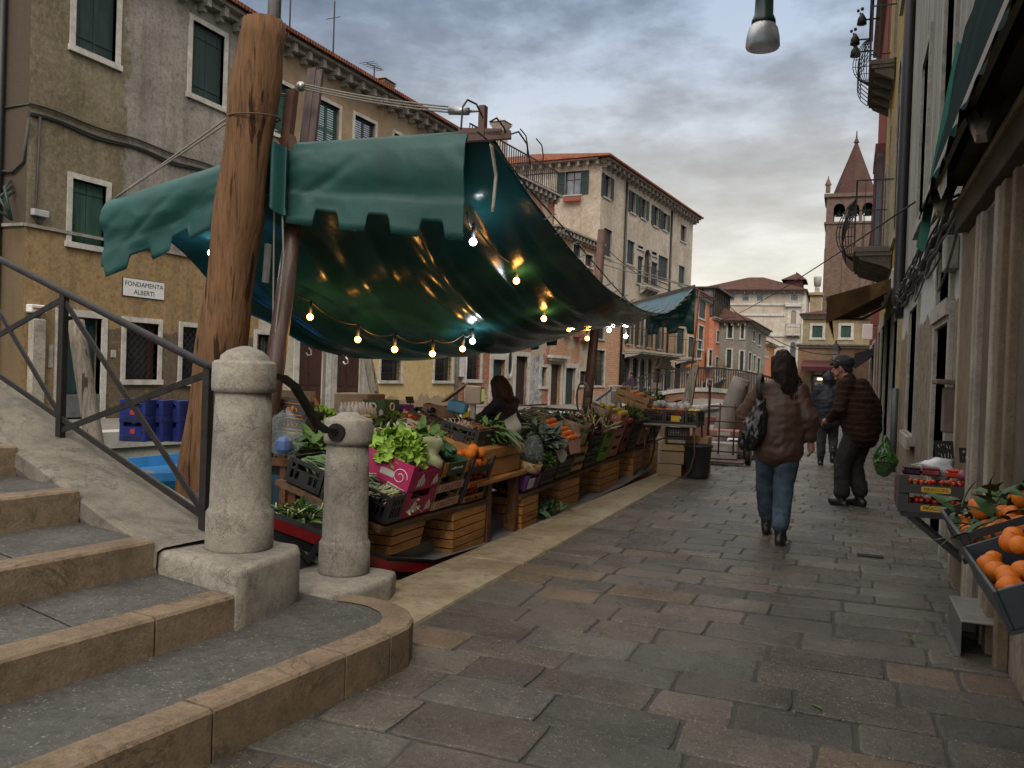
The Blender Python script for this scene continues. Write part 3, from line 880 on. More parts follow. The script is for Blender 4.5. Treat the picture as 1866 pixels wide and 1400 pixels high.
def house(name, label, cat, F, L, H, D, wall, wins=(), roof=None, eave=.45, rise=None, corbel=.55, corn=True, group=None, side=None, sidewall=True, rev=.22, cornm=None):
 root = thing(name, label, cat, F.O, F.a, group)
 mb = MB()
 holes = []; todo = []
 for w in wins:
  kind, px = w[0], w[1]
  kw = dict(w[2]) if len(w) > 2 else {}
  fw = kw.get('fw', .12)
  if kw.pop('sz', False): x0, z0, x1, z1 = px
  else:
   (xa, za), (xb, zb) = F.sz(px[0], px[1]), F.sz(px[2], px[3])
   x0, z1, x1, z0 = xa + fw, za - fw, xb - fw, zb + (0 if kind.startswith('door') else fw)
   if kind.startswith('door') and kw.pop('floor', True): z0 = 0
  if x1 - x0 < .15: m = (x0 + x1) / 2; x0, x1 = m - .12, m + .12
  kw.pop('floor', None)
  holes.append((x0, z0, x1, z1)); todo.append((kind, (x0, z0, x1, z1), kw))
 wall_grid(mb, 0, L, 0, H, holes, rev)
 sh = []
 if side:
  q = MB(); wall_grid(q, 0, D, 0, H, [s[1] for s in side], rev)
  T = Matrix.Translation((0, D, 0)) @ Matrix.Rotation(R(-90), 4, 'Z')
  mb.add([T @ v for v in q.v], q.f)
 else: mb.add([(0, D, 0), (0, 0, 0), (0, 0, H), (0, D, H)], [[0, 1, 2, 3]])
 mb.add([(L, 0, 0), (L, D, 0), (L, D, H), (L, 0, H)], [[0, 1, 2, 3]])
 mb.add([(L, D, 0), (0, D, 0), (0, D, H), (L, D, H)], [[0, 1, 2, 3]])
 if roof is None: mb.add([(0, 0, H), (L, 0, H), (L, D, H), (0, D, H)], [[0, 1, 2, 3]])
 mb.build('wall', wall, root)
 for kind, h, kw in todo: opening(root, h, kind, **kw)
 if side:
  for s in side: opening(root, s[1], s[0], T=T, **(s[2] if len(s) > 2 else {}))
 if corn:
  c = MB(); e = eave * .75
  c.bx((-.12, -e * .55, H - .20), (L + .12, .05, H - .06)); c.bx((-.2, -e, H - .0599), (L + .2, .05, H + .03))
  if corbel:
   n = int(L / corbel)
   for i in range(n + 1):
    x = .1 + (L - .2) * i / n
    c.bx((x - .07, -e * .85, H - .30), (x + .07, -.001, H - .0602)); c.bx((x - .06, -e * .5, H - .40), (x + .06, -.0012, H - .3001))
  if side:
   c.bx((-e, .051, H - .06), (-.001, D, H + .03)); n = int(D / .55)
   for i in range(n + 1): c.bx((-e * .8, .1 + (D - .2) * i / n - .07, H - .3), (-.001, .1 + (D - .2) * i / n + .07, H - .0603))
  c.build('cornice', cornm or M_CORN, root)
 if roof:
  r = MB(); e = eave; rs = rise or D * .2; z = H + .035; t = .10
  x0, x1, y0, y1, ym = -.25, L + .25, -e, D + e, D / 2
  if roof == 'gable':
   for s in (0, 1):
    a = [(x0, y0, z), (x1, y0, z), (x1, ym, z + rs), (x0, ym, z + rs)] if s == 0 else [(x1, y1, z), (x0, y1, z), (x0, ym, z + rs), (x1, ym, z + rs)]
    r.add(a + [(p[0], p[1], p[2] + t) for p in a], [[0, 3, 2, 1], [4, 5, 6, 7], [0, 1, 5, 4], [1, 2, 6, 5], [3, 0, 4, 7]])
  else:
   if side: x0 = -e
   ins = min(D / 2 + e, L * .45)
   p = [(x0, y0, z), (x1, y0, z), (x1, y1, z), (x0, y1, z), (x0 + ins, ym, z + rs), (x1 - ins, ym, z + rs)]
   p2 = [(q[0], q[1], q[2] + t) for q in p]
   r.add(p + p2, [[0, 3, 2, 1], [6, 7, 11, 10], [7, 8, 11], [8, 9, 10, 11], [9, 6, 10], [0, 1, 7, 6], [1, 2, 8, 7], [3, 0, 6, 9]])
  ro = r.build('roof', M_TILE if roof != 'hipd' else M_TILED, root)
 return root
def balcony(parent, x0, x1, z, out, hgt=.95, step=.13, slabm=None, corb=True, px=1):
 s = MB(); s.bx((x0, -out, z - .12), (x1, -.036, z), .01); s.bx((x0 + .03, -out + .04, z - .2), (x1 - .03, -.0361, z - .1201))
 if corb:
  n = max(2, int((x1 - x0) / .7) + 1)
  for i in range(n):
   x = x0 + .15 + (x1 - x0 - .3) * i / (n - 1)
   s.prism([(x - .07, -.0362, z - .201), (x - .07, -out + .1, z - .201), (x - .07, -out + .14, z - .28), (x - .07, -.2, z - .42), (x - .07, -.0362, z - .5)], (.14, 0, 0))
 so = s.build('balcony', slabm or M_FRAMEG, parent)
 r = MB()
 r.bx((x0, -out, z + hgt), (x1, -out + .04, z + hgt + .03)); r.bx((x0, -out + .01, z + .08), (x1, -out + .03, z + .1))
 n = int((x1 - x0) / step)
 for i in range(n + 1):
  x = x0 + .015 + (x1 - x0 - .03) * i / n
  r.bx((x - .008, -out + .012, z), (x + .008, -out + .028, z + hgt))
 for x in (x0, x1 - .03):
  r.bx((x, -out + .04, z + hgt), (x + .03, -.0363, z + hgt + .03))
  m = max(2, int(out / step))
  for i in range(1, m): r.bx((x + .007, -out * i / m - .008, z), (x + .023, -out * i / m + .008, z + hgt))
 r.build('balustrade', M_BLACKM, so)
 return so
def chimney(parent, x, y, z, w, h, m, flare=True):
 c = MB(); c.bx((x - w / 2, y - w / 2, z), (x + w / 2, y + w / 2, z + h))
 if flare:
  c.add([(x - w / 2, y - w / 2, z + h), (x + w / 2, y - w / 2, z + h), (x + w / 2, y + w / 2, z + h), (x - w / 2, y + w / 2, z + h),
    (x - w * .8, y - w * .8, z + h + w * .5), (x + w * .8, y - w * .8, z + h + w * .5), (x + w * .8, y + w * .8, z + h + w * .5), (x - w * .8, y + w * .8, z + h + w * .5)],
    [[0, 1, 5, 4], [1, 2, 6, 5], [2, 3, 7, 6], [3, 0, 4, 7], [4, 5, 6, 7]])
  c.add([(x - w * .85, y - w * .85, z + h + w * .62), (x + w * .85, y - w * .85, z + h + w * .62), (x + w * .85, y + w * .85, z + h + w * .62), (x - w * .85, y + w * .85, z + h + w * .62), (x, y, z + h + w * 1.1)],
    [[0, 1, 4], [1, 2, 4], [2, 3, 4], [3, 0, 4], [3, 2, 1, 0]])
  for dx in (-.5, .5):
   for dy in (-.5, .5): c.cb((x + dx * w, y + dy * w, z + h + w * .56), (w * .2, w * .2, w * .14))
 return c.build('chimney', m, parent)
# ================================================================ left bank: far fondamenta and its houses
A0 = Vector((-14.5, 11.75, 0)); F1 = Fac((-14.5, 11.75, .12), 90)
F2 = Fac((-14.5, 18.7, .05), 87.3)
L2 = F2.sz(827, 742)[0]
e2 = F2.pt(L2, 0); F3 = Fac((e2.x, e2.y, -.05), 84.6)
L3 = F3.sz(998, 740)[0]
e3 = F3.pt(L3, 0); F4 = Fac((e3.x, e3.y, -.12), 84.6)
L4 = F4.sz(1081, 738)[0]
e4 = F4.pt(L4, 0); F5 = Fac((e4.x, e4.y, -.15), 84.4)
L5 = F5.sz(1251, 730)[0]
e5 = F5.pt(L5, 0); F6 = Fac((e5.x, e5.y, -.15), 89)
M_FOND = stone('fondamenta_paving', (.20, .185, .165), .5, sc=1.5, rough=.7)
def fond():
 pts = [(-14.5, 9), (-14.5, 18.7), (e2.x, e2.y), (e3.x, e3.y), (e4.x, e4.y), (e5.x, e5.y), (e5.x + .3, e5.y + 45)]
 zz = [.2, .05, -.05, -.12, -.15, -.15, -.15]
 ed = [(-11.3, 9), (-11.0, 18.7), (-10.0, e2.y), (-8.8, e3.y), (-8.1, e4.y), (-6.6, e5.y), (-6.6, e5.y + 45)]
 a = MB(); b = MB()
 for i in range(len(pts) - 1):
  P = lambda q, z: (q[0], q[1], z)
  sh = lambda q: (q[0] - .5, q[1])
  a.add([P((pts[i][0] - 1, pts[i][1]), zz[i]), P(sh(ed[i]), zz[i]), P(sh(ed[i + 1]), zz[i + 1]), P((pts[i + 1][0] - 1, pts[i + 1][1]), zz[i + 1])], [[0, 1, 2, 3]])
  b.add([P(sh(ed[i]), zz[i] + .01), P(ed[i], zz[i] + .01), P(ed[i + 1], zz[i + 1] + .01), P(sh(ed[i + 1]), zz[i + 1] + .01),
    P(ed[i], zz[i] - .26), P(ed[i + 1], zz[i + 1] - .26), P((ed[i][0] - .06, ed[i][1]), zz[i] - .26), P((ed[i + 1][0] - .06, ed[i + 1][1]), zz[i + 1] - .26), P((ed[i][0] - .06, ed[i][1]), -2), P((ed[i + 1][0] - .06, ed[i + 1][1]), -2)],
    [[0, 1, 2, 3], [1, 4, 5, 2], [4, 6, 7, 5], [6, 8, 9, 7]])
 a.build('fondamenta_pavement', M_FOND, kind='structure')
 b.build('quay_edge', stone('pale_quay_edge', (.42, .40, .36), .6, sc=2), kind='structure')
fond()
def h1_mat():
 n = NT('ochre_and_grey_plaster')
 sp = n.N.new('ShaderNodeSeparateXYZ'); n.L.new(n.co, sp.inputs[0])
 x, z = sp.outputs[0], sp.outputs[2]
 wob = n.math('MULTIPLY', n.math('SUBTRACT', n.noise(1.3, 6, .65, .4), .5), 1.1)
 a = n.noise(.8, 7, .65, .5); b = n.noise(4.5, 7, .7, .5)
 ochre = n.ramp(a, [(.3, (.115, .092, .058)), (.5, (.185, .152, .098)), (.7, (.24, .21, .155))])
 grey = n.ramp(a, [(.3, (.165, .148, .124)), (.5, (.255, .232, .20)), (.7, (.33, .305, .27))])
 og = n.ramp(b, [(.3, (.20, .125, .055)), (.5, (.30, .20, .095)), (.72, (.36, .27, .16))])
 brown = n.ramp(b, [(.3, (.085, .062, .04)), (.7, (.165, .125, .085))])
 f1 = n.math('GREATER_THAN', n.math('ADD', x, wob), 2.35)
 col = n.mix(f1, ochre, grey)
 f2 = n.math('LESS_THAN', n.math('ADD', z, n.math('MULTIPLY', wob, .12)), 3.72)
 col = n.mix(f2, col, og)
 f3 = n.math('MULTIPLY', n.math('LESS_THAN', n.math('ADD', z, n.math('MULTIPLY', wob, .5)), 1.9), n.math('GREATER_THAN', n.math('ADD', x, n.math('MULTIPLY', wob, .6)), 1.75))
 col = n.mix(f3, col, brown)
 fi = n.noise(11, 8, .8, .5); col = n.mix(n.ramp(fi, [(.48, 0.), (.64, .55)]), col, (.05, .042, .034)); col = n.mix(n.ramp(fi, [(.32, .45), (.47, 0.)]), col, (.36, .30, .22))
 col = n.mix(n.ramp(b, [(.5, 0.), (.8, .55)]), col, (.055, .047, .038))
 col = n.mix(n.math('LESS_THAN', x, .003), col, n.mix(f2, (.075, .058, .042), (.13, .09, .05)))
 st = n.noise(1.2, 5, .6, 0, n.map((2.5, 2.5, .2)))
 col = n.mix(n.ramp(st, [(.5, 0.), (.7, .45)]), col, (.07, .06, .05))
 return n.done(col, .92, n.bump(n.noise(20, 6, .7), .4, .012, n.bump(b, .35, .03)), spec=.2)
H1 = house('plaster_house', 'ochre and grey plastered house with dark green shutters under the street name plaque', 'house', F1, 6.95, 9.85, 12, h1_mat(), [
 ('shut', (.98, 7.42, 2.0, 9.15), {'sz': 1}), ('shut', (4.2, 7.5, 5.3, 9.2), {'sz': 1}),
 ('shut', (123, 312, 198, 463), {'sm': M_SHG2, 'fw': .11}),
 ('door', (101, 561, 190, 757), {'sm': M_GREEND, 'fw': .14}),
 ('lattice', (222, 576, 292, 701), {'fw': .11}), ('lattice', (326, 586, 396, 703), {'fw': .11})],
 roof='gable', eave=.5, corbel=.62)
m = MB(); m.bx((-.02, -.05, 3.70), (6.9, -.001, 3.76)); m.bx((-.05, -.0, 3.70), (-.001, 6, 3.76)); m.build('string_course', M_CORN, H1)
m = MB(); (x0, z0), (x1, z1) = F1.sz(101, 720), F1.sz(190, 757); m.bx((x0 + .1, -.02, z1 - .02), (x1 - .1, .02, z0), .006); m.build('flood_barrier', simple('grey_barrier', (.10, .098, .1), .6), H1)
cb = MB()
for dz, r0, up in ((0, .022, .02), (-.17, .035, .03), (-.21, .02, .04)):
 cb.tube([F1.pt(x, 6.0 + dz - .35 * x / 6.9 * .1 + up * math.sin(x * 3), .035) for x in [-.0 + 7.2 * i / 30 for i in range(31)]], r0, 6)
cb.tube([F1.pt(0, 5.98, .03), F1.O + Vector((-.6, -.035, 5.95)), F1.O + Vector((-1.6, -.04, 5.9))], .02, 6)
cb.tube([F1.pt(.22, 5.8, .04), F1.pt(.2, 4.5, .04), F1.pt(.17, 3.95, .045), F1.pt(.2, 3.8, .05), F1.pt(.32, 3.84, .05)], .022, 6)
cb.tube([F1.pt(-.02, 5.7, .05), F1.O + Vector((-.05, -.04, 4.9)), F1.O + Vector((-.3, -.05, 4.72)), F1.O + Vector((-1.2, -.05, 4.8))], .03, 6)
cb.build('wall_cables', simple('old_cable', (.035, .033, .03), .7, .3), H1, True)
m = MB(); (x0, z0), (x1, z1) = F1.sz(55, 380), F1.sz(83, 398); m.bx((x0, -.1, z1), (x1, -.001, z0), .01); m.build('junction_box', simple('grey_box', (.32, .32, .32), .5), H1)
m = MB(); (x0, z0), (x1, z1) = F1.sz(46, 554), F1.sz(75, 572); m.bx((x0, -.16, z1), (x1, -.001, z0), .02); bo = m.build('alarm_box', simple('white_box', (.55, .54, .5), .5), H1)
m = MB(); m.bx((x0 + .03, -.175, z1 + .08), (x0 + .3, -.161, z0 - .06), .01); m.build('alarm_light', simple('red_plastic', (.45, .03, .02), .3), bo)
m = MB(); m.tube([F1.pt(x1 - .05, z1, .06), F1.pt(x1 + .02, z1 - 1, .05), F1.pt(x1 + .02, 0, .05)], .02, 6); m.build('conduit', M_FRAMEG, H1, True)
m = MB(); m.bx((x1 + .18, -.02, 1.05), (x1 + .28, -.001, 1.5), .005); m.build('letter_slot', M_FRAMEG, H1); m = MB(); (xx, zz_) = F1.sz(206, 645); m.bx((xx - .07, -.02, zz_ - .08), (xx + .07, -.001, zz_ + .08), .005); m.build('door_bell', M_FRAMEG, H1)
m = MB(); m.bx((.1, -.14, 0), (.42, -.001, 1.98), .03); m.build('wall_pillar', M_COL, H1)
m = MB(); m.tube([F1.O + Vector((-.62, -.1, z)) for z in (0, 4.8, 11)], .075, 8); m.build('downpipe', M_BLACKM, H1, True)
m = MB(); bx = F1.O + Vector((-.35, -.02, 4.0))
for k in range(3): m.tube([bx + Vector((.05 * k, -.02, .55 - .1 * k)), bx + Vector((.25, -.35 - .1 * k, .35 - .2 * k)), bx + Vector((.4, -.3, -.25))], .025, 6)
m.build('iron_bracket', simple('verdigris_iron', (.012, .035, .028), .5), H1, True)
sg = thing('street_plaque', 'white street name plaque reading FONDAMENTA ALBERTI on the ochre wall', 'sign', F1.pt(*F1.sz(261.5, 527), .0), F1.a)
(x0, z0), (x1, z1) = F1.sz(224, 507), F1.sz(299, 547); w, h = (x1 - x0), abs(z0 - z1) * .98
h = .40; w = 1.2
m = MB(); m.bx((-w / 2, -.02, -h / 2), (w / 2, -.002, h / 2)); m.build('border', M_BLACKM, sg)
m = MB(); m.bx((-w / 2 + .012, -.026, -h / 2 + .012), (w / 2 - .012, -.0202, h / 2 - .012)); m.build('plate', simple('white_plate', (.60, .60, .59), .6, .08), sg)
RX = Matrix.Rotation(R(90), 4, 'X')
M_INK = simple('black_lettering', (.012, .012, .012), .6, .1)
for tx, zz in (('FONDAMENTA', .075), ('ALBERTI', -.095)):
 t_ = text(tx, .145, Matrix.Translation((0, -.0275, zz)) @ RX, M_INK, 'lettering', sg, squeeze=1.12)
# ---- H2
def h2_mat():
 n = NT('tan_and_yellow_plaster')
 sp = n.N.new('ShaderNodeSeparateXYZ'); n.L.new(n.co, sp.inputs[0]); x, z = sp.outputs[0], sp.outputs[2]
 wob = n.math('MULTIPLY', n.math('SUBTRACT', n.noise(1.6, 6, .65, .4), .5), .9)
 a = n.noise(.6, 7, .65, .5); b = n.noise(4, 7, .7, .5)
 tan = n.ramp(a, [(.3, (.18, .125, .075)), (.5, (.27, .20, .125)), (.7, (.33, .265, .185))])
 yel = n.ramp(a, [(.3, (.40, .30, .15)), (.5, (.50, .38, .19)), (.7, (.55, .45, .27))])
 pale = n.ramp(a, [(.3, (.33, .30, .24)), (.7, (.5, .46, .38))])
 xs = F2.sz(668, 700)[0]
 low = n.mix(n.math('GREATER_THAN', x, xs), pale, yel)
 col = n.mix(n.math('LESS_THAN', n.math('ADD', z, n.math('MULTIPLY', wob, .2)), 3.6), tan, low)
 fi = n.noise(12, 8, .8, .5); col = n.mix(n.ramp(fi, [(.5, 0.), (.66, .4)]), col, (.13, .095, .06)); col = n.mix(n.ramp(b, [(.52, 0.), (.8, .5)]), col, (.13, .10, .065))
 base = n.math('LESS_THAN', n.math('ADD', z, wob), .35)
 col = n.mix(base, col, n.mix(n.noise(6, 5), (.22, .16, .10), (.33, .27, .19)))
 return n.done(col, .92, n.bump(n.noise(20, 6, .7), .35, .012, n.bump(b, .3, .03)), spec=.2)
_, ze = F2.sz(600, 121)
H2 = house('plaster_house', 'long tan plastered house with bracketed cornice, its ground floor painted yellow', 'house', F2, L2, ze, 12, h2_mat(), [
 ('shutl', (497, 138, 532, 262), {'sm': M_SHG2, 'fw': .1}), ('shutl', (574, 170, 619, 300), {'sm': M_SHG2, 'fw': .1}), ('shutl', (643, 201, 684, 318), {'sm': M_SHB, 'fw': .1}), ('shutl', (715, 235, 750, 342), {'fw': .1}),
 ('doorpanel', (537, 590, 600, 746), {'sm': M_BROWN, 'fw': .22}), ('doorpanel', (606, 600, 668, 745), {'sm': M_BROWN, 'fw': .26, 'fm': M_FRAMEG}),
 ('grille', (691, 645, 733, 699), {'fw': .1}), ('grille', (790, 636, 825, 699), {'fw': .1}), ('grille', (462, 600, 500, 690), {'fw': .12})],
 roof='gable', eave=.55, corbel=.62)
cx, cz = F2.sz(790, 214); chimney(H2, cx + 1.2, 3, ze + .2, .5, 1.7, plaster('chimney_plaster', (.22, .17, .12), (.28, .22, .16), (.2, .17, .14)))
cx, cz = F2.sz(590, 85); chimney(H2, cx + .4, 3.2, ze + .5, .5, 1.1, M_CORN)
for (u, v0, v1, lab, cat) in ((655, 10, 130, 'tall thin aerial mast with a small dish arm above the tan house', 'aerial'), (578, -30, 95, 'bare antenna rod beside the red topped chimney of the tan house', 'aerial'), (727, 130, 178, 'small comb shaped television aerial on the tan house roof', 'aerial')):
 p1 = F2.sz(u, v1); p0 = F2.sz(u, v0); b_ = F2.pt(p1[0], 0, -1.0)
 o = thing('roof_aerial', lab, cat, (b_.x, b_.y, F2.O.z + p1[1] - .3), F2.a)
 m = MB(); hh = p0[1] - p1[1] + .6; m.tube([(0, 0, 0), (0, 0, hh)], .025, 5); m.build('mast', M_IRON, o)
 m = MB()
 if v0 > 100:
  m.bar((-.45, 0, hh - .05), (.45, 0, hh + .02), .02)
  for k in range(6): m.bar((-.45 + .16 * k, -.3 + .03 * k, hh - .03), (-.45 + .16 * k, .3 - .03 * k, hh - .03), .014)
 else: m.bar((-.4, 0, hh - .7), (.3, 0, hh - .35), .02); m.bar((.0, 0, hh), (.0, 0, hh + .5), .012)
 m.build('aerial_arms', M_IRON, o)
dp = MB(); dp.tube([F2.pt(L2, 0, .08), F2.pt(L2, 3.6, .08)], .07, 8); dp.build('downpipe', simple('grey_zinc', (.14, .145, .15), .5), H2, True)
# ---- H3 brick row
M_RBRICK = brick('red_brick_wall', (.40, .135, .07), (.28, .085, .05), (.36, .29, .22), peel=(.46, .39, .30), amt=.54, seed=2)
M_OBRICK = brick('orange_brick_wall', (.46, .22, .11), (.34, .145, .07), (.44, .35, .25), peel=(.50, .43, .34), amt=.54, seed=5)
_, z3 = F3.sz(1010, 357)
H3 = house('brick_house', 'peeling red brick house with green door, oval window and rooftop terrace', 'house', F3, L3, z3, 11, M_RBRICK, [
 ('grille', (845, 619, 877, 698), {'fw': .14}), ('door', (893, 642, 923, 742), {'sm': M_GREEND, 'fw': .28}), ('door', (937, 640, 963, 739), {'sm': M_DARKW, 'fw': .2}),
 ('pane', (983, 664, 997, 709), {'fw': .12}),
 ('shutl', (1.2, 5.2, 2.2, 7.0), {'sz': 1}), ('shutl', (5.2, 5.2, 6.2, 7.0), {'sz': 1}), ('shutl', (9.5, 5.2, 10.5, 7.0), {'sz': 1})], corbel=.5)
ox, oz = F3.sz(928, 663); m = MB()
for k in range(20):
 a0, a1 = 2 * math.pi * k / 20, 2 * math.pi * (k + 1) / 20
 pr = lambda a, r0, r1: (ox + math.cos(a) * r0, -.06, oz + math.sin(a) * r1)
 m.prism([pr(a0, .24, .50), pr(a0, .36, .64), pr(a1, .36, .64), pr(a1, .24, .50)], (0, .06, 0))
ov = m.build('oval_window', M_FRAME, H3)
m = MB(); m.add([(ox + math.cos(a) * .24, -.012, oz + math.sin(a) * .5) for a in [2 * math.pi * k / 20 for k in range(20)]], [list(range(20))]); m.build('pane', M_PANE, ov)
m = MB(); a0 = .3; z = z3 + .04
for x in [a0 + (L3 - a0) * i / 40 for i in range(41)]: m.bx((x - .015, -.12, z), (x + .015, -.09, z + 1.05))
m.bx((a0, -.13, z + 1.05), (L3 + .1, -.08, z + 1.1)); m.bx((a0, -.12, z + .1), (L3 + .1, -.09, z + .13))
for y in [.3 * i for i in range(12)]: m.bx((L3 + .05, y, z), (L3 + .08, y + .03, z + 1.05))
m.bx((L3 + .04, -.08, z + 1.05), (L3 + .09, 3.6, z + 1.1)); m.build('terrace_railing', M_IRON, H3)
tf = MB()
for x in (L3 - 1.9, L3 - .2):
 tf.tube([(x, .6, z), (x, .6, z + 1.9), (x - .2, .6, z + 2.3), (x - .8, .6, z + 2.45)], .03, 6)
tf.build('terrace_frame', M_IRON, H3)
m = MB(); m.bx((F3.sz(955, 612)[0], -.05, F3.sz(955, 622)[1]), (F3.sz(973, 612)[0], -.01, F3.sz(955, 611)[1]), .005); m.build('yellow_notice', simple('orange_yellow_sign', (.50, .24, .03), .5), H3)
(x0, za), (x1, zb) = F3.sz(961, 640), F3.sz(986, 738)
m = MB(); m.surf(lambda u, v: (x0 + (x1 - x0) * u + .2 * noise.noise(Vector((v * 4, u, 1))), -.012 - .004 * noise.noise(Vector((u * 5, v * 9, 0))), .02 + (za - .2) * v), 6, 14)
m.build('peeling_plaster', plaster('peeling_grey_plaster', (.25, .25, .245), (.5, .5, .5), (.17, .16, .15), 1.6), H3)
m = MB(); (bx_, bz_) = F3.sz(840, 668); m.bx((bx_ - .2, -.12, bz_ - .4), (bx_ + .1, -.001, bz_ + .4), .01); m.tube([(bx_ + .3, -.05, 0), (bx_ + .3, -.05, 3.4)], .05, 6); m.build('meter_box', simple('white_meter', (.5, .48, .45), .5), H3)
# ---- H4
_, z4 = F4.sz(1083, 442)
H4 = house('brick_house', 'low orange brick house with a stone doorway between terrace house and pale palace', 'house', F4, L4, z4, 11, M_OBRICK, [
 ('door', (1001, 655, 1023, 738), {'sm': M_DARKW, 'fw': .22}), ('door', (1028, 662, 1050, 738), {'sm': M_GREEND, 'fw': .22}), ('grille', (1055, 672, 1070, 706), {'fw': .12}),
 ('shutl', (1043, 440, 1058, 474), {'fw': .1}), ('half', (1065, 458, 1080, 492), {'fw': .1}),
 ('shutl', (1.0, 4.0, 2.0, 5.9), {'sz': 1}), ('shutl', (4.2, 4.0, 5.2, 5.9), {'sz': 1})], corbel=.45)
m = MB(); (x0, z0) = F4.sz(998, 652); m.bx((x0 - .1, -.3, z0), (x0 + 1.9, -.036, z0 + .14)); m.bx((x0 + .0, -.22, z0 - .12), (x0 + 1.8, -.0362, z0 - .001)); m.build('door_entablature', M_FRAME, H4)
for (u, v) in ((1031, 603), (1050, 612), (1066, 620)):
 x, z = F4.sz(u, v); m = MB(); m.bx((x - .5, -.3, z - .1), (x + .4, -.04, z + .12), .02); m.build('flower_box', simple('terracotta_box', (.22, .06, .045), .8), H4)
# ---- H5 pale palace
def h5_mat():
 n = NT('pale_palace_plaster')
 sp = n.N.new('ShaderNodeSeparateXYZ'); n.L.new(n.co, sp.inputs[0]); x, z = sp.outputs[0], sp.outputs[2]
 cb_ = n.N.new('ShaderNodeCombineXYZ')
 n.L.new(n.math('ADD', x, sp.outputs[1]), cb_.inputs[0]); n.L.new(n.math('ADD', z, n.math('MULTIPLY', n.noise(2.3, 3), .05)), cb_.inputs[1])
 t = n.N.new('ShaderNodeTexBrick'); n.L.new(cb_.outputs[0], t.inputs['Vector'])
 for k, v in (('Scale', 1), ('Brick Width', .3), ('Row Height', .1), ('Mortar Size', .012)): t.inputs[k].default_value = v
 n.put(t.inputs['Color1'], (.46, .22, .11)); n.put(t.inputs['Color2'], (.31, .125, .065)); n.put(t.inputs['Mortar'], (.46, .37, .27))
 a = n.noise(.45, 7, .65, .5); b = n.noise(3, 7, .72, .5)
 pl = n.ramp(a, [(.3, (.30, .245, .19)), (.5, (.42, .37, .30)), (.7, (.50, .46, .40))])
 fi = n.noise(9, 8, .8, .6); pl = n.mix(n.ramp(fi, [(.48, 0.), (.64, .6)]), pl, (.2, .155, .115)); pl = n.mix(n.ramp(b, [(.47, 0.), (.68, .8)]), pl, (.23, .175, .13))
 st = n.noise(1.0, 5, .6, 0, n.map((2.0, 2.0, .18)))
 pl = n.mix(n.ramp(st, [(.5, 0.), (.7, .5)]), pl, (.19, .16, .13))
 f = n.math('LESS_THAN', n.math('ADD', z, n.math('MULTIPLY', n.math('SUBTRACT', n.noise(.7, 6, .65, .4), .5), 6.0)), 5.0)
 brk = n.mix(n.ramp(b, [(.4, 0.), (.7, .5)]), t.outputs['Color'], (.42, .31, .2))
 col = n.mix(f, pl, brk)
 return n.done(col, .92, n.bump(n.noise(14, 6, .7), .35, .02, n.bump(b, .3, .04)), spec=.2)
_, z5 = F5.sz(1091, 287)
D5 = 15.0
F5s = Fac(F5.O - F5.n * D5, 84.4 - 90)
def sideh(px, fw): (xa, za), (xb, zb) = F5s.sz(px[0], px[1]), F5s.sz(px[2], px[3]); return (xa, zb, xb, za)
W5 = [('open' if k == 'perp' else k, (p[0] + (p[2] - p[0]) * .24, p[1], p[2] - (p[2] - p[0]) * .24, p[3]) if k == 'perp' else p, {'fm': M_FRAMEG, 'fw': .1, **d}) for k, p, d in [
 ('perp', (1095, 313, 1117, 367), {}), ('perp', (1145, 345, 1162, 394), {}), ('perp', (1164, 357, 1181, 404), {}), ('perp', (1187, 372, 1203, 418), {}), ('perp', (1204, 384, 1219, 425), {}), ('half', (1240, 406, 1250, 446), {}),
 ('shutl', (1099, 411, 1114, 474), {'sm': M_SHB}), ('shutl', (1142, 433, 1155, 488), {'sm': M_SHB}), ('shutl', (1161, 462, 1172, 522), {'sm': M_SHB}), ('pane', (1161, 443, 1172, 459), {}), ('half', (1173, 449, 1185, 522), {'arch': 1}), ('pane', (1186, 454, 1197, 471), {}), ('shutl', (1186, 473, 1197, 526), {'sm': M_SHB}),
 ('shutl', (1199, 461, 1216, 518), {'sm': M_SHB}), ('shutl', (1236, 480, 1247, 524), {'sm': M_SHB}),
 ('perp', (1139, 575, 1152, 630), {}), ('perp', (1157, 578, 1170, 633), {}), ('perp', (1176, 582, 1188, 636), {}), ('perp', (1195, 586, 1207, 639), {}), ('shutl', (1233, 594, 1246, 648), {'sm': M_SHG}),
 ('shutl', (1089, 565, 1101, 622), {}),
 ('grille', (1083, 634, 1101, 706), {'fm': M_FRAME}), ('grille', (1132, 642, 1147, 708), {'fm': M_FRAME}), ('grille', (1152, 646, 1164, 707), {'fm': M_FRAME}), ('door', (1164, 648, 1178, 733), {'arch': 1, 'sm': M_DARKW, 'fm': M_FRAME}), ('grille', (1178, 650, 1187, 708), {'fm': M_FRAME}),
 ('door', (1191, 654, 1205, 733), {'arch': 1, 'sm': M_DARKW, 'fm': M_FRAME}), ('grille', (1210, 656, 1222, 711), {'fm': M_FRAME}), ('grille', (1228, 658, 1239, 711), {'fm': M_FRAME})]]
H5 = house('pale_palace', 'tall pale plaster palace with corbelled eaves, red tiled roof and long stone balcony', 'palace', F5, L5, z5, D5, h5_mat(), W5,
   roof='hip', eave=.7, rise=2.6, corbel=.75, side=[('open', sideh((1031, 314, 1058, 354), 0), {'k': 'pale', 'fm': M_FRAMEG, 'fw': .08})])
(xa, za), (xb, zb) = F5.sz(1137, 637), F5.sz(1216, 640); balcony(H5, xa, xb, za, 1.0, 1.2, .22)
(xa, za), (xb, zb) = F5.sz(1231, 651), F5.sz(1251, 655); balcony(H5, xa, xb, za, .9, 1.2, .22)
xa, za = F5.sz(1172, 522); balcony(H5, xa - .8, xa + 1.9, za, .5, 1.1, .25)
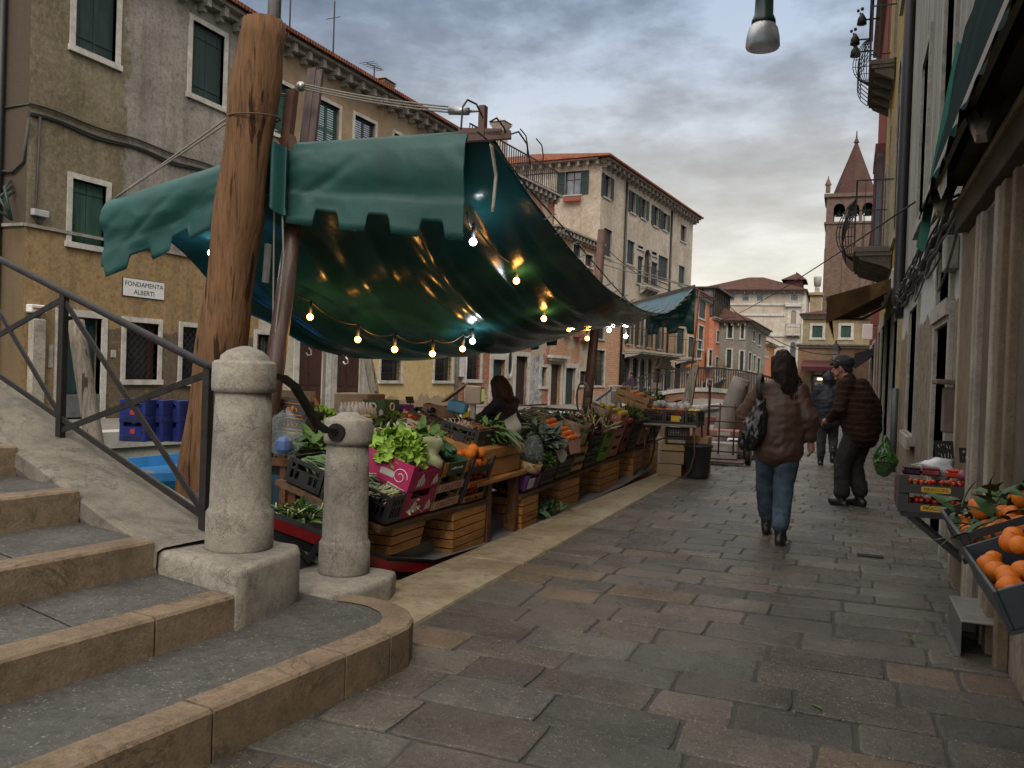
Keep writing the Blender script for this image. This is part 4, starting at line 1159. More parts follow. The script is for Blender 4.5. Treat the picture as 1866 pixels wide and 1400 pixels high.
for u, v0 in ((1141, 325), (1223, 385)):
 x, z = F5.sz(u, v0); m = MB(); m.tube([(x, -.09, 0), (x, -.09, z5 - .4)], .07, 6); m.build('downpipe', M_BLACKM, H5)
sx_, sz_ = F5s.sz(1045, 362)
T5 = Matrix.Translation((0, D5, 0)) @ Matrix.Rotation(R(-90), 4, 'Z')
m = MB(); m.M = T5; m.bx((sx_ - .5, -.3, sz_ - .22), (sx_ + .5, -.13, sz_ + .02), .03); m.build('flower_box', simple('red_flower_box', (.20, .05, .035), .8), H5)
chimney(H5, .8, 6.6, z5 + .5, .62, 1.9, M_FRAMEG)
# ---- orange houses further along
M_ORANGE = plaster('orange_plaster', (.46, .16, .065), (.54, .22, .10), (.40, .14, .07), .6, low=(.34, .13, .07), lowz=1.2)
M_SALMON = plaster('salmon_plaster', (.50, .19, .12), (.58, .26, .17), (.46, .18, .12), .6, low=(.36, .20, .13), lowz=3)
M_GREYP = plaster('grey_house_plaster', (.20, .18, .15), (.27, .245, .21), (.17, .155, .13), .7, low=(.24, .19, .14), lowz=3)
_, z6 = F6.sz(1268, 533); L6 = F6.sz(1288, 700)[0]
H6 = house('orange_house', 'orange plastered house with green shutters next to the pale palace', 'house', F6, L6, z6, 10, M_ORANGE, [
 ('shut', (1273, 590, 1281, 640), {'sm': M_SHG}), ('shut', (1254, 610, 1263, 654), {'sm': M_SHG2}), ('shut', (1270, 617, 1278, 656), {'sm': M_SHG2}), ('shut', (1274, 540, 1285, 586), {'sm': M_SHB}), ('door', (1251, 678, 1258, 730), {'sm': M_GREEND}), ('door', (1279, 695, 1284, 728), {})], corbel=.8, roof='gable', eave=.4)
e6 = F6.pt(L6, 0); F7 = Fac((e6.x + .35, e6.y, -.1), 89); L7 = F7.sz(1326, 700)[0]
_, z7 = F7.sz(1305, 580)
H7 = house('salmon_house', 'salmon plastered house crowned by a glazed wooden roof loggia', 'house', F7, L7, z7, 9, M_SALMON, [
 ('shutl', (1306, 600, 1312, 627), {'sm': M_BROWN}), ('shutl', (1317, 604, 1323, 630), {'sm': M_BROWN}), ('shut', (1304, 648, 1309, 688), {'sm': M_DARKW}), ('shut', (1314, 651, 1319, 686), {'sm': M_DARKW}), ('grille', (1292, 635, 1297, 670), {}), ('door', (1290, 690, 1297, 728), {})], corbel=0, eave=.35)
m = MB(); zt = z7 + .04
m.bx((.2, 0, zt), (L7 - .1, 3.2, zt + .12)); m.bx((.0, -.3, zt + 2.3), (L7 + .2, 3.5, zt + 2.45))
n_ = 9
for i in range(n_ + 1):
 x = .25 + (L7 - .5) * i / n_; m.bx((x - .06, 0.02, zt + .121), (x + .06, .14, zt + 2.299))
for y in (1.0, 2.0, 3.0): m.bx((.22, y - .06, zt + .121), (.34, y + .06, zt + 2.299))
lo = m.build('roof_loggia', M_DARKW, H7)
m = MB(); m.bx((.26, .16, zt + .13), (L7 - .2, .18, zt + 2.29)); m.bx((.26, .19, zt + .13), (.28, 3.1, zt + 2.29)); m.build('pane', M_PANEL, lo)
balcony(H7, L7 * .15, L7 * .55, F7.sz(1304, 688)[1], .7, 1.0, .3); balcony(H7, L7 * .6, L7 * .95, F7.sz(1314, 688)[1], .7, 1.0, .3)
# ---- grey corner house
c8 = onY(1357, 700, 74); F8 = Fac((c8.x, c8.y, -.1), 89)
_, z8 = F8.sz(1357, 585); L8 = F8.sz(1393, 690)[0]
D8 = 9; F8s = Fac(F8.O - F8.n * D8, -1)
sd8 = []
for p in ((1327, 588, 1334, 616), (1351, 591, 1355, 617), (1325, 637, 1332, 671), (1349, 640, 1354, 677)):
 (xa, za), (xb, zb) = F8s.sz(p[0], p[1]), F8s.sz(p[2], p[3]); sd8.append(('shutl', (xa, zb, xb, za), {'fm': M_FRAME, 'fw': .12}))
H8 = house('grey_house', 'grey plastered corner house with brown tiled roof behind the far bridge', 'house', F8, L8, z8, D8, M_GREYP, [
 ('shutl', (1372, 600, 1375, 625), {'sm': M_SHB}), ('shutl', (1382, 605, 1386, 632), {}), ('shutl', (1373, 645, 1376, 680), {}), ('shutl', (1380, 650, 1384, 684), {}), ('shutl', (1364, 640, 1368, 678), {})], roof='hipd', eave=.6, rise=2.2, corbel=.9, side=sd8)
e8 = F8.pt(L8, 0); F9 = Fac((e8.x, e8.y, -.1), 89); _, z9 = F9.sz(1396, 626)
house('orange_house', 'small deep orange house at the far corner just right of the grey house', 'house', F9, 9, z9, 8, M_ORANGE, [('shutl', (1394, 637, 1396, 652), {}), ('shutl', (1398, 640, 1400, 653), {})], roof='gable', corbel=0)
# ---- far beige palace facing the canal
YP = 104
FP = Fac(onY(1262, 720, YP), 0.5); FP.O.z = -1
LP, zp = FP.sz(1468, 531)
M_BEIGE = plaster('beige_palace_plaster', (.44, .38, .30), (.50, .455, .385), (.40, .33, .27), .25)
M_BEIGED = plaster('tan_blind_panel', (.27, .21, .16), (.31, .25, .19), (.24, .19, .15), .6)  # blind arch panel in tan plaster, darker than the palace wall
WP = [('pane', p, {'fm': M_FRAME, 'fw': .1, 'k': 'pale'}) for p in ((1326, 535, 1340, 550), (1352, 535, 1366, 550), (1378, 535, 1392, 550), (1440, 536, 1455, 550))]
WP += [('blind', (1436, 560, 1456, 596), {'arch': 1, 'fw': .35, 'fm': M_FRAME, 'sm': M_BEIGED}), ('pane', (1435, 618, 1455, 660), {'arch': 1, 'fw': .35, 'fm': M_FRAME}), ('pane', (1300, 600, 1312, 622), {'fw': .15})]
DP = 14; FPs2 = None
HP = house('beige_palace', 'large beige palace with hipped brown roof closing the view beyond the bridge', 'palace', FP, LP, zp, DP, M_BEIGE, WP, roof='hipd', eave=1.0, rise=2.3, corbel=1.1)
for v, th in ((555, .25), (574, .3), (611, .35), (629, .3)):
 z = FP.sz(1420, v)[1]; m = MB(); m.bx((0, -.14, z - th / 2), (FP.sz(1430, v)[0], -.001, z + th / 2)); m.build('string_course', M_FRAME, HP)
(xa, za), (xb, zb) = FP.sz(1432, 609), FP.sz(1459, 609); balcony(HP, xa, xb, za, .8, 1.1, .25, M_FRAME)
m = MB(); xa, za = FP.sz(1431, 556); xb, _ = FP.sz(1461, 556); m.bx((xa, -.4, za - .2), (xb, -.0365, za + .25)); m.build('window_hood', M_FRAME, HP)
m = MB(); (xa, _), (xb, _) = FP.sz(1460, 600), FP.sz(1467, 600); m.bx((xa, -.08, 0), (xb, -.002, zp - .45)); m.build('corner_quoin', M_FRAME, HP)
m = MB(); (xa, za), (xb, zb) = FP.sz(1429, 514), FP.sz(1460, 505)
m.bx((xa, 3, zp), (xb, 8, zb)); m.add([(xa - .5, 2.5, zb), (xb + .5, 2.5, zb), (xb + .5, 8.5, zb), (xa - .5, 8.5, zb), (xb - .8, 5, zb + 1.2), (xa + 1, 5, zb + 1)], [[0, 1, 4, 5], [1, 2, 4], [2, 3, 5, 4], [3, 0, 5]]); m.build('attic', M_TILED, HP)
chy = thing('tall_chimney', 'tall pale chimney rising between the beige palace and the bell tower', 'chimney', onY(1488, 560, 96), 0)
m = MB(); m.cb((0, 0, -3), (.5, .5, 9.6)); m.lathe([(.24, 1.8), (.22, 2.2)], (0, 0, 0), 12); m.lathe([(.34, 2.2), (.40, 3.0), (.4, 3.2)], (0, 0, 0), 12); m.build('stack', M_FRAMEG, chy)
# ---- yellow house, brick shop, at the end of the street
YY = 66
FY = Fac(onY(1459, 700, YY), 0); FY.O.z = 0
LY, zy = FY.sz(1610, 577)
M_YEL2 = plaster('dull_yellow_plaster', (.26, .205, .115), (.31, .255, .155), (.22, .17, .095), .5)
HY = house('yellow_house', 'dull yellow house with two green shuttered windows closing the street', 'house', FY, LY, zy, 8, M_YEL2, [('shut', (1476, 589, 1503, 620), {'sm': M_SHG2, 'fw': .18}), ('shut', (1528, 589, 1555, 620), {'sm': M_SHG2, 'fw': .18})], roof='hipd', corbel=0, eave=.5, rise=.7)
chy = MB(); xx, zz_ = FY.sz(1484, 556); chy.bx((xx - .4, 2, zy), (xx + .4, 3.5, zz_ + .9)); chy.bx((xx - .5, 1.8, zz_ + .9), (xx + .5, 3.7, zz_ + 1.1)); chy.build('chimney', M_YEL2, HY)
YB = 56
FB = Fac(onY(1452, 700, YB), 0); FB.O.z = 0
LB, zb_ = FB.sz(1600, 630)
HB = house('brick_shop', 'low tan brick building with a lit shop front under a dark red awning', 'shop', FB, LB, zb_, 7, brick('tan_brick_wall', (.34, .20, .115), (.25, .13, .07), (.34, .27, .20), row=.09), [], corbel=0, eave=.3)
(xa, za), (xb, zb) = FB.sz(1466, 673), FB.sz(1548, 760)
m = MB(); m.bx((xa, -.12, 0), (xb, -.002, za)); m.build('shop_wall', M_YEL2, HB)
(xs0, zs0), (xs1, zs1) = FB.sz(1479, 683), FB.sz(1512, 740)
m = MB(); m.bx((xs0, -.16, .3), (xs1, -.1201, zs0)); sw = m.build('shop_window', M_DARKW, HB)
m = MB(); m.bx((xs0 + .12, -.175, .5), (xs1 - .12, -.1602, zs0 - .12)); m.build('pane', glass_dark('shop_glass', (.05, .05, .055)), sw)
m = MB(); m.bx((xs0 + .35, -.19, zs0 - .3), (xs1 - .2, -.176, zs0 - .2)); m.build('neon_tube', emis('neon_tube', (1, .72, .4), 6), sw)
m = MB()
for k in range(4): m.bx((xs0 + .2, -.185, .9 + .33 * k), (xs0 + .62, -.1755, 1.1 + .33 * k))
m.build('price_card', simple('white_card', (.6, .58, .55), .6), sw)
m = MB(); m.bx((FB.sz(1527, 683)[0], -.16, .2), (FB.sz(1541, 683)[0], -.1202, zs0 + .05)); m.build('shop_door', M_DARKW, HB)
m = MB(); (xa, za), (xb, zb) = FB.sz(1463, 661), FB.sz(1545, 668)
m.prism([(xa, -.1205, za + .15), (xa, -1.5, za - .25), (xa, -1.5, za - .52), (xa, -1.46, za - .52), (xa, -1.44, za - .3), (xa, -.1205, za + .08)], (xb - xa, 0, 0)); m.build('shop_awning', simple('dark_red_awning', (.075, .014, .016), .7), HB)
# ---- campanile
YT = 118
tb = onY(1548, 700, YT); top = onY(1555, 365, YT); tip = onY(1560, 256, YT); bs = onY(1548, 480, YT)
wT = 3.2
TW = thing('bell_tower', 'brick bell tower with three arched openings, hanging bells and a conical spire', 'bell tower', (top.x + .1, YT, 0), 0)
M_TBRICK = brick('tower_brick', (.15, .092, .068), (.095, .058, .045), (.17, .135, .115), row=.16)
zt = top.z; zb0 = onY(1548, 412, YT).z; zb1 = onY(1548, 376, YT).z
m = MB(); m.bx((-wT, -wT, -3), (wT, wT, zb0)); m.build('shaft', M_TBRICK, TW)
for x in (-wT - .05, -1.1, 1.1, wT - .75):
 m = MB(); m.bx((x - .0, -wT - .14, 0), (x + .8 if abs(x) > 2 else x + .55, -wT - .001, zb0 - 3.3)); m.build('pilaster', M_TBRICK, TW)
m = MB(); xs = [-wT, -2.35, -1.0, -.65, .65, 1.0, 2.35, wT]
hz = zb1 - .4
for i in (0, 2, 4, 6): m.bx((xs[i], -wT, zb0), (xs[i + 1], wT, zb1 + .6))
for i in (1, 3, 5):
 x0, x1 = xs[i], xs[i + 1]; c, r = (x0 + x1) / 2, (x1 - x0) / 2; zc = zb1 - .9
 N_ = 8; pp = [(c + r * math.cos(math.pi * k / N_), zc + r * math.sin(math.pi * k / N_)) for k in range(N_ + 1)]
 for p, q_ in zip(pp, pp[1:]):
  for y in (-wT + .001, wT - .6): m.prism([(p[0], y, p[1]), (q_[0], y, q_[1]), (q_[0], y, zb1 + .6), (p[0], y, zb1 + .6)], (0, .6, 0))
m.bx((-wT - .2, -wT - .2, zb0 - .25), (wT + .2, wT + .2, zb0)); m.bx((-wT - .25, -wT - .25, zb1 + .6), (wT + .25, wT + .25, zb1 + 1.0)); m.bx((-wT, -wT, zb1 + 1.0), (wT, wT, zt - .2)); m.bx((-wT - .3, -wT - .3, zt - .2), (wT + .3, wT + .3, zt + .25))
m.build('belfry', M_TBRICK, TW)
for i in (1, 3, 5):
 c = (xs[i] + xs[i + 1]) / 2
 m = MB(); m.lathe([(.52, zb0 + 1.0), (.42, zb0 + 1.15), (.3, zb0 + 1.7), (.2, zb0 + 1.95), (0, zb0 + 2.0)], (c, -1.5, 0), 12); m.tube([(c, -1.5, zb0 + 1.9), (c, -1.5, zb1)], .08, 5); m.build('bell', simple('dark_bronze', (.02, .02, .018), .5), TW)
m = MB(); r0 = wT * .86; m.lathe([(r0, zt + .25), (r0 * .72, zt + .25 + (tip.z - zt) * .28), (r0 * .4, zt + (tip.z - zt) * .62), (.18, tip.z - .4), (.35, tip.z - .3), (.1, tip.z + .3), (.06, tip.z + 1.2)], (0, 0, 0), 8, False); m.build('spire', brick('spire_brick', (.085, .042, .033), (.06, .03, .025), (.08, .055, .045), row=.2), TW)
for x in (-wT + .1, wT - .1):
 m = MB(); m.cb((x, -wT + .5, zt + 1.0), (.55, .55, .9)); m.lathe([(.42, zt + 1.45), (.08, zt + 2.3), (.04, zt + 2.6)], (x, -wT + .5, 0), 8, False); m.build('pinnacle', M_TBRICK, TW)
# ================================================================ market boat, masts, canopy, light strings
M_HULL = simple('grey_boat_paint', (.17, .18, .19), .35, .15, 3, .1)
M_HULLL = simple('light_grey_boat_paint', (.33, .34, .35), .35, .12, 3, .1)
M_RED = simple('red_boat_paint', (.26, .012, .014), .35, .2, 4, .1)
M_DKRUB = simple('dark_rubber', (.018, .018, .02), .6, .2, 8, .1)
M_HONEY = woodm('honey_varnished_wood', (.42, .19, .055), .55, 'y', .45, 5)
M_HONEYD = woodm('dark_varnished_wood', (.13, .055, .022), .5, 'y', .5, 5)
M_SHELF = woodm('shelf_board_wood', (.12, .065, .035), .5, 'y', .6, 5)
M_POLE = woodm('old_mooring_wood', (.165, .088, .044), .38, 'z', .85, 5, .2, crack=1)
M_POLEG = woodm('grey_mooring_wood', (.17, .145, .115), .45, 'z', .85, 5, .2, crack=1)
M_MAST = woodm('brown_painted_mast', (.075, .042, .034), .5, 'z', .35, 4, .5)
M_RUST = simple('rust_brown_steel', (.085, .038, .026), .55, .3, 9, .2)
M_ROPE = simple('grey_rope', (.20, .18, .155), .9, .3, 60, .3)
M_ROPED = simple('dark_cable', (.02, .02, .02), .6, .2, 20, 0)
M_STEEL = simple('galvanised_steel', (.38, .38, .37), .35, .15, 10, .1, .8)
boat = thing('market_boat', 'grey market boat with a red stripe moored at the quay carrying the greengrocer stall', 'boat', (-3.6, 4.3, 0))
GUN = [(-3.62, 4.28, .62), (-3.40, 4.34, .53), (-3.15, 4.50, .42), (-2.97, 4.75, .28), (-2.87, 5.1, .13), (-2.83, 5.7, .0), (-2.80, 7, -.06), (-2.78, 9, -.06), (-2.74, 11, -.03), (-2.75, 12.8, .02), (-3.0, 14.3, .12)]
def hull():
 mb = MB()
 cx = -3.62
 st = []
 for i in range(len(GUN) - 1):
  a, b = Vector(GUN[i]), Vector(GUN[i + 1]); n = 4
  for k in range(n): st.append(a.lerp(b, k / n))
 st.append(Vector(GUN[-1]))
 bands = [(0, 0, 4), (.05, 0, 4), (.0, -.03, 0), (.025, -.03, 0), (.025, -.10, 1), (.0, -.105, 3), (-.005, -.16, 3), (.02, -.165, 2), (.02, -.21, 2), (-.01, -.215, 0), (-.1, -.55, 0), (-.3, -1.1, 0)]
 for sd in (1, -1):
  vs = []
  for p in st:
   hw = max(.02, p.x - cx)
   for o, dz, mi in bands:
    k = min(1, hw / .35)
    vs.append((cx + sd * max(0, hw + o * (1 if dz > -.3 else k)), p.y - (.04 * (1 - k) if dz < -.3 else 0), p.z + dz))
   vs.append((cx + sd * max(0, hw - .16), p.y + .02, p.z + .005)); vs.append((cx + sd * max(0, hw - .17), p.y + .02, p.z - .5))
  m = len(bands) + 2
  for i in range(len(st) - 1):
   for j in range(len(bands) - 1):
    mb.cur = bands[j + 1][2]
    f = [i * m + j, (i + 1) * m + j, (i + 1) * m + j + 1, i * m + j + 1]
    mb.add([vs[q] for q in (f if sd > 0 else f[::-1])], [[0, 1, 2, 3]])
   mb.cur = 0
   for a, b in ((0, m - 2), (m - 2, m - 1)):
    mb.add([vs[i * m + a], vs[(i + 1) * m + a], vs[(i + 1) * m + b], vs[i * m + b]], [[0, 1, 2, 3]])
 return mb
hull().build('hull', [M_HULL, M_RED, M_HULLL, M_DKRUB, M_HULL], boat, True)
d = MB(); d.add([(-3.62, 4.30, .53), (-3.35, 4.40, .42), (-3.1, 4.6, .28), (-2.98, 4.95, .10), (-2.95, 6, -.12), (-2.92, 13, -.1), (-4.3, 13, -.1), (-4.3, 6, -.12), (-4.26, 4.95, .10), (-4.14, 4.6, .28), (-3.89, 4.40, .42)], [list(range(11))])
d.build('deck', M_HULL, boat, True)
tx = text('M', .34, Matrix.Translation(onX(560, 1024, -3.08)) @ Matrix.Rotation(R(54), 4, 'Z') @ Matrix.Rotation(R(84), 4, 'X') @ Matrix.Shear('XZ', 4, (.0, 0)), M_INK, 'lettering', boat, True, thick=.02)
m = MB(); m.bx((-3.02, 4.62, .18), (-2.9, 4.9, .62), .02); m.build('red_fitting', M_RED, boat, True)
TIL = R(17)
def shelf_pt(y, x, h, x0=-2.80, z0=.35, til=TIL):      # x measured towards the quay along the board, h above it
 return Vector((x0 + x * math.cos(til) + h * math.sin(til), y, z0 - x * math.sin(til) + h * math.cos(til)))
m = MB()
def board(mb, y0, y1, x0, z0a, z0b, w, th=.035):
 a = [shelf_pt(y0, 0, 0, x0, z0a), shelf_pt(y1, 0, 0, x0, z0b), shelf_pt(y1, -w, 0, x0, z0b), shelf_pt(y0, -w, 0, x0, z0a)]
 nn = Vector((math.sin(TIL), 0, math.cos(TIL))) * -th
 mb.add(a + [p + nn for p in a], [[0, 1, 2, 3], [7, 6, 5, 4], [0, 4, 5, 1], [1, 5, 6, 2], [2, 6, 7, 3], [3, 7, 4, 0]])
board(m, 4.88, 6.70, -2.78, .36, .315, .86); m.build('shelf', M_SHELF, boat, True)
m = MB(); board(m, 7.42, 13.9, -2.76, .255, .43, .55); m.build('shelf', M_SHELF, boat, True)
m = MB()
for y in (4.95, 6.6): m.bar((-3.5, y, -.1), (-3.5, y, .54), .06)
for y in (7.5, 9, 10.5, 12, 13.7): m.bar((-3.2, y, -.1), (-3.2, y, .36), .06)
m.bx((-4.35, 5.2, .66), (-3.62, 6.9, .70)); m.bx((-4.35, 7.5, .66), (-3.75, 13.6, .70))
for y in (5.25, 6.8, 7.6, 9.5, 11.5, 13.5):
 for x in (-4.3, -3.8): m.bar((x, y, -.12), (x, y, .659), .05)
m.build('stall_frame', M_HONEYD, boat, True)
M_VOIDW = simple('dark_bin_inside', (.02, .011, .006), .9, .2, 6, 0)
def wood_bin(y0, y1, zt, zb, x0, x1, tp, n, loc_label):
 o = thing('slatted_bin', loc_label, 'wooden bin', ((x0 + x1) / 2, (y0 + y1) / 2, zb), 0, 'slatted wooden bins under the stall shelf')
 hw, hd, h = (x1 - x0) / 2, (y1 - y0) / 2, zt - zb
 m = MB(); k = MB(); e = .012
 for i in range(n):
  f0, f1 = i / n, (i + 1) / n - .010 / h
  g0, g1 = tp + (1 - tp) * f0, tp + (1 - tp) * f1
  def ring(g, z): return [(-hw * g, -hd * g, z), (hw * g, -hd * g, z), (hw * g, hd * g, z), (-hw * g, hd * g, z)]
  a, b = ring(g0, h * f0), ring(g1, h * f1); c, d_ = ring(g0 - .03, h * f0), ring(g1 - .03, h * f1)
  m.add(a + b + c + d_, [[q, (q + 1) % 4, 4 + (q + 1) % 4, 4 + q] for q in range(4)] + [[4 + q, 4 + (q + 1) % 4, 12 + (q + 1) % 4, 12 + q] for q in range(4)] + [[q, 8 + q, 8 + (q + 1) % 4, (q + 1) % 4] for q in range(4)])
 g = tp - .035
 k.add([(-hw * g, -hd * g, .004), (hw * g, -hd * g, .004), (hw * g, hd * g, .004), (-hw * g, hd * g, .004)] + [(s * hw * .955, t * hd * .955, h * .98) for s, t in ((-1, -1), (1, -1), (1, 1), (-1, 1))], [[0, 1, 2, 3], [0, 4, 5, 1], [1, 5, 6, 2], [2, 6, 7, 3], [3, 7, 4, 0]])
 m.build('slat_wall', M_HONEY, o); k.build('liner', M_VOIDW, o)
 return o
wood_bin(5.10, 5.60, .335, .13, -3.3, -2.81, .86, 3, 'short three slat bin, its base tapering, under the pink crates')
wood_bin(6.02, 6.66, .305, -.12, -3.25, -2.79, .95, 6, 'broad honey coloured six slat bin beside the table post')
wood_bin(7.48, 7.92, .235, -.24, -3.2, -2.77, .96, 6, 'narrow honey slat bin next to the loose fallen leeks')
wood_bin(8.65, 9.30, .265, -.2, -3.4, -2.77, .96, 5, 'deep slat bin below the wooden crates of greens')
wood_bin(10.2, 11.1, .31, -.2, -3.4, -2.77, .96, 6, 'long slat bin under the green cardboard trays')
wood_bin(11.9, 12.5, .35, -.2, -3.4, -2.77, .97, 6, 'slat bin under the black crates near the far end')
wood_bin(13.0, 13.6, .38, -.2, -3.4, -2.77, .97, 5, 'farthest slat bin beside the black dustbin')
tb = thing('wooden_table', 'honey coloured wooden counter raised over the boarding gap between the slatted bins', 'table', (-3.05, 6.95, 0))
m = MB(); m.bx((-3.42, 6.42, .50), (-2.80, 7.45, .66), .01); m.build('drawer_box', M_HONEY, tb, True)
m = MB(); m.bx((-3.46, 6.36, .46), (-2.74, 7.5, .50), .008); m.build('apron', M_HONEY, tb, True)
m = MB(); m.prism([(-3.42, 6.40, .6601), (-2.79, 6.40, .6601), (-2.79, 6.40, .74), (-3.42, 6.40, .90)], (0, 1.12, 0)); m.build('top', M_HONEY, tb, True)
for x, y in ((-2.83, 6.74), (-2.83, 7.38), (-3.38, 6.74), (-3.38, 7.38)):
 m = MB(); m.bx((x - .04, y - .04, -.4), (x + .04, y + .04, .46), .005); m.build('leg', M_HONEYD, tb, True)
m = MB(); m.bx((-3.6, 6.80, -.36), (-3.56, 7.36, .40)); m.build('back_panel', M_HONEYD, tb, True)
m = MB()
for k in range(7): m.bx((-3.5 + k * .1, 6.80, -.16), (-3.42 + k * .1, 7.34, -.13))
m.build('gangway_slats', M_HONEYD, tb, True)
pl = thing('mooring_pole', 'massive weathered brown wooden mooring pole leaning beside the green canopy', 'mooring pole', (-4.60, 5.36, -1.6))
m = MB(); q = []
P0, P1 = onY(368, 890, 5.36), onY(481, 45, 5.36)
dr = (P1 - P0) / (P1.z - P0.z)
for i in range(41):
 t = i / 40; z = -1.6 + (P1.z + .02 + 1.6) * t
 q.append((P0 + dr * (z - P0.z), .200 - .022 * t + .01 * math.sin(i * .9) * (1 if i < 38 else 0)))
vs = []; n = 40
for i, (p, r_) in enumerate(q):
 for k in range(n):
  a = 2 * math.pi * k / n
  rr = r_ * (1 + .035 * noise.noise(Vector((math.cos(a) * 1.5, math.sin(a) * 1.5, p.z * .7))) - .05 * max(0, noise.noise(Vector((math.cos(a) * 5, math.sin(a) * 5, p.z * .35)))) ** .7 )
  if i > 37: rr *= 1 - (i - 37) * .035
  zz = .10 * max(0, noise.noise(Vector((math.cos(a) * 2.4, math.sin(a) * 2.4, 3)))) * (1 if i == 40 else 0)
  vs.append(p + Vector((math.cos(a) * rr, math.sin(a) * rr, -zz * 1.6)))
fs = [[i * n + k, i * n + (k + 1) % n, (i + 1) * n + (k + 1) % n, (i + 1) * n + k] for i in range(40) for k in range(n)]
o = len(vs); vs.append(q[-1][0] + Vector((.02, 0, .05))); fs += [[40 * n + k, 40 * n + (k + 1) % n, o] for k in range(n)]
m.add(vs, fs, True); m.build('trunk', M_POLE, pl, True)
tpz = q[36][0]
m = MB(); m.tube([tpz + Vector((math.cos(a) * .195, math.sin(a) * .195, -.16 + .02 * math.sin(a))) for a in [2 * math.pi * k / 16 for k in range(17)]], .006, 5); m.build('wire_band', M_RUST, pl, True)
pc = q[40][0]; m = MB(); m.tube([pc + Vector((.05, .05, .0)), pc + Vector((.055, .05, 1.2))], .05, 8); m.build('post_pipe', simple('zinc_pipe', (.3, .31, .32), .5), pl, True)
# ---- masts and spreader beams
XM = -4.12
mp = [onX(503, 655, XM), onX(521, 520, XM), onX(546, 330, XM - .02), onX(560, 230, XM - .03), onX(574, 125, XM - .04)]
MT = mp[-1]; MBm = onX(536, 300, XM)
mast = thing('boat_mast', 'brown painted near mast with steel brackets carrying the canopy spreader', 'mast', (mp[0].x, mp[0].y, -.1))
m = MB(); base = mp[0] + (mp[0] - mp[2]).normalized() * 1.7
m.tube([base] + mp[:3], [.075, .075, .07, .062], 12); m.build('pole', M_MAST, mast, True)
m = MB(); m.bar(mp[2] - Vector((.02, 0, .25)), mp[4] - Vector((.02, 0, 0)), .035, .075, (1, 0, 0)); m.bar(mp[2] + Vector((.05, 0, -.25)), mp[4] + Vector((.045, 0, -.02)), .03, .07, (1, 0, 0)); m.build('mast_head', M_MAST, mast, True)
m = MB(); br0 = onX(533, 165, XM); br1 = onX(523, 250, XM); m.bar(br0, br1, .06, .08); m.bar(br1, br1 + Vector((.08, 0, -.25)), .09, .1); m.build('bracket', M_RUST, mast, True)
m = MB(); c0 = onX(489, 445, XM - .1); c1 = onX(484, 515, XM - .1); m.bar(c0, c1, .05, .03); m.build('cleat', M_STEEL, mast, True)
BL, BR = onX(197, 378, -5.75), onX(931, 246, -2.42)
bd = (BR - BL)
BM = onX(522, 274, XM); UM = .475
def bp(u): return BL.lerp(BM, u / UM) if u < UM else BM.lerp(BR, (u - UM) / (1 - UM))
m = MB(); m.bar(bp(0), bp(UM), .05, .06); m.bar(bp(UM), bp(1.0), .05, .06); m.bar(bp(.88) + Vector((0, 0, .05)), bp(.98) + Vector((0, 0, .02)), .05, .05); m.bar(bp(.935), bp(.935) + Vector((0, 0, .23)), .06, .05); m.build('spreader', M_RUST, mast, True)
def rope(pts, r, parent, mat=None, name='rope', sag=0):
 a = []
 for p, q_ in zip(pts, pts[1:]):
  p, q_ = Vector(p), Vector(q_)
  for k in range(8): a.append(p.lerp(q_, k / 8) - Vector((0, 0, sag * 4 * (k / 8) * (1 - k / 8))))
 a.append(Vector(pts[-1])); mb = MB(); mb.tube(a, r, 5); return mb.build(name, mat or M_ROPE, parent, True)
sp = onX(548, 158, XM); se = bp(.935) + Vector((0, 0, .2))
for k in (-.03, 0, .03): rope([sp + Vector((.02, 0, k * .6)), se + Vector((-.25, 0, k * .7 + .02))], .007, mast, sag=.02)
m = MB(); m.tube([se + Vector((-.28, 0, .02)), se + Vector((-.12, 0, .0))], [.035, .03], 8); m.tube([se + Vector((-.12, 0, 0)), se], .012, 6); m.build('pulley', M_STEEL, mast, True)
m = MB(); m.ball(sp, .04, 8, 6); m.build('pulley', M_STEEL, mast, True)
s2 = onX(413, 238, -4.6); s3 = bp(.02) + Vector((.0, 0, .06))
for k in (-.02, .03): rope([s3, s2 + Vector((.3, 0, .22 + k)), sp + Vector((-.1, 0, -.05))], .008, mast)
rope([bp(.45) + Vector((0, -.02, 0)), onX(497, 640, XM - .05)], .007, mast); rope([bp(.47) + Vector((0, -.05, 0)), onX(517, 470, XM + .05), onX(498, 645, XM)], .008, mast)
rope([onX(895, 262, -2.55), onX(904, 320, -2.55), onX(898, 385, -2.56)], .014, mast, simple('pale_hose', (.35, .32, .27), .7))
for pts in ([(840, 236), (843, 195), (852, 182), (868, 190), (880, 215)], [(893, 222), (905, 215), (918, 232), (925, 252)], [(870, 240), (905, 270), (960, 340), (1040, 430), (1110, 512), (1150, 555)], [(930, 245), (945, 240), (960, 262), (966, 300)]):
 rope([onX(u, v, -2.45 + .0005 * (u - 840) * 0) for u, v in pts], .007, mast, M_ROPED)
XF = -3.55
fm = [onX(1066, 775, XF), onX(1085, 590, XF), onX(1097, 420, XF)]
fmast = thing('boat_mast', 'rust brown far mast standing through the sagging end of the canopy', 'mast', (fm[0].x, fm[0].y, -.1))
m = MB(); m.tube([fm[0] + Vector((0, 0, -.9)), fm[0], fm[1], fm[2]], [.075, .075, .07, .065], 10); m.build('pole', M_RUST, fmast, True)
FL, FR = onX(958, 612, -5.0), onX(1266, 524, -2.15)
FR.y = min(FR.y, 13.2)
FR = onY(1266, 524, 13.0); FL = onY(962, 604, 12.9)
m = MB(); m.bar(FL, FR, .05, .05); m.build('spreader', M_RUST, fmast, True)
for k in (-.05, .05): rope([fm[2] + Vector((0, 0, -.45 + k)), FR], .008, fmast, sag=.02)
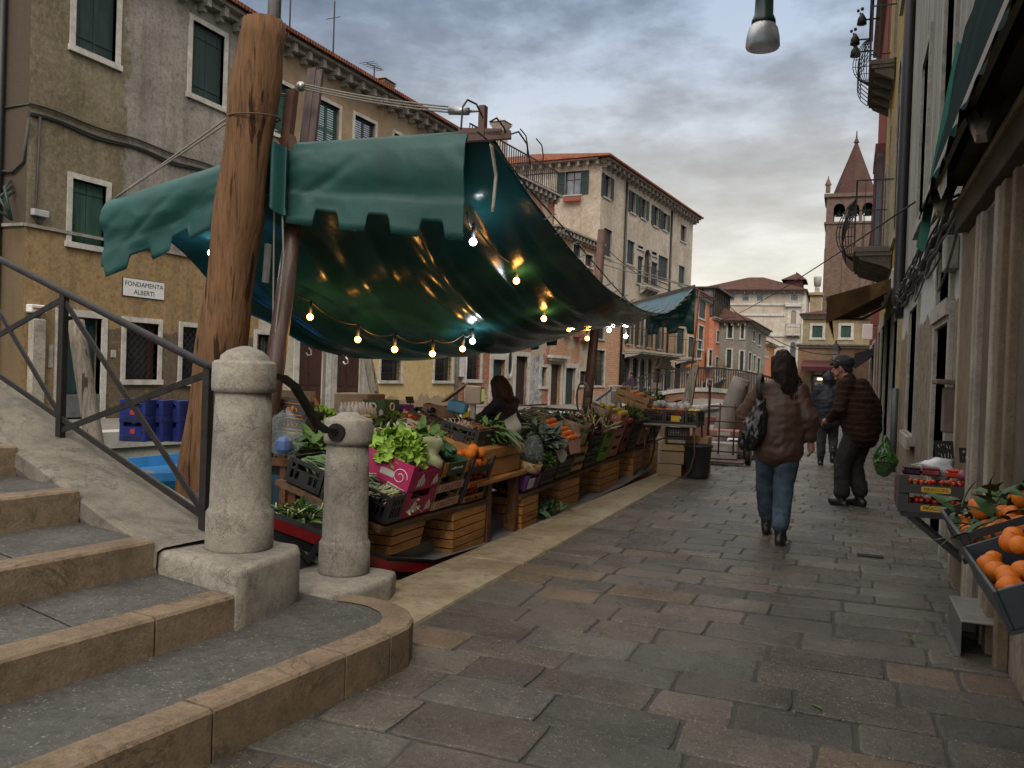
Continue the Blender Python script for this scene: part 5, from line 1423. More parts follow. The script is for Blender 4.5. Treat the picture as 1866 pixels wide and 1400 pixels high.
rope([fm[2] + Vector((0, 0, -.2)), FR + Vector((.3, .5, -.1)), Vector((-.2, 16, 1.9))], .006, fmast, M_ROPED, sag=.25)
m = MB(); cc = onX(1062, 722, XF + .1)
for k in range(3): m.tube([cc + Vector((.07 * math.cos(a) * (1 + .2 * k), .03 * k - .05, -.02 + .22 * math.sin(a))) for a in [2 * math.pi * i / 14 for i in range(15)]], .012, 5)
m.build('rope_coil', M_ROPE, fmast, True)
# ---- the canopy
def canopy_mat():
 n = NT('green_pvc_tarpaulin')
 a = n.noise(1.2, 5, .6, .4); b = n.noise(8, 5, .65)
 col = n.ramp(a, [(.3, (.007, .046, .053)), (.55, (.011, .066, .074)), (.75, (.02, .09, .097))])
 col = n.mix(n.ramp(b, [(.6, 0.), (.8, .3)]), col, (.05, .09, .085))
 n.b.inputs['Transmission Weight'].default_value = 0
 return n.done(col, n.ramp(b, [(.3, .14), (.7, .26)]), n.bump(b, .15, .01, n.bump(a, .2, .05)), spec=.16)
M_TARP = canopy_mat()
can = thing('canopy', 'large sagging dark green tarpaulin canopy slung over the market boat', 'canopy', (-3.8, 8.5, 2.2))
def cr(P, t):
 n = len(P) - 1; t = min(max(t, 0), 1) * n; i = min(int(t), n - 1); f = t - i
 p0, p1, p2, p3 = P[max(i - 1, 0)], P[i], P[i + 1], P[min(i + 2, n)]
 return .5 * ((2 * p1) + (p2 - p0) * f + (2 * p0 - 5 * p1 + 4 * p2 - p3) * f * f + (3 * p1 - p0 - 3 * p2 + p3) * f ** 3)
EL = [BL + Vector((.05, 0, .02)), onX(330, 455, -5.68), onX(420, 552, -5.6), onX(490, 590, -5.5), onX(563, 632, -5.35), onX(640, 652, -5.2), onX(720, 656, -5.05), onX(800, 648, -4.95), onX(868, 628, -4.85), FL]
ER = [bp(.955) + Vector((0, .02, .02)), onX(955, 345, -2.42), onX(1000, 405, -2.40), onX(1060, 478, -2.38), onX(1110, 528, -2.35), onX(1150, 556, -2.33), onX(1190, 570, -2.3), onX(1225, 566, -2.25), FR]
for nm_, E_ in (('EL', EL), ('ER', ER)): print(nm_, [tuple(round(k, 2) for k in p) for p in E_])
def ypar(P):     # resample a curve by its distance along the boat
 N = 60; pts = [cr(P, i / N) for i in range(N + 1)]
 y0, y1 = pts[0].y, pts[-1].y
 def f(v):
  y = y0 + (y1 - y0) * v
  for a, b in zip(pts, pts[1:]):
   if b.y >= y or b is pts[-1]:
    t = (y - a.y) / max(1e-6, b.y - a.y); return a.lerp(b, min(max(t, 0), 1))
 return f
fL, fR = ypar(EL), ypar(ER)
def can_fn(u, v):
 a, b = fL(v), fR(v)
 p = a.lerp(b, u)
 e = 4 * u * (1 - u)
 end = min(1, 4 * v) * min(1, 5 * (1 - v))
 p.z -= .10 * e * end
 p += (bp(u * .955) - BL.lerp(bp(.955), u)) * max(0, 1 - v * 2.2) ** 2
 p.z += .085 * end * (.25 + .75 * min(1, 8 * u * (1 - u))) * noise.noise(Vector((u * 11 + v * 2.5, v * 2.2, 1.7)))
 p.z += .035 * end * noise.noise(Vector((u * 24 + v * 5, v * 4, 8))) + .03 * (1 - v) ** 2 * math.sin(u * 34) * min(1, v * 12)
 return p
m = MB(); m.surf(can_fn, 90, 110)
sheet = m.build('sheet', M_TARP, can, True)
sm_ = sheet.modifiers.new('s', 'SOLIDIFY'); sm_.thickness = .004; sm_.offset = 0
mesh_of(sheet)
M_VAL = NT('matte_green_canvas')
fa = M_VAL.noise(1.6, 6, .65, .4); fb = M_VAL.noise(160, 3)
M_VAL = M_VAL.done(M_VAL.ramp(fa, [(.3, (.008, .047, .045)), (.7, (.017, .080, .075))]), .46, M_VAL.bump(fb, .25, .003, M_VAL.bump(fa, .3, .03)), spec=.35)
def valance(u0, u1, h0, h1, name, top, tabs, tabh, seed, fold=.05, end=None, out=-1):
 m = MB(); cols = 150; rows = 22
 def fn(s, t):
  u = u0 + (u1 - u0) * s
  p = top(u)
  h = h0 + (h1 - h0) * s
  w = abs(((s * tabs + .15) % 1.0) - .5)
  tb_ = 1 / (1 + math.exp((w - .27) * 90))
  hh = h * t + tabh * tb_ * max(0, (t - .84) / .16)
  q_ = p + Vector((0, out * .04, 0)) + Vector((0, 0, .045 * (1 - t) ** 4 - hh))
  f = fold * 1.6 * (.3 + t) * noise.noise(Vector((s * 3.2 + t * 1.6 + seed, t * 1.4 - s, seed)))
  k = noise.noise(Vector((s * 4 - t * 3 + seed, t * 2 + s * 3, seed + 4))); f += fold * .55 * (abs(k) ** .6) * min(1, 3 * t)
  for c_ in (.5, 1.1, 1.75, 2.3): f += .018 * min(1, 2 * t) * math.exp(-((s * 2 + t * (1.1 if c_ < 1.5 else -.9) - c_) / .09) ** 2)
  f += .012 * max(0, 1 - abs(t - .72) * 14)
  q_.y += f + out * .07 * math.sin(math.pi * min(1, t * 1.6)) * .6
  if t < .12: q_ = q_.lerp(p + Vector((0, .03, .05)), (1 - t / .12) * .5)
  q_.z += .03 * noise.noise(Vector((s * 2.5, t, seed + 9))) * t
  return q_
 m.surf(fn, cols, rows)
 o = m.build(name, M_VAL, can, True)
 md = o.modifiers.new('s', 'SOLIDIFY'); md.thickness = .004; mesh_of(o)
 return o
valance(.475, .905, .44, .66, 'valance', bp, 3.45, .13, 2.0, .014)
valance(.0, .46, .50, .30, 'valance', bp, 4, .10, 7.0, .028)
m = MB(); pA = bp(.455) + Vector((0, -.05, .05))
m.surf(lambda u, v: pA + Vector((.02 + .16 * u, -.06 - .05 * math.sin(u * 7), -.52 * v + .03 * math.cos(u * 5))), 14, 10); m.build('folded_edge', M_VAL, can, True)
fp_ = lambda u: FL.lerp(FR, u)
valance(.0, .22, .16, .2, 'valance', fp_, 2, .14, 3, .04, out=1); valance(.72, 1.0, .42, .58, 'valance', fp_, 2.4, .10, 5, .05, out=1)
for u, v in ((563, 634), (630, 651)):
 m = MB(); p = onX(u, v, -5.25); m.tube([p, p + Vector((.03, 0, -.03)), p + Vector((.03, 0, -.07)), p + Vector((-.01, 0, -.08)), p + Vector((-.03, 0, -.05))], .009, 5)
 m.build('eyelet_hook', simple('white_plastic', (.6, .6, .58), .4), can, True)
for i in range(20):
 m = MB(); v = .12 + .8 * i / 19; p = fR(v); m.bar(p + Vector((-.02, -.02, .0)), p + Vector((.07, .02, .05)), .012); m.build('eyelet_cord', M_ROPE, can, True)
# ---- bulb strings
M_BULBW = emis('warm_bulb_glass', (1, .36, .045), 14)
M_BULBC = emis('white_bulb_glass', (.85, .95, 1), 12)
strings = [('warm bulb string hung along the right of the canopy', [(862, 441, -2.85, 0), (941, 512, -2.9, 1), (991, 581, -3.0, 1), (1037, 600, -3.1, 1), (1070, 617, -3.3, 1)], (850, 400, -2.8)),
   ('warm bulb string hung along the canal side of the canopy', [(385, 461, -5.3, 0), (565, 578, -4.75, 1), (652, 619, -4.5, 1), (719, 637, -4.1, 1), (788, 645, -3.9, 1), (843, 636, -3.8, 1), (861, 622, -3.75, 0)], (430, 470, -4.9)),
   ('short string of white and warm bulbs at the far end of the canopy', [(1110, 602, -3.1, 0), (1130, 592, -3.0, 1), (1140, 613, -2.95, 0)], (1085, 590, -3.4))]
bulb_no = 0
for lab, bl, start in strings:
 pts = [onX(u, v, x) for u, v, x, k in bl]
 so_ = thing('light_string', lab, 'string lights', pts[0])
 a = [onX(*start)] + [p + Vector((0, 0, .09)) for p in pts]
 path = []
 for p, q_ in zip(a, a[1:]):
  for k in range(8): path.append(p.lerp(q_, k / 8) - Vector((0, 0, .06 * 4 * (k / 8) * (1 - k / 8))) + Vector((0, 0, .06)))
 path.append(a[-1] + Vector((0, 0, .06)))
 mb = MB(); mb.tube(path, .008, 5); mb.build('cable', M_ROPED, so_, True)
 for p, (u, v, x, k) in zip(pts, bl):
  mb = MB(); mb.tube([p + Vector((0, 0, .03)), p + Vector((0, 0, .14))], [.019, .016], 8); so2 = mb.build('socket', M_DKRUB, so_, True)
  mb = MB(); mb.ball(p, .031, 10, 8); mb.build('bulb', M_BULBW if k else M_BULBC, so2, True)
  pl_ = bpy.data.lights.new('bulb_light', 'POINT'); pl_.energy = 1.6 if k else 2.2; pl_.color = (1, .45, .10) if k else (.85, .95, 1); pl_.shadow_soft_size = .03
  lo2 = bpy.data.objects.new('bulb_light', pl_); COL.objects.link(lo2); lo2.location = p + Vector((.055, -.03, 0))
# ================================================================ crates, produce and fittings of the stall
M_CRATE = simple('black_crate_plastic', (.016, .016, .018), .45, .2, 20, .15)
M_CRATEB = simple('blue_crate_plastic', (.02, .10, .24), .4, .2, 20, .1)
M_NAVY = simple('navy_crate_plastic', (.012, .022, .12), .4, .2, 12, .1)
M_PALE = woodm('pale_crate_wood', (.46, .30, .16), .7, 'y', .8, 8)
M_CARD = simple('brown_cardboard', (.26, .185, .12), .9, .15, 6, .1)
M_CARDW = simple('whitish_cardboard', (.42, .40, .36), .85, .12, 6, .1)
M_PINK = simple('magenta_cardboard', (.36, .014, .09), .6, .12, 4, .08)
M_WHITE = simple('white_print', (.62, .58, .56), .6, .05, 6, 0)
M_GREENC = simple('dark_green_cardboard', (.03, .075, .035), .7, .2, 6, .1)
M_LIME = simple('lime_green_cardboard', (.16, .30, .04), .7, .15, 6, .1)
M_ORANGEC = simple('orange_print', (.42, .16, .02), .7, .1, 6, 0)
M_REDP = simple('red_print', (.34, .02, .015), .7, .1, 6, 0)
M_PURPLE = simple('purple_cardboard', (.11, .03, .17), .6, .15, 6, 0)
M_PINKC = simple('salmon_cardboard', (.40, .19, .15), .8, .12, 6, .08)
M_GREYC = simple('charcoal_cardboard', (.035, .034, .036), .7, .15, 6, .08)
M_SLATE = simple('black_price_slate', (.012, .013, .014), .6, .2, 8, 0)
M_CHALK = simple('white_chalk', (.42, .42, .40), .9, .1, 8, 0)
def fruit_mat(name, c, c2, rough=.38, sc=5, pores=60):
 n = NT(name)
 f = n.noise(sc, 4, .6, .3, n.map(loc=(3, 1, 2)))
 r_ = n.rand()
 col = n.ramp(f, [(.3, c), (.7, c2)])
 col = n.mix(n.math('MULTIPLY', r_, .35), col, sc3(c, .6))
 col = n.mix(n.ramp(n.noise(sc * .5, 5, .7, .6, n.map(loc=(1, 5, 3))), [(.55, 0.), (.75, .45)]), col, sc3(c, .45))
 return n.done(col, rough, n.bump(n.noise(pores, 2), .35, .006), spec=.3)
M_ORANGE_F = fruit_mat('orange_peel', (.50, .115, .008), (.62, .17, .012), .5, 6, 120)
M_PERS = fruit_mat('persimmon_skin', (.50, .085, .008), (.60, .14, .012), .3)
M_TOM = fruit_mat('tomato_skin', (.50, .07, .012), (.62, .15, .02), .22)
M_BERRY = fruit_mat('strawberry_skin', (.40, .02, .012), (.5, .05, .02), .3)
M_CARROT = fruit_mat('carrot_skin', (.52, .13, .02), (.62, .2, .04), .6, 14)
M_ZUC = fruit_mat('zucchini_skin', (.012, .04, .012), (.03, .085, .025), .3, 9)
M_LEMON = fruit_mat('lemon_skin', (.55, .38, .03), (.65, .5, .06), .4)
M_BULB = fruit_mat('bulb_skin', (.30, .2, .13), (.42, .32, .24), .6, 9)
M_CHEST = fruit_mat('chestnut_shell', (.10, .035, .015), (.2, .08, .04), .35)
M_EGGP = fruit_mat('aubergine_skin', (.02, .008, .02), (.035, .012, .03), .18)
M_RADD = fruit_mat('radicchio_leaf', (.10, .012, .022), (.22, .05, .06), .5, 12)
def leaf_mat(name, c, c2):
 n = NT(name)
 f = n.noise(7, 5, .65, .3); g = n.noise(40, 3)
 col = n.ramp(f, [(.32, c), (.68, c2)])
 col = n.mix(n.ramp(g, [(.4, 0.), (.75, .4)]), col, sc3(c, .5))
 n.put(n.b.inputs['Subsurface Weight'], .0)
 return n.done(col, .6, n.bump(g, .35, .008), spec=.3)
M_LET = leaf_mat('lettuce_leaf', (.15, .30, .025), (.36, .52, .09))
M_LEAFD = leaf_mat('dark_leaf', (.018, .05, .014), (.05, .11, .03))
M_LEAFM = leaf_mat('mid_green_leaf', (.05, .115, .022), (.12, .20, .05))
M_LEAFB = leaf_mat('blue_green_leaf', (.055, .10, .075), (.13, .18, .14))
M_CHIC = leaf_mat('chicory_leaf', (.06, .13, .05), (.17, .24, .12))
M_STALK = leaf_mat('pale_stalk', (.36, .40, .20), (.52, .52, .34))
def bag_mat(name, c, t=.55):
 n = NT(name)
 f = n.noise(6, 4, .6, 1.0)
 return n.done(n.ramp(f, [(.3, sc3(c, .7)), (.7, c)]), .15, n.bump(f, .22, .02), spec=.6, alpha=t)
M_BAG = bag_mat('clear_plastic_bag', (.5, .58, .58), .13)
MESH = {}
def put(key, fn, mat, name, label, cat, loc, rz=0, til=0, group=None, sc=None):
 """one single-mesh thing; the mesh of a kind is made once and shared by its copies"""
 if key not in MESH:
  o = fn().build(name, mat); MESH[key] = o.data
 else:
  o = bpy.data.objects.new(name, MESH[key]); COL.objects.link(o)
 o.location = loc; o.rotation_euler = (0, til, rz)
 if sc: o.scale = sc if isinstance(sc, tuple) else (sc,) * 3
 settag(o, label, cat, group)
 return o
def pcrate(w, d, h, solid=False):
 def f():
  m = MB(); x, y = d / 2, w / 2; t = .012
  m.bx((-x, -y, 0), (x, y, .012))
  for sx in (-1, 1):
   for sy in (-1, 1): m.bx((sx * x - sx * .03, sy * y - sy * .03, .0121), (sx * x, sy * y, h), .003)
  def side(L, T):
   q = MB(); q.M = T
   a = L / 2 - .03
   q.bx((-a, 0, h - .03), (a, t, h - .002)); q.bx((-a, 0, .013), (a, t, .035)); q.bx((-a, .001, h * .55), (a, t - .001, h * .55 + .014))
   n = max(3, int(2 * a / .034))
   for i in range(n + 1):
    c = -a + 2 * a * i / n
    if .33 < i / n < .67 and solid: continue
    q.bx((c - .006, .002, .035), (c + .006, t - .002, h - .03))
   if solid: q.bx((-a * .36, .0015, .036), (a * .36, t - .0015, h * .62))
   m.add(q.v, q.f)
  Rz = lambda a: Matrix.Rotation(R(a), 4, 'Z')
  side(d, Matrix.Translation((0, -y, 0))); side(d, Matrix.Translation((0, y, 0)) @ Rz(180))
  side(w, Matrix.Translation((x, 0, 0)) @ Rz(90)); side(w, Matrix.Translation((-x, 0, 0)) @ Rz(-90))
  return m
 return f
def wcrate(w, d, h, slats=1, gap=.4):
 def f():
  m = MB(); x, y = d / 2, w / 2
  for k in range(4): m.bx((-x + .012, -y + .012 + k * (w - .02) / 4, .004), (x - .012, -y + (k + .85) * (w - .02) / 4, .011))
  for sx in (-1, 1):
   for sy in (-1, 1): m.prism([(sx * (x - .012), sy * (y - .012), 0), (sx * (x - .04), sy * (y - .012), 0), (sx * (x - .012), sy * (y - .04), 0)], (0, 0, h + .015))
  sh = h / slats * (1 - gap)
  for k in range(slats):
   z = .006 + k * h / slats
   for s in (-1, 1): m.bx((s * x - s * .006, -y, z), (s * x, y, z + sh)); m.bx((-x + .0065, s * y - s * .006, z + .002), (x - .0065, s * y, z + sh - .002))
  return m
 return f
def cbox(w, d, h, flap=0, opening=True):
 def f():
  m = MB(); x, y, t = d / 2, w / 2, .006
  m.bx((-x, -y, 0), (x, y, .006))
  for s in (-1, 1): m.bx((s * x - s * t, -y, .0061), (s * x, y, h * (1 if s < 0 or not opening else .72))); m.bx((-x + t, s * y - s * t, .0062), (x - t, s * y, h))
  if opening:
   for sy in (-1, 1): m.bx((x - t, sy * y, h * .721), (x, sy * (y - .09), h))
  if flap: m.prism([(x, -y + .02, h * .7), (x + .06, -y + .04, h * .7 - flap), (x + .06, y - .04, h * .7 - flap), (x, y - .02, h * .7)], (.003, 0, .002))
  return m
 return f
def leaves(n, w, d, L, W, seed, hh=.10, style='mound', fold=.3, bend=.5, wav=0, stalk=0):
 def f():
  m = MB(); r = random.Random(seed)
  for i in range(n):
   x, y = r.uniform(-d / 2, d / 2), r.uniform(-w / 2, w / 2)
   k = 1 - .6 * ((2 * x / d) ** 2 + (2 * y / w) ** 2) / 2
   z = hh * k * r.uniform(.15, 1)
   if style == 'mound': dr = Vector((x / d + r.uniform(-.5, .5), y / w + r.uniform(-.5, .5), r.uniform(.1, .8)))
   elif style == 'flat': dr = Vector((r.uniform(.4, 1), r.uniform(-.35, .35), r.uniform(-.1, .35)))
   elif style == 'along': dr = Vector((r.uniform(-.3, .3), r.uniform(.6, 1) * (1 if i % 3 else -1), r.uniform(.0, .4)))
   else: dr = Vector((r.uniform(-1, 1), r.uniform(-1, 1), r.uniform(.3, 1)))
   if stalk and i % stalk == 0:
    m.cur = 1; p = Vector((x, y, z)); m.tube([p, p + dr.normalized() * L * .9], [.008, .005], 5); m.cur = 0
   else: m.leaf((x, y, z), dr, (r.uniform(-.3, .3), r.uniform(-.3, .3), 1), L * r.uniform(.7, 1.2), W * r.uniform(.7, 1.25), bend * r.uniform(.3, 1.2), 5, fold, wav)
  return m
 return f
def lettuce(n, rx, ry, h, rad, seed):
 def f():
  m = MB(); r = random.Random(seed)
  for i in range(n):
   a, e = r.uniform(0, 6.283), math.asin(r.uniform(.05, .98)); k = r.uniform(.62, 1.05)
   d = Vector((math.cos(a) * math.cos(e), math.sin(a) * math.cos(e), math.sin(e))); c = Vector((d.x * rx * k, d.y * ry * k, d.z * h * k))
   d = (d + Vector((r.uniform(-.5, .5), r.uniform(-.5, .5), r.uniform(-.2, .5)))).normalized(); u = d.orthogonal().normalized(); w = d.cross(u); R_ = rad * r.uniform(.6, 1.15); ph = r.uniform(0, 6); vs = [c]; N_ = 16
   for ring in (.4, .75, 1.0):
    for q in range(N_):
     t = 6.283 * q / N_; rr = R_ * ring * (1 + .12 * math.sin(3 * t + ph)); z = R_ * (.34 * ring * ring * math.sin(5 * t + ph * 2) * (ring > .5) + .16 * math.sin(9 * t + ph) * (ring > .9) + .35 * ring * ring)
     vs.append(c + u * math.cos(t) * rr + w * math.sin(t) * rr + d * z)
   fs = [[0, 1 + q, 1 + (q + 1) % N_] for q in range(N_)] + [[1 + o + q, 1 + o + N_ + q, 1 + o + N_ + (q + 1) % N_, 1 + o + (q + 1) % N_] for o in (0, N_) for q in range(N_)]
   m.add(vs, fs, True)
  return m
 return f
def slate(key_seed, w=.13, h=.10):
 def f():
  m = MB(); r = random.Random(key_seed)
  m.cur = 0; m.bx((-.004, -w / 2, 0), (.004, w / 2, h)); m.bx((-.003, -.004, -.10), (.003, .004, -.0001)); m.cur = 1
  for row, zz in enumerate((.74, .34)):
   y = -w * .38
   while y < w * .36:
    q = [(.0055, y + r.uniform(0, .016), h * (zz + r.uniform(-.14, .14))) for _ in range(3)]
    m.tube(q, .0022, 3, False); y += w * .16
  return m
 return f
def sign(u, v, X, label, rz=0, til=-.35, w=.13, h=.10):
 p = onX(u, v, X); k = len(MESH)
 return put('slate%d' % k, slate(k, w, h), [M_SLATE, M_CHALK], 'price_slate', label, 'price sign', p, rz, til, 'chalk price slates')
def squig(M, w, h, n, mat, parent, name, seed, th=.004):   # illegible printed script
 m = MB(); m.M = M; r = random.Random(seed)
 for i in range(n):
  x = -w / 2 + w * (i + .5) / n
  m.tube([(x - w / n * .35, r.uniform(-h, h) * .5, 0), (x, r.uniform(-h, h) * .5, 0), (x + w / n * .3, r.uniform(-h, h) * .5, 0), (x + w / n * .1, -h * .4, 0)], th, 4, False)
 return m.build(name, mat, parent)
FX = Matrix.Rotation(R(90), 4, 'Z') @ Matrix.Rotation(R(90), 4, 'X')     # writing on a +X face
FY_ = Matrix.Rotation(R(90), 4, 'X')                                     # writing on a -Y face
SA = lambda y, x, h: shelf_pt(y, x, h, -2.79, .365 - (y - 4.9) * .027)
SB = lambda y, x, h: shelf_pt(y, x, h, -2.77, .262 + (y - 7.42) * .027)
def ttl(loc): return dict(loc=loc, til=TIL)
# --- front shelf: black crates of chicory, beans
for i, (y, x, lab) in enumerate(((5.10, -.66, 'black plastic crate of long chicory at the board end beside the taller bollard'), (5.10, -.355, 'black plastic crate of chicory half behind the shorter bollard'))):
 put('pcA', pcrate(.40, .295, .175, True), M_CRATE, 'plastic_crate', lab, 'crate', SA(y, x, .02), 0, TIL, 'black plastic crates')
 put('chic%d' % i, leaves(110, .33, .24, .17, .035, 20 + i, .10, 'flat', .3, .6, 0, 14), [M_CHIC, M_STALK], 'chicory', ('long leaved chicory heaped in the crate by the taller bollard', 'long leaved chicory in the crate behind the shorter bollard')[i], 'vegetables', SA(y, x, .13), 0, TIL)
put('pcBean', pcrate(.20, .30, .19), M_CRATE, 'plastic_crate', 'black mesh crate of green beans between shorter bollard and pink boxes', 'crate', SA(5.02, -.14, .02), 0, TIL, 'black plastic crates')
put('beans', leaves(120, .13, .18, .09, .011, 33, .07, 'along', .1, .2), M_STALK, 'green_beans', 'pale green beans in the black mesh crate', 'vegetables', SA(5.02, -.12, .15), 0, TIL)
# --- pink boxes
for k in range(2):
 b = thing('pink_box', ('lower', 'upper')[k] + ' magenta cardboard box printed with white garlic bulbs', 'cardboard box', SA(5.37, -.2, .02 + k * .195), 0, 'stacked pink boxes', (0, TIL))
 w, d, h = .46, .38, .19
 m = cbox(w, d, h)(); m.build('body', M_PINK, b)
 m = MB()
 for y0, s in ((-.05, 1), (.17, .8)):
  pr = [(y0 + s * a, .02 + s * c) for a, c in ((-.062, 0), (-.045, .03), (-.05, .05), (-.02, .075), (0, .10), (.02, .075), (.05, .05), (.045, .03), (.062, 0), (.03, .025), (.02, .0), (0, .02), (-.02, .0), (-.03, .025))]
  m.prism([(d / 2 + .0008, p, q_) for p, q_ in pr], (.0015, 0, 0))
 m.build('garlic_print', M_WHITE, b)
 m = MB()
 sp_ = [(.06 * (1 - t * .75) * math.cos(t * 9), .06 * (1 - t * .75) * math.sin(t * 9)) for t in [i / 26 for i in range(27)]]
 m.tube([(d / 2 - .085 + p, -w / 2 - .002, .085 + q_) for p, q_ in sp_], .0035, 4, False); m.tube([(d / 2 - .16, -w / 2 - .002, .02), (d / 2 - .02, -w / 2 - .002, .005)], .0035, 4)
 m.build('spiral_print', M_WHITE, b)
 if k:
  m = MB(); m.bx((-.05, -w / 2 - .003, .06), (.06, -w / 2 - .0005, .105)); m.build('paper_label', M_CARDW, b)
 else:
  put('cab', leaves(49, 0.36, 0.3, 0.0992, 0.0558, 40, .1, 'flat', .3, .4), M_STALK, 'cabbage', 'pale cabbage leaves showing through the lower pink box', 'vegetables', SA(5.37, -.2, .05), 0, TIL)
put('lett', lettuce(150, .19, .17, .20, .062, 41), M_LET, 'lettuce', 'big bright frilly lettuce heaped on the upper pink box', 'lettuce', SA(5.30, -.24, .36), 0, TIL)
m = MB(); m.surf(lambda u, v: (.12 * math.cos(u * 3 - 1.5) + .02 * math.sin(9 * v), .30 * u - .15, .2 * v + .02 * math.sin(u * 8)), 12, 8); o = m.build('paper_liner', M_STALK); o.location = SA(5.52, -.12, .34); settag(o, 'pale yellowish paper liner sticking out of the upper pink box', 'paper')
put('turnip', lambda: MB().ball((0, 0, 0), .05, 12, 9, (1, 1, 1.1), .1), M_BULB, 'turnip', 'single tan turnip beside the frilly lettuce', 'vegetable', SA(5.62, -.36, .50))
# --- wooden trays with red lettering and courgettes
for k in range(2):
 b = thing('wood_tray', ('lowest', 'middle')[k] + ' pale wooden tray lettered in red beside the pink boxes', 'crate', SA(5.85, -.2, .02 + k * .135), 0, 'lettered wooden trays', (0, TIL))
 wcrate(.46, .38, .12, 1, .45)().build('body', M_PALE, b)
 MB().bx((.1902, -.2, .008), (.1908, .2, .068)).build('label_strip', M_CARDW, b)
 text('(CARLETTO)', .062, Matrix.Translation((.1915, 0, .038)) @ FX @ Matrix.Shear('XZ', 4, (0, 0)), M_REDP, 'lettering', b, squeeze=1.0)
b = thing('green_tray', 'dark green cardboard tray heaped with courgettes on the lettered trays', 'crate', SA(5.85, -.2, .29), 0, None, (0, TIL))
cbox(.46, .38, .10, 0, False)().build('body', M_GREENC, b)
m = MB(); m.bx((.19, -.23, 0), (.1935, -.17, .11)); m.bx((.19, .17, 0), (.1935, .23, .11)); m.build('orange_print', M_ORANGEC, b)
squig(Matrix.Translation((.192, .0, .055)) @ FX, .2, .02, 9, M_WHITE, b, 'white_print', 3, .002)
def zuc():
 return MB().tube([(-.11, 0, 0), (-.10, 0, 0), (-.05, .004, 0), (.03, .006, 0), (.09, 0, 0), (.105, -.002, 0)], [.008, .018, .022, .024, .021, .008], 9)
r = random.Random(5)
for i in range(20):
 row = i // 7
 put('zuc', zuc, M_ZUC, 'courgette', 'dark green courgette piled in the green tray', 'courgette', SA(5.68 + .05 * (i % 7) + r.uniform(-.01, .01), -.2 + r.uniform(-.05, .05), .385 + .035 * row), r.uniform(-.6, .6), TIL, 'courgettes in the green tray', r.uniform(.85, 1.1))
for i in range(10):
 put('zuc', zuc, M_ZUC, 'courgette', 'dark courgette glimpsed inside the lettered wooden trays', 'courgette', SA(5.66 + .045 * (i % 5) * 2, -.15, .075 + .135 * (i // 5)), r.uniform(-.3, .3) + 1.57, TIL, 'courgettes inside the lettered trays')
put('zleaf', leaves(76, 0.4, 0.2, 0.0992, 0.0502, 44, .1, 'mound'), M_LEAFM, 'courgette_leaves', 'mid green leaves behind the piled courgettes', 'leaves', SA(5.9, -.38, .42), 0, TIL)
# --- persimmon trays
for k in range(3):
 b = thing('persimmon_tray', ('lowest', 'middle', 'topmost')[k] + ' charcoal tray with orange band beside the counter post', 'crate', SA(6.36, -.2, .02 + k * .125), 0, 'stacked persimmon trays', (0, TIL))
 m = cbox(.46, .38, .06, 0, False)()
 for sy in (-1, 1):
  for sx in (-1, 1): m.bx((sx * .19 - sx * .035, sy * .23 - sy * .008, .06), (sx * .19, sy * .23, .122)); m.bx((sx * .19 - sx * .007, sy * .23 - sy * .05, .06), (sx * .19 - sx * .0005, sy * .2298 - sy * .008, .122))
 m.build('body', M_GREYC, b)
 if k < 2:
  m = MB(); m.bx((.1905, -.19, .006), (.1925, .19, .056)); m.build('orange_print', M_ORANGEC, b)
  squig(Matrix.Translation((.1935, 0, .03)) @ FX, .33, .034, 11, M_REDP if k else M_INK, b, 'script_print', 5 + k, .004)
 for i in range(7):
  put('pers', lambda: MB().ball((0, 0, 0), .043, 14, 10, (1, 1, .88), .05), M_PERS, 'persimmon', 'orange persimmon in the ' + ('lowest', 'middle', 'topmost')[k] + ' charcoal tray', 'persimmon', SA(6.2 + .1 * (i % 4) + .03 * (i // 4), -.08 - .1 * (i // 4), .068 + k * .125 + (.05 if k == 2 and i > 3 else 0)), i, TIL, 'persimmons in the %s tray' % ('lowest', 'middle', 'topmost')[k])
for i in range(3):
 put('ora', lambda: MB().ball((0, 0, 0), .05, 16, 12, (1, 1, .95), .04), M_ORANGE_F, 'orange', 'large orange on top of the charcoal persimmon trays', 'orange', SA(6.24 + .1 * i, -.10 + (-.03 if i == 1 else 0), .40 + (.02 if i == 1 else 0)), i, 0, 'oranges on the persimmon trays')
# --- crates and goods further inside, on the boards at z .70
def atx(u, v, X): return onX(u, v, X)
for i, (u, v, X, w, d, h, rz, til, lab) in enumerate([
  (527, 862, -3.95, .36, .40, .19, .25, .12, 'black crate of bushy herbs behind the taller bollard'), (570, 858, -3.80, .30, .38, .2, .2, .12, 'black crate of broad green leaves behind the iron bar'),
  (538, 790, -4.35, .40, .34, .2, .3, .1, 'black open crate behind the bag by the taller bollard')]):
 put('pcC%d' % i, pcrate(w, d, h, True), M_CRATE, 'plastic_crate', lab, 'crate', atx(u, v, X), rz, til, 'black plastic crates')
put('herb', leaves(169, 0.34, 0.34, 0.096, 0.0144, 51, .14, 'wild'), M_LEAFB, 'herbs', 'bushy grey green herbs in the crate behind the taller bollard', 'herbs', atx(540, 838, -3.9))
put('broad', leaves(64, 0.28, 0.32, 0.161, 0.0725, 52, .16, 'mound', .35), M_LEAFM, 'leafy_greens', 'broad mid green leaves behind the iron bar', 'leafy greens', atx(576, 835, -3.75))
put('pale', lettuce(60, .14, .14, .16, .06, 53), M_LET, 'lettuce', 'small pale lettuce behind the iron bar near the chalk slate', 'lettuce', atx(588, 775, -4.5))
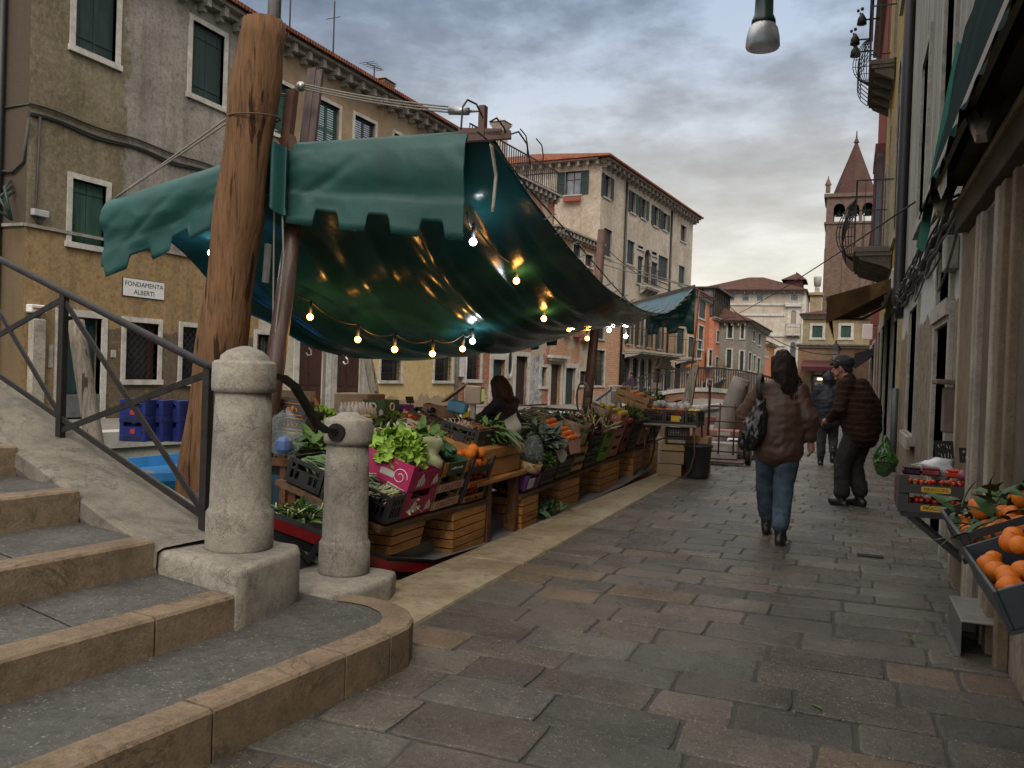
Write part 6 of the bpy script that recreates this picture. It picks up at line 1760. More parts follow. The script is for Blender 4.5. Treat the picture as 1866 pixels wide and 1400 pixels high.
o = put('pbag', lambda: MB().surf(lambda u, v: Vector((.13 * math.sin(u * 6.283) * math.sin(v * 3.0 + .1), .13 * math.cos(u * 6.283) * math.sin(v * 3.0 + .1), .14 - .16 * math.cos(v * 3.0))) * (1 + .18 * noise.noise(Vector((u * 9, v * 7, 2)))), 28, 16), M_BAG, 'plastic_bag', 'crumpled clear plastic bag of blue packets by the taller bollard', 'bag', atx(517, 828, -3.7))
put('packet', lambda: MB().cb((0, 0, .06), (.10, .16, .12), .03), simple('blue_packet', (.03, .09, .28), .3, .3, 9, .1), 'packet', 'blue packet inside the clear bag by the taller bollard', 'packet', atx(517, 826, -3.72), .4)
for k in range(3):
 b = thing('black_carton', ('lowest', 'middle', 'topmost')[k] + ' black carton with orange print stacked beside the bollard', 'carton', atx(524, 808 - k * 26, -4.2), .45, 'stacked black cartons', (0, .10))
 MB().bx((-.17, -.2, 0), (.17, .2, .13), .005).build('body', M_GREYC, b)
 m = MB()
 for a, c in (((-.14, .018), (.14, .024)), ((-.14, .106), (.14, .112))): m.bx((a[0], -.203, a[1]), (c[0], -.2005, c[1]))
 m.build('orange_frame', M_ORANGEC, b)
 squig(Matrix.Translation((0, -.2025, .065)) @ FY_, .22, .05, 7, M_ORANGEC, b, 'script_print', 9 + k, .005)
put('carda', cbox(.4, .3, .2, .1), M_CARD, 'cardboard_box', 'open brown cardboard box behind the black cartons', 'cardboard box', atx(540, 752, -4.8), .5)
for i, (u, v, lab) in enumerate(((648, 773, 'shrink wrapped block of clear water bottles left of the green box'), (694, 776, 'shrink wrapped block of red banded bottles under the green box'), (733, 780, 'shrink wrapped block of red banded bottles under the purple box'))):
 b = thing('bottle_pack', lab, 'bottles', atx(u, v, -4.6), .1, 'shrink wrapped bottles')
 m = MB(); m2 = MB()
 for a in range(5):
  for c in range(3):
   x, y = -.08 + .08 * c, -.16 + .08 * a
   m.lathe([(.034, 0), (.036, .02), (.036, .12), (.034, .16), (.014, .2), (.013, .22), (0, .222)], (x, y, 0), 8); m2.lathe([(.0368, .06), (.0368, .10)], (x, y, 0), 8)
 m.build('bottle', bag_mat('water_bottle_plastic', (.6, .66, .7), .8) if i == 0 else M_BAGB, b); m2.build('label_band', M_WHITE if i == 0 else M_REDP, b)
 if i == 0: M_BAGB = bag_mat('clear_bottle_plastic', (.45, .5, .55), .8)
b = thing('green_box', 'small dark green box with white round emblem on the bottles', 'box', atx(694, 755, -4.6) , .0)
MB().bx((-.13, -.165, 0), (.13, .165, .155), .006).build('body', M_GREENC, b)
m = MB(); m.tube([(.137 * 0 + .132, .04 * math.cos(a), .085 + .04 * math.sin(a)) for a in [2 * math.pi * k / 16 for k in range(17)]], .009, 5, False); m.build('round_emblem', M_WHITE, b); m = MB(); m.tube([(-.0 + .035 * math.cos(a), -.167, .085 + .035 * math.sin(a)) for a in [2 * math.pi * k / 16 for k in range(17)]], .008, 5, False); m.build('round_emblem', M_WHITE, b)
put('purp', lambda: MB().bx((-.1, -.12, 0), (.1, .12, .12), .006), M_PURPLE, 'purple_box', 'small purple box on the bottles beside the green box', 'box', atx(730, 757, -4.6))
put('cardb', lambda: MB().bx((-.22, -.2, 0), (.22, .2, .22), .01), M_CARD, 'cardboard_box', 'plain tan cardboard box behind the shorter bollard', 'cardboard box', atx(655, 752, -5.2))
o = put('pcCar', pcrate(.5, .36, .2), M_CRATE, 'plastic_crate', 'tilted black crate brimming with carrots', 'crate', atx(762, 790, -4.05), .35, TIL + .25, 'black plastic crates')
def car(): return MB().tube([(-.10, 0, 0), (-.09, 0, 0), (0, .003, 0), (.08, 0, 0), (.11, .004, 0)], [.010, .018, .014, .009, .002], 8)
for i in range(26): put('car', car, M_CARROT, 'carrot', 'orange carrot in the tilted black crate', 'carrot', atx(752 + 8.5 * (i % 8) + r.uniform(-4, 4), 762 + 2.2 * (i % 8) + 6 * (i // 8) - 6, -4.02 + .03 * (i // 8)), r.uniform(-.7, .5) + 1.2, .25, 'carrots in the tilted crate', r.uniform(.9, 1.3))
put('pcCar2', pcrate(.36, .36, .2), M_CRATE, 'plastic_crate', 'black crate below the carrots facing the scale', 'crate', atx(793, 800, -3.95), .35, TIL + .2, 'black plastic crates')
put('cardc', cbox(.36, .4, .16, .14), M_CARD, 'cardboard_box', 'open tan box of aubergines above the carrots', 'cardboard box', atx(800, 765, -4.6), .3, .2)
for i in range(9): put('egg', lambda: MB().ball((0, 0, 0), .04, 10, 8, (1.5, 1, 1)), M_EGGP, 'aubergine', 'glossy dark aubergine in the tan box above the carrots', 'aubergine', atx(786 + 7 * (i % 5), 748 - 3 * (i // 5) + .8 * i, -4.6), i, 0, 'aubergines in the tan box')
put('cardd', cbox(.34, .4, .2, .16), M_CARDW, 'cardboard_box', 'white printed box of red peppers behind the chalk slates', 'cardboard box', atx(757, 815, -3.62), .25, .3)
for i in range(8): put('pep', lambda: MB().ball((0, 0, 0), .036, 10, 8, (1, 1, 1.5), .3), M_TOM, 'pepper', 'red pepper in the white printed box', 'pepper', atx(757 + 6 * (i % 4), 787 + 3 * (i % 4) - 5 * (i // 4), -3.62), i, .4, 'peppers in the white box')
put('carde', cbox(.42, .42, .12), M_CARDW, 'cardboard_tray', 'wide white tray of pale leaves beside the shorter bollard', 'cardboard box', atx(706, 822, -3.75), .1, .15)
put('paleg', leaves(114, 0.36, 0.36, 0.0744, 0.0335, 61, .1, 'mound'), M_STALK, 'endive', 'pale curly endive in the wide white tray', 'vegetables', atx(706, 802, -3.75))
put('darkg', leaves(171, 0.5, 0.34, 0.124, 0.067, 62, .2, 'mound', .4, .7), M_LEAFD, 'cabbage', 'dark cabbage leaves under the large chalk slate by the shorter bollard', 'vegetables', atx(690, 838, -3.55))
put('mix', leaves(171, 0.7, 0.4, 0.0992, 0.0502, 63, .18, 'mound'), M_LEAFM, 'leafy_greens', 'mixed green leaves in front of the wrapped bottles', 'leafy greens', atx(715, 790, -4.2))
put('grapes', lambda: [m_ := MB(), [m_.ball((rr.uniform(-.13, .13), rr.uniform(-.13, .13), rr.uniform(0, .06)), .014, 7, 5) for rr in [random.Random(3)] for _ in range(90)]][0], fruit_mat('green_grape', (.13, .18, .03), (.2, .26, .06), .3), 'grapes', 'bowl of small green grapes behind the frilly lettuce', 'grapes', atx(746, 818, -3.42))
put('bowl', lambda: MB().lathe([(.06, 0), (.12, .03), (.155, .09), (.15, .09), (.11, .03), (0, .015)], n=24), M_STEEL, 'steel_bowl', 'shiny steel bowl holding the green grapes', 'bowl', atx(746, 834, -3.42))
sc_ = thing('weighing_scale', 'grey market scale with tall post display beside the seller', 'scale', atx(826, 832, -3.75), .2)
M_GP = simple('grey_machine_plastic', (.33, .34, .33), .5, .1, 5, 0)
m = MB(); m.bx((-.17, -.2, 0), (.17, .2, .11), .01); m.build('base', M_GP, sc_); m = MB(); m.bx((-.19, -.22, .112), (.19, .22, .14), .008); m.bx((-.15, -.2, .142), (.15, .2, .19), .02); m.build('pan', M_STEEL, sc_)
m = MB(); m.bx((.12, .19, 0), (.17, .24, .56), .004); m.build('post', M_GP, sc_)
m = MB(); m.bx((.07, .14, .54), (.24, .32, .73), .01); m.prism([(.06, .13, .731), (-.16, .05, .55), (-.16, .30, .55), (.06, .31, .731)], (0, 0, .02)); h_ = m.build('display_head', M_GP, sc_)
m = MB(); m.bx((.241, .16, .57), (.244, .30, .70)); m.build('screen', emis('green_grey_screen', (.30, .38, .04), .35), h_)
o = dup(sc_, atx(1100, 795, -3.6), (0, 0, .1), 'second grey post scale further along the stall by the far mast')
put('ylw', lambda: MB().surf(lambda u, v: (.10 * u, .22 * v - .1, .10 * math.sin(3 * v) + .05 * u), 4, 8), simple('yellow_packet', (.5, .4, .03), .4), 'yellow_packet', 'bright yellow packet lying behind the scale', 'packet', atx(842, 770, -4.2), .2)
for i, (u, v, c, lab) in enumerate(((832, 752, (.08, .3, .5), 'light blue carton behind the scale'), (828, 790, (.25, .04, .05), 'dark red net bag beside the scale'), (806, 795, (.3, .25, .2), 'tan carton tilted behind the scale'))):
 put('misc%d' % i, lambda: MB().cb((0, 0, .07), (.22, .26, .14), .02), simple('carton_%s' % lab.split()[0], c, .6), 'carton', lab, 'carton', atx(u, v, -4.3), .3, .2)
put('pcG', pcrate(.52, .36, .17, True), M_CRATE, 'plastic_crate', 'black crate of chestnuts and garlic tilted on the wooden counter', 'crate', (-3.05, 6.84, .775), 0, TIL * .8, 'black plastic crates')
for i in range(40): put('chest', lambda: MB().ball((0, 0, 0), .02, 8, 6, (1, 1, .8)), M_CHEST if 1 else 0, 'chestnut', 'brown chestnut in the crate on the counter', 'chestnut', (-2.93 - .05 * (i // 10) + r.uniform(-.01, .01), 6.78 + .03 * (i % 10), .90 + .012 * (i // 10)), i, 0, 'chestnuts on the counter')
for i in range(14): put('garl', lambda: MB().lathe([(0, 0), (.022, .006), (.028, .02), (.018, .036), (.006, .05), (.004, .08)], n=9), M_BULB, 'garlic_bulb', 'pale garlic bulb in the crate on the counter', 'garlic', (-3.0 - .05 * (i // 5), 6.63 + .035 * (i % 5), .89 + .01 * (i // 5)), i, .4, 'garlic bulbs on the counter')
put('artich', leaves(228, 0.5, 0.34, 0.161, 0.0502, 71, .10, 'mound', .4, .9), M_LEAFM, 'leafy_greens', 'large drooping artichoke leaves beside the chestnut crate', 'leafy greens', (-3.10, 7.18, .80))
put('lg2', leaves(34, 0.3, 0.2, 0.211, 0.0558, 72, .06, 'flat', .3, 1.0), M_CHIC, 'cardoon_leaf', 'long pale leaves hanging over the counter edge', 'leaves', (-2.95, 7.12, .84))
put('wpap', lambda: MB().surf(lambda u, v: (.03 * math.sin(v * 5), .30 * u, .20 * v + .06 * u), 6, 6), M_CARDW, 'paper_sheet', 'stiff grey paper sheet at the counter end', 'paper', (-2.86, 7.25, .76))
# --- back shelf goods (second half), every stack measured along the quay
def stack(y, w, d, hs, kind, key, lab, mat, grp, x=-.18):
 out = []
 h0 = .02
 for k, h in enumerate(hs):
  nm = ('lowest', 'second', 'third', 'fourth')[k] if len(hs) > 2 else ('lower', 'upper')[k] if len(hs) > 1 else ''
  fn = pcrate(w, d, h) if kind == 'p' else wcrate(w, d, h, 1, .42) if kind == 'w' else cbox(w, d, h)
  put(key, fn, mat, {'p': 'plastic_crate', 'w': 'wood_tray', 'c': 'cardboard_tray'}[kind], (nm + ' ' + lab).strip(), 'crate', SB(y, x, h0), 0, TIL, grp)
  h0 += h + .004
 return h0
h0 = stack(7.70, .40, .34, (.15,), 'c', 'cB1', 'purple printed carton with white sticker under the wrapped celeriac', M_PURPLE, None)
put('stick', lambda: MB().bx((0, -.08, 0), (.002, .08, .10)), M_WHITE, 'sticker', 'white sticker on the front of the purple carton', 'sticker', SB(7.64, -.008, .04), 0, TIL)
wr = thing('wrapped_celery', 'plastic wrapped celery standing in a round wooden punnet on the purple carton', 'celery', SB(7.72, -.13, h0), 0, None, (0, TIL))
m = MB(); m.lathe([(.13, 0), (.14, .02), (.145, .10), (.135, .10), (.12, .01)], n=20); m.build('punnet', M_PALE, wr); m = MB(); m.lathe([(.12, .06), (.125, .16), (.10, .26), (.05, .33), (.02, .35), (0, .34)], n=14, wob=.2); m.build('wrapper', M_BAG, wr)
m = leaves(83, 0.14, 0.14, 0.136, 0.0279, 77, .1, 'wild')(); m.build('celery_stalks', M_LEAFB, wr).location = (0, 0, .03)
put('parsl', leaves(117, 0.2, 0.14, 0.072, 0.0324, 78, .16, 'wild'), M_LEAFM, 'parsley', 'bunch of parsley hanging beside the wrapped celery', 'parsley', SB(7.97, -.03, .20), 0, TIL)
G1 = 'black crates stacked on the far shelf'
h0 = stack(8.15, .40, .34, (.17, .17), 'p', 'pB1', 'black crate under the broad dark greens', M_CRATE, G1)
put('bg1', leaves(114, 0.34, 0.3, 0.161, 0.067, 81, .2, 'mound', .4, .6), M_LEAFB, 'leafy_greens', 'broad blue green leaves beside the heaped tomatoes', 'leafy greens', SB(8.1, -.2, h0 - .03), 0, TIL)
put('flap1', lambda: MB().surf(lambda u, v: (.03 * v, .3 * u - .15, .02 - .13 * v * (1 - .5 * (2 * u - 1) ** 2)), 8, 4), M_CARDW, 'paper_sheet', 'grey paper apron hanging below the broad leaves', 'paper', SB(8.2, .01, h0 - .01), 0, 0)
h0 = stack(8.65, .46, .34, (.15, .15), 'p', 'pB2', 'black crate of tomatoes beside the paper apron', M_CRATE, G1)
for k in range(2):
 for i in range(8): put('tom', lambda: MB().ball((0, 0, 0), .038, 12, 8, (1, 1, .85), .05), M_TOM, 'tomato', 'tomato inside the %s black crate' % ('lower', 'upper')[k], 'tomato', SB(8.5 + .075 * (i % 5), -.07 - .08 * (i // 5), .075 + .154 * k), i, 0, 'tomatoes inside the black crates')
put('sflap', cbox(.44, .34, .14, .12), M_PINKC, 'cardboard_tray', 'salmon cardboard tray overflowing with orange tomatoes', 'crate', SB(8.65, -.18, h0), 0, TIL)
for i in range(30):
 put('tom', None, M_TOM, 'tomato', 'orange red tomato heaped in the salmon tray', 'tomato', SB(8.47 + .068 * (i % 6) + r.uniform(-.012, .012), -.05 - .07 * (i // 6) + r.uniform(-.01, .01), h0 + .11 + .02 * (i // 6)), i, 0, 'tomatoes heaped in the salmon tray', r.uniform(.9, 1.1))
h0 = stack(9.15, .40, .34, (.10, .10, .10), 'w', 'wB1', 'pale wooden tray of greens next to the tomatoes', M_PALE, 'pale wooden trays of greens')
put('gr2', leaves(133, 0.36, 0.28, 0.0806, 0.0279, 83, .26, 'mound'), M_LEAFM, 'leafy_greens', 'loose greens spilling from the pale wooden trays', 'leafy greens', SB(9.15, -.16, .06), 0, TIL)
put('sack', lambda: MB().surf(lambda u, v: Vector((.16 * math.cos(u * 6.283), .19 * math.sin(u * 6.283), .22 * v)) * (1 + .12 * noise.noise(Vector((u * 7, v * 4, 5)))), 24, 8), M_CARD, 'paper_sack', 'open brown paper sack of greens on the wooden trays', 'sack', SB(9.15, -.18, h0), 0, TIL)
put('gr3', leaves(114, 0.3, 0.26, 0.0744, 0.0279, 84, .1, 'mound'), M_LEAFD, 'leafy_greens', 'dark greens inside the brown paper sack', 'leafy greens', SB(9.15, -.18, h0 + .12), 0, TIL)
h0 = stack(9.68, .46, .34, (.18, .17), 'p', 'pB3', 'tall black crate with leafy tops beside the paper sack', M_CRATE, G1)
put('gr4', leaves(117, 0.4, 0.3, 0.208, 0.0216, 85, .2, 'wild'), M_LEAFD, 'leafy_greens', 'thin dark leek tops poking from the tall black crates', 'leafy greens', SB(9.68, -.14, .1), 0, TIL)
put('rad1', leaves(228, 0.44, 0.34, 0.136, 0.0279, 86, .14, 'wild', .3, .5, 0, 4), [M_RADD, M_STALK], 'radicchio', 'dark red radicchio heaped on the tall black crates', 'radicchio', SB(9.72, -.2, h0), 0, TIL)
h0 = stack(10.2, .42, .34, (.17, .17), 'c', 'cB2', 'lime green printed tray between black and salmon stacks', M_LIME, 'lime green trays')
stack(10.2, .42, .32, (.12,), 'p', 'pB4', 'low black crate on top of the lime green trays', M_CRATE, None, -.19) if 0 else None
put('rad2', leaves(156, 0.44, 0.36, 0.176, 0.0324, 87, .14, 'wild', .3, .5, 0, 3), [M_RADD, M_STALK], 'radicchio', 'pale stalked red radicchio on the lime green trays', 'radicchio', SB(10.2, -.2, h0), 0, TIL)
put('sack2', lambda: MB().surf(lambda u, v: Vector((.15 * math.cos(u * 6.283), .17 * math.sin(u * 6.283), .24 * v)) * (1 + .14 * noise.noise(Vector((u * 7, v * 4, 9)))), 24, 8), M_CARDW, 'paper_sack', 'pale paper sack of stalks behind the lime green trays', 'sack', SB(10.5, -.26, h0), 0, TIL)
h0 = stack(10.7, .44, .34, (.135, .135, .135, .12), 'c', 'cB3', 'salmon cardboard tray in the tall stack', M_PINKC, 'tall stack of salmon trays')
for i in range(16): put('lem', lambda: MB().ball((0, 0, 0), .034, 10, 8, (1.25, 1, 1)), M_LEMON, 'lemon', 'yellow lemon on the tall salmon stack', 'lemon', SB(10.55 + .075 * (i % 5), -.06 - .08 * (i // 5), h0 + .02 + .01 * (i // 5)), i, 0, 'lemons on the salmon stack')
h0 = stack(11.2, .36, .34, (.2, .2), 'c', 'cB4', 'plum coloured tray of red fruit beside the lemons', simple('plum_cardboard', (.11, .03, .035), .6), 'plum coloured trays')
for i in range(14): put('app', lambda: MB().ball((0, 0, 0), .036, 10, 8, (1, 1, .92)), M_BERRY, 'apple', 'dark red apple on the plum coloured trays', 'apple', SB(11.07 + .075 * (i % 4), -.05 - .08 * (i // 4), h0 + .02), i, 0, 'red apples on the plum trays')
h0 = stack(11.75, .5, .34, (.2, .2), 'p', 'pB5', 'black crate with leek tops near the far wooden crates', M_CRATE, G1)
put('gr5', leaves(104, 0.44, 0.3, 0.16, 0.0216, 88, .16, 'wild'), M_LEAFM, 'leafy_greens', 'green leek tops on the black crates beyond the red apples', 'leafy greens', SB(11.75, -.16, h0 - .05), 0, TIL)
h0 = stack(12.4, .5, .36, (.12, .12, .12, .12), 'w', 'wB2', 'reddish wooden tray in the tall far stack', M_PALE, 'tall far stack of wooden trays')
put('wTop', wcrate(.55, .5, .2, 2, .15), M_PALE, 'wood_crate', 'larger pale wooden crate of oranges topping the far stack', 'crate', SB(12.35, -.3, h0), 0, TIL)
for i in range(8): put('ora', None, M_ORANGE_F, 'orange', 'orange in the pale crate topping the far stack', 'orange', SB(12.2 + .1 * (i % 4), -.24 - .1 * (i // 4), h0 + .16), i, 0, 'oranges in the far crate', 1.1)
h0 = stack(13.1, .6, .36, (.26, .26), 'p', 'pB6', 'black crate of dark greens at the very end of the shelf', M_CRATE, G1)
put('gr6', leaves(171, 0.5, 0.3, 0.124, 0.0446, 89, .2, 'mound'), M_LEAFM, 'leafy_greens', 'yellowish greens at the very end of the shelf', 'leafy greens', SB(13.1, -.2, h0 - .05), 0, TIL)
put('fallen', leaves(78, 0.5, 0.2, 0.16, 0.0288, 90, .1, 'wild'), M_CHIC, 'leeks', 'loose leeks fallen on the hull beside the narrow slat bin', 'vegetables', (-2.78, 8.25, -.03))
put('fallen2', leaves(114, 0.2, 0.3, 0.0992, 0.0335, 91, .1, 'mound', .4, .5, 0, 6), [M_LEAFM, M_STALK], 'fennel', 'fennel and parsley lying on the bow deck under the chicory', 'vegetables', (-3.32, 4.72, .36))
for i, (u, v, X, lab, mm) in enumerate(((960, 792, -3.9, 'black crate of pale cardoons beside the seller', M_CRATE), (1000, 792, -3.95, 'bright blue crate behind the tomatoes', M_CRATEB), (1028, 786, -4.0, 'second bright blue crate of greens by the far mast', M_CRATEB), (1030, 810, -3.5, 'black crate of red radicchio behind the tomatoes', M_CRATE), (1066, 812, -3.5, 'black crate of stalky radicchio before the second scale', M_CRATE), (1140, 795, -3.3, 'black empty crate beside the crate of oranges', M_CRATE))):
 put('pcR%d' % i, pcrate(.5, .36, .2, True), mm, 'plastic_crate', lab, 'crate', atx(u, v, X), .1, .2, 'crates of the second row')
put('card1', leaves(152, 0.6, 0.4, 0.211, 0.0279, 93, .22, 'flat', .3, .5, 0, 2), [M_LEAFB, M_STALK], 'cardoons', 'pale striped cardoons piled behind the black crate by the seller', 'vegetables', atx(962, 772, -3.95))
put('card2', leaves(114, 0.5, 0.4, 0.124, 0.0558, 94, .16, 'mound'), M_LEAFM, 'leafy_greens', 'green cabbage in the second bright blue crate', 'leafy greens', atx(1025, 772, -4.0))
put('rad3', leaves(266, 0.7, 0.4, 0.124, 0.0335, 95, .14, 'wild', .3, .5, 0, 5), [M_RADD, M_STALK], 'radicchio', 'large heap of red radicchio in the second row', 'radicchio', atx(1035, 797, -3.5))
put('rad4', leaves(209, 0.7, 0.4, 0.149, 0.0279, 96, .12, 'along', .3, .5, 0, 3), [M_RADD, M_STALK], 'radicchio', 'stalky radicchio heap before the second scale', 'radicchio', atx(1070, 800, -3.45))
put('wbags', lambda: [m_ := MB(), [m_.ball((rr.uniform(-.3, .3), rr.uniform(-.3, .3), rr.uniform(0, .1)), rr.uniform(.07, .11), 9, 7, (1, 1, .8), .3) for rr in [random.Random(6)] for _ in range(9)]][0], simple('white_paper_bags', (.5, .5, .52), .6, .1), 'paper_bags', 'crumpled white bags lying behind the bright blue crates', 'bags', atx(1036, 766, -4.4))
for u, v, X, lab, a, b_ in ((695, 848, -3.3, 'large tilted chalk slate over dark cabbage by the shorter bollard', .3, .16), (722, 812, -3.5, 'chalk slate beside the white tray of endive', .1, .12), (778, 838, -3.3, 'wide chalk slate before the red peppers', .0, .2), (826, 832, -3.2, 'dark red edged chalk slate above the courgettes', -.5, .11), (896, 785, -3.12, 'chalk slate standing among the garlic', .1, .14), (748, 735, -4.8, 'small chalk slate raised against the yellow wall', -.4, .11), (585, 758, -4.3, 'chalk slate beside the iron bar', .6, .13), (706, 790, -4.1, 'chalk slate among the mixed leaves', .3, .14), (1046, 770, -3.8, 'chalk slate behind the radicchio', -.3, .15), (1065, 780, -3.7, 'narrow chalk slate beside the far mast foot', .4, .12)):
 sign(u, v, X, lab, a, -.35, b_, b_ * .75)
# ================================================================ right side of the street: shop front, yellow and red houses
def ra_mat():
 n = NT('flaking_grey_plaster')
 sp = n.N.new('ShaderNodeSeparateXYZ'); n.L.new(n.co, sp.inputs[0]); x, z = sp.outputs[0], sp.outputs[2]
 wob = n.math('MULTIPLY', n.math('SUBTRACT', n.noise(1.5, 7, .68, .5), .5), 2.0)
 a = n.noise(.8, 7, .65, .5); b = n.noise(6, 7, .72, .8)
 grey = n.ramp(n.noise(1.4, 6, .65, .3, n.map((2.6, 2.6, .3))), [(.3, (.15, .145, .13)), (.5, (.28, .27, .24)), (.7, (.42, .41, .37))])
 rough = n.ramp(b, [(.3, (.07, .058, .045)), (.5, (.20, .165, .125)), (.7, (.32, .27, .21))])
 white = n.ramp(a, [(.3, (.38, .375, .36)), (.7, (.55, .545, .52))])
 m1 = n.math('LESS_THAN', n.math('ADD', z, n.math('MULTIPLY', wob, .3)), 2.15)
 col = n.mix(n.math('LESS_THAN', n.math('ADD', z, n.math('MULTIPLY', wob, .6)), 2.9), grey, white)
 col = n.mix(m1, col, rough)
 col = n.mix(n.ramp(b, [(.55, 0.), (.75, .6)]), col, (.06, .05, .042))
 return n.done(col, .93, n.bump(b, .7, .03, n.bump(n.noise(25, 5, .7), .4, .01)), spec=.2)
M_RA = ra_mat()
FA = Fac((WX, 15.5, 0), -90)
def ya(a, b, z0, z1): return (15.5 - a, z0, 15.5 - b, z1)
RA = house('grey_shop_house', 'flaking grey plastered shop house lining the right of the street under a green awning', 'house', FA, 18.0, 10.5, 8, M_RA, [
 ('door', ya(9.25, 8.05, 0, 1.95), {'sz': 1, 'fw': .16, 'sm': simple('bluish_grey_board', (.20, .215, .235), .8, .25, 5), 'fm': M_FRAMEG}),
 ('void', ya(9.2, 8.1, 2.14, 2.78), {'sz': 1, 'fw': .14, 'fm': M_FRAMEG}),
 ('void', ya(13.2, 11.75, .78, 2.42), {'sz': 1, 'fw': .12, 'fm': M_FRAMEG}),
 ('half', ya(12.6, 11.5, 3.5, 5.6), {'sz': 1, 'fw': .14, 'fm': M_FRAMEG}), ('half', ya(9.6, 8.6, 3.6, 5.6), {'sz': 1, 'fw': .14, 'fm': M_FRAMEG})], corbel=0, rev=.25)
M_PORT = stone('brown_portal_stone', (.185, .138, .09), .5, sc=1.6, rough=.75)
M_PORTL = stone('pale_portal_stone', (.34, .295, .24), .6, sc=2, rough=.7)
M_PORTD = stone('dark_portal_stone', (.115, .094, .07), .5, sc=1.6, rough=.75)
def pbox(y0, y1, z0, z1, out, mat, name='portal_strip'):
 m = MB(); m.bx((15.5 - y0, -out, z0), (15.5 - y1, -.001, z1), .006); return m.build(name, mat, RA)
pbox(7.14, 6.24, 0, 2.5, .035, M_PORT, 'portal_jamb'); pbox(7.20, 7.141, 0, 2.55, .045, M_PORTL); pbox(6.238, 6.15, 0, 2.5, .065, M_PORTL); pbox(6.10, 6.03, 0, 2.5, .06, M_PORTL)
pbox(6.03, 5.40, 0, 2.5, .025, M_PORTD, 'portal_jamb'); pbox(5.398, 5.30, 0, 2.5, .075, M_PORTL); pbox(5.24, 5.12, 0, 2.5, .07, M_PORT); pbox(5.118, 2.0, .6, 2.5, .02, M_PORTD, 'portal_jamb')
pbox(4.95, 4.86, 0, 2.5, .06, M_PORT)
pbox(7.2, 1.5, 2.55, 2.72, .09, M_PORTD, 'lintel'); pbox(7.2, 1.5, 2.721, 2.76, .11, M_PORTL, 'lintel'); pbox(7.2, 1.5, 2.9, 3.1, .16, M_PORTD, 'awning_box')
m = MB(); m.tube([(15.5 - 15.35, -.08, z) for z in (10.4, 6, 3.0)] + [(15.5 - 15.35, -.1, 2.8), (15.5 - 15.3, -.03, 2.5)], .085, 8); m.build('downpipe', M_BLACKM, RA)
m = MB(); m.tube([(.25, -.07, z) for z in (1.35, .7, 0)], .05, 8); m.build('lower_downpipe', simple('slate_blue_pipe', (.06, .075, .085), .5), RA)
m = MB(); rr = random.Random(4)
for k in range(9):
 z = 2.62 + .055 * (k % 5) + .02 * rr.random(); pts = []
 for i in range(26):
  s = -.2 + 8.6 * i / 25; pts.append((s, -.03 - .05 * (k % 3) - .02 * rr.random(), z + .10 * noise.noise(Vector((s * .9, k * .35, 0))) + .02 * math.sin(i * 1.9 + k) + (.012 * s)))
 m.tube(pts, .012 + .012 * (k % 3 == 0), 5)
for (a, b_, c) in ((3.8, 5.4, .5), (5.0, 7.8, .35), (6.6, 8.2, .8)):
 m.tube([(a + (b_ - a) * t, -.05 - .06 * math.sin(3.1 * t), 2.65 - c * 4 * t * (1 - t) * .55) for t in [i / 10 for i in range(11)]], .010, 5)
m.build('wall_cables', simple('grey_cable_bundle', (.06, .055, .05), .7, .4, 30), RA)
m = MB(); m.bx((15.5 - 8.0, -.10, 2.35), (15.5 - 7.7, -.002, 2.62), .01); m.build('junction_box', M_FRAMEG, RA)
m = MB(); m.bx((15.5 - 7.75, -.16, 1.42), (15.5 - 7.35, -.002, 1.46), .008); m.bx((15.5 - 7.55, -.10, 1.05), (15.5 - 7.38, -.002, 1.40), .008); m.build('wall_bracket', simple('rusty_bracket', (.10, .075, .055), .8), RA)
m = MB(); m.bx((15.5 - 13.3, -.10, .60), (15.5 - 11.65, -.04, .78), .015); m.build('window_sill', M_COL, RA)
aw = thing('shop_awning', 'dark green drop awning tinted darker as shade, with teal scalloped edge above the shop front on the right', 'awning', (.74, 7.5, 4.1))
M_TEAL = simple('teal_awning_cloth', (.010, .13, .095), .6, .25, 3, .1)
m = MB()
m.surf(lambda u, v: (.74 - .22 * v + .025 * noise.noise(Vector((u * 7, v * 3, 0))), 7.5 - 5.8 * u, 4.2 - 1.35 * v), 40, 8); m.build('cloth', simple('shade_tinted_green_awning_cloth', (.004, .018, .016), .95, .25, 3, .1, spec=.05), aw, True)  # green cloth darkened further, shade of the underside put into its colour
m = MB()
m.surf(lambda u, v: (.515 - .05 * v + .03 * noise.noise(Vector((u * 16, v * 1.5, 3))), 7.5 - 5.8 * u, 2.85 - v * (.13 + .03 * math.sin(u * 75))), 120, 6); m.build('valance', simple('shade_tinted_valance_cloth', (.004, .018, .016), .95, .25, 3, .1, spec=.05), aw, True)  # valance in the same shade-darkened green
m = MB(); m.surf(lambda u, v: (.74 - (.03 + .23 * v) * 1 - .03 * math.sin(u * 3.1) * 0 + .06 * u - .02, 7.52 + .03 * math.sin(v * 6), 4.1 - 1.6 * v - .05 * u), 4, 20); m.build('side_edge', M_TEAL, aw, True)
M_ARM = simple('beige_awning_arm', (.22, .18, .14), .5, .15, 6, 0)
for y in (6.6, 4.6):
 m = MB(); m.bar((.70, y + .5, 3.0), (.56, y + .15, 2.62), .05, .05); m.bar((.56, y + .15, 2.62), (.53, y + .42, 2.84), .045, .045); m.build('folding_arm', M_ARM, aw, True)
m = MB(); m.bar((.525, 7.5, 2.86), (.525, 1.8, 2.86), .05, .05); m.build('front_bar', M_ARM, aw, True)
lp = thing('street_lantern', 'green pendant street lantern with ribbed glass hanging over the street', 'street lamp', onY(1390, 77, 6.0))
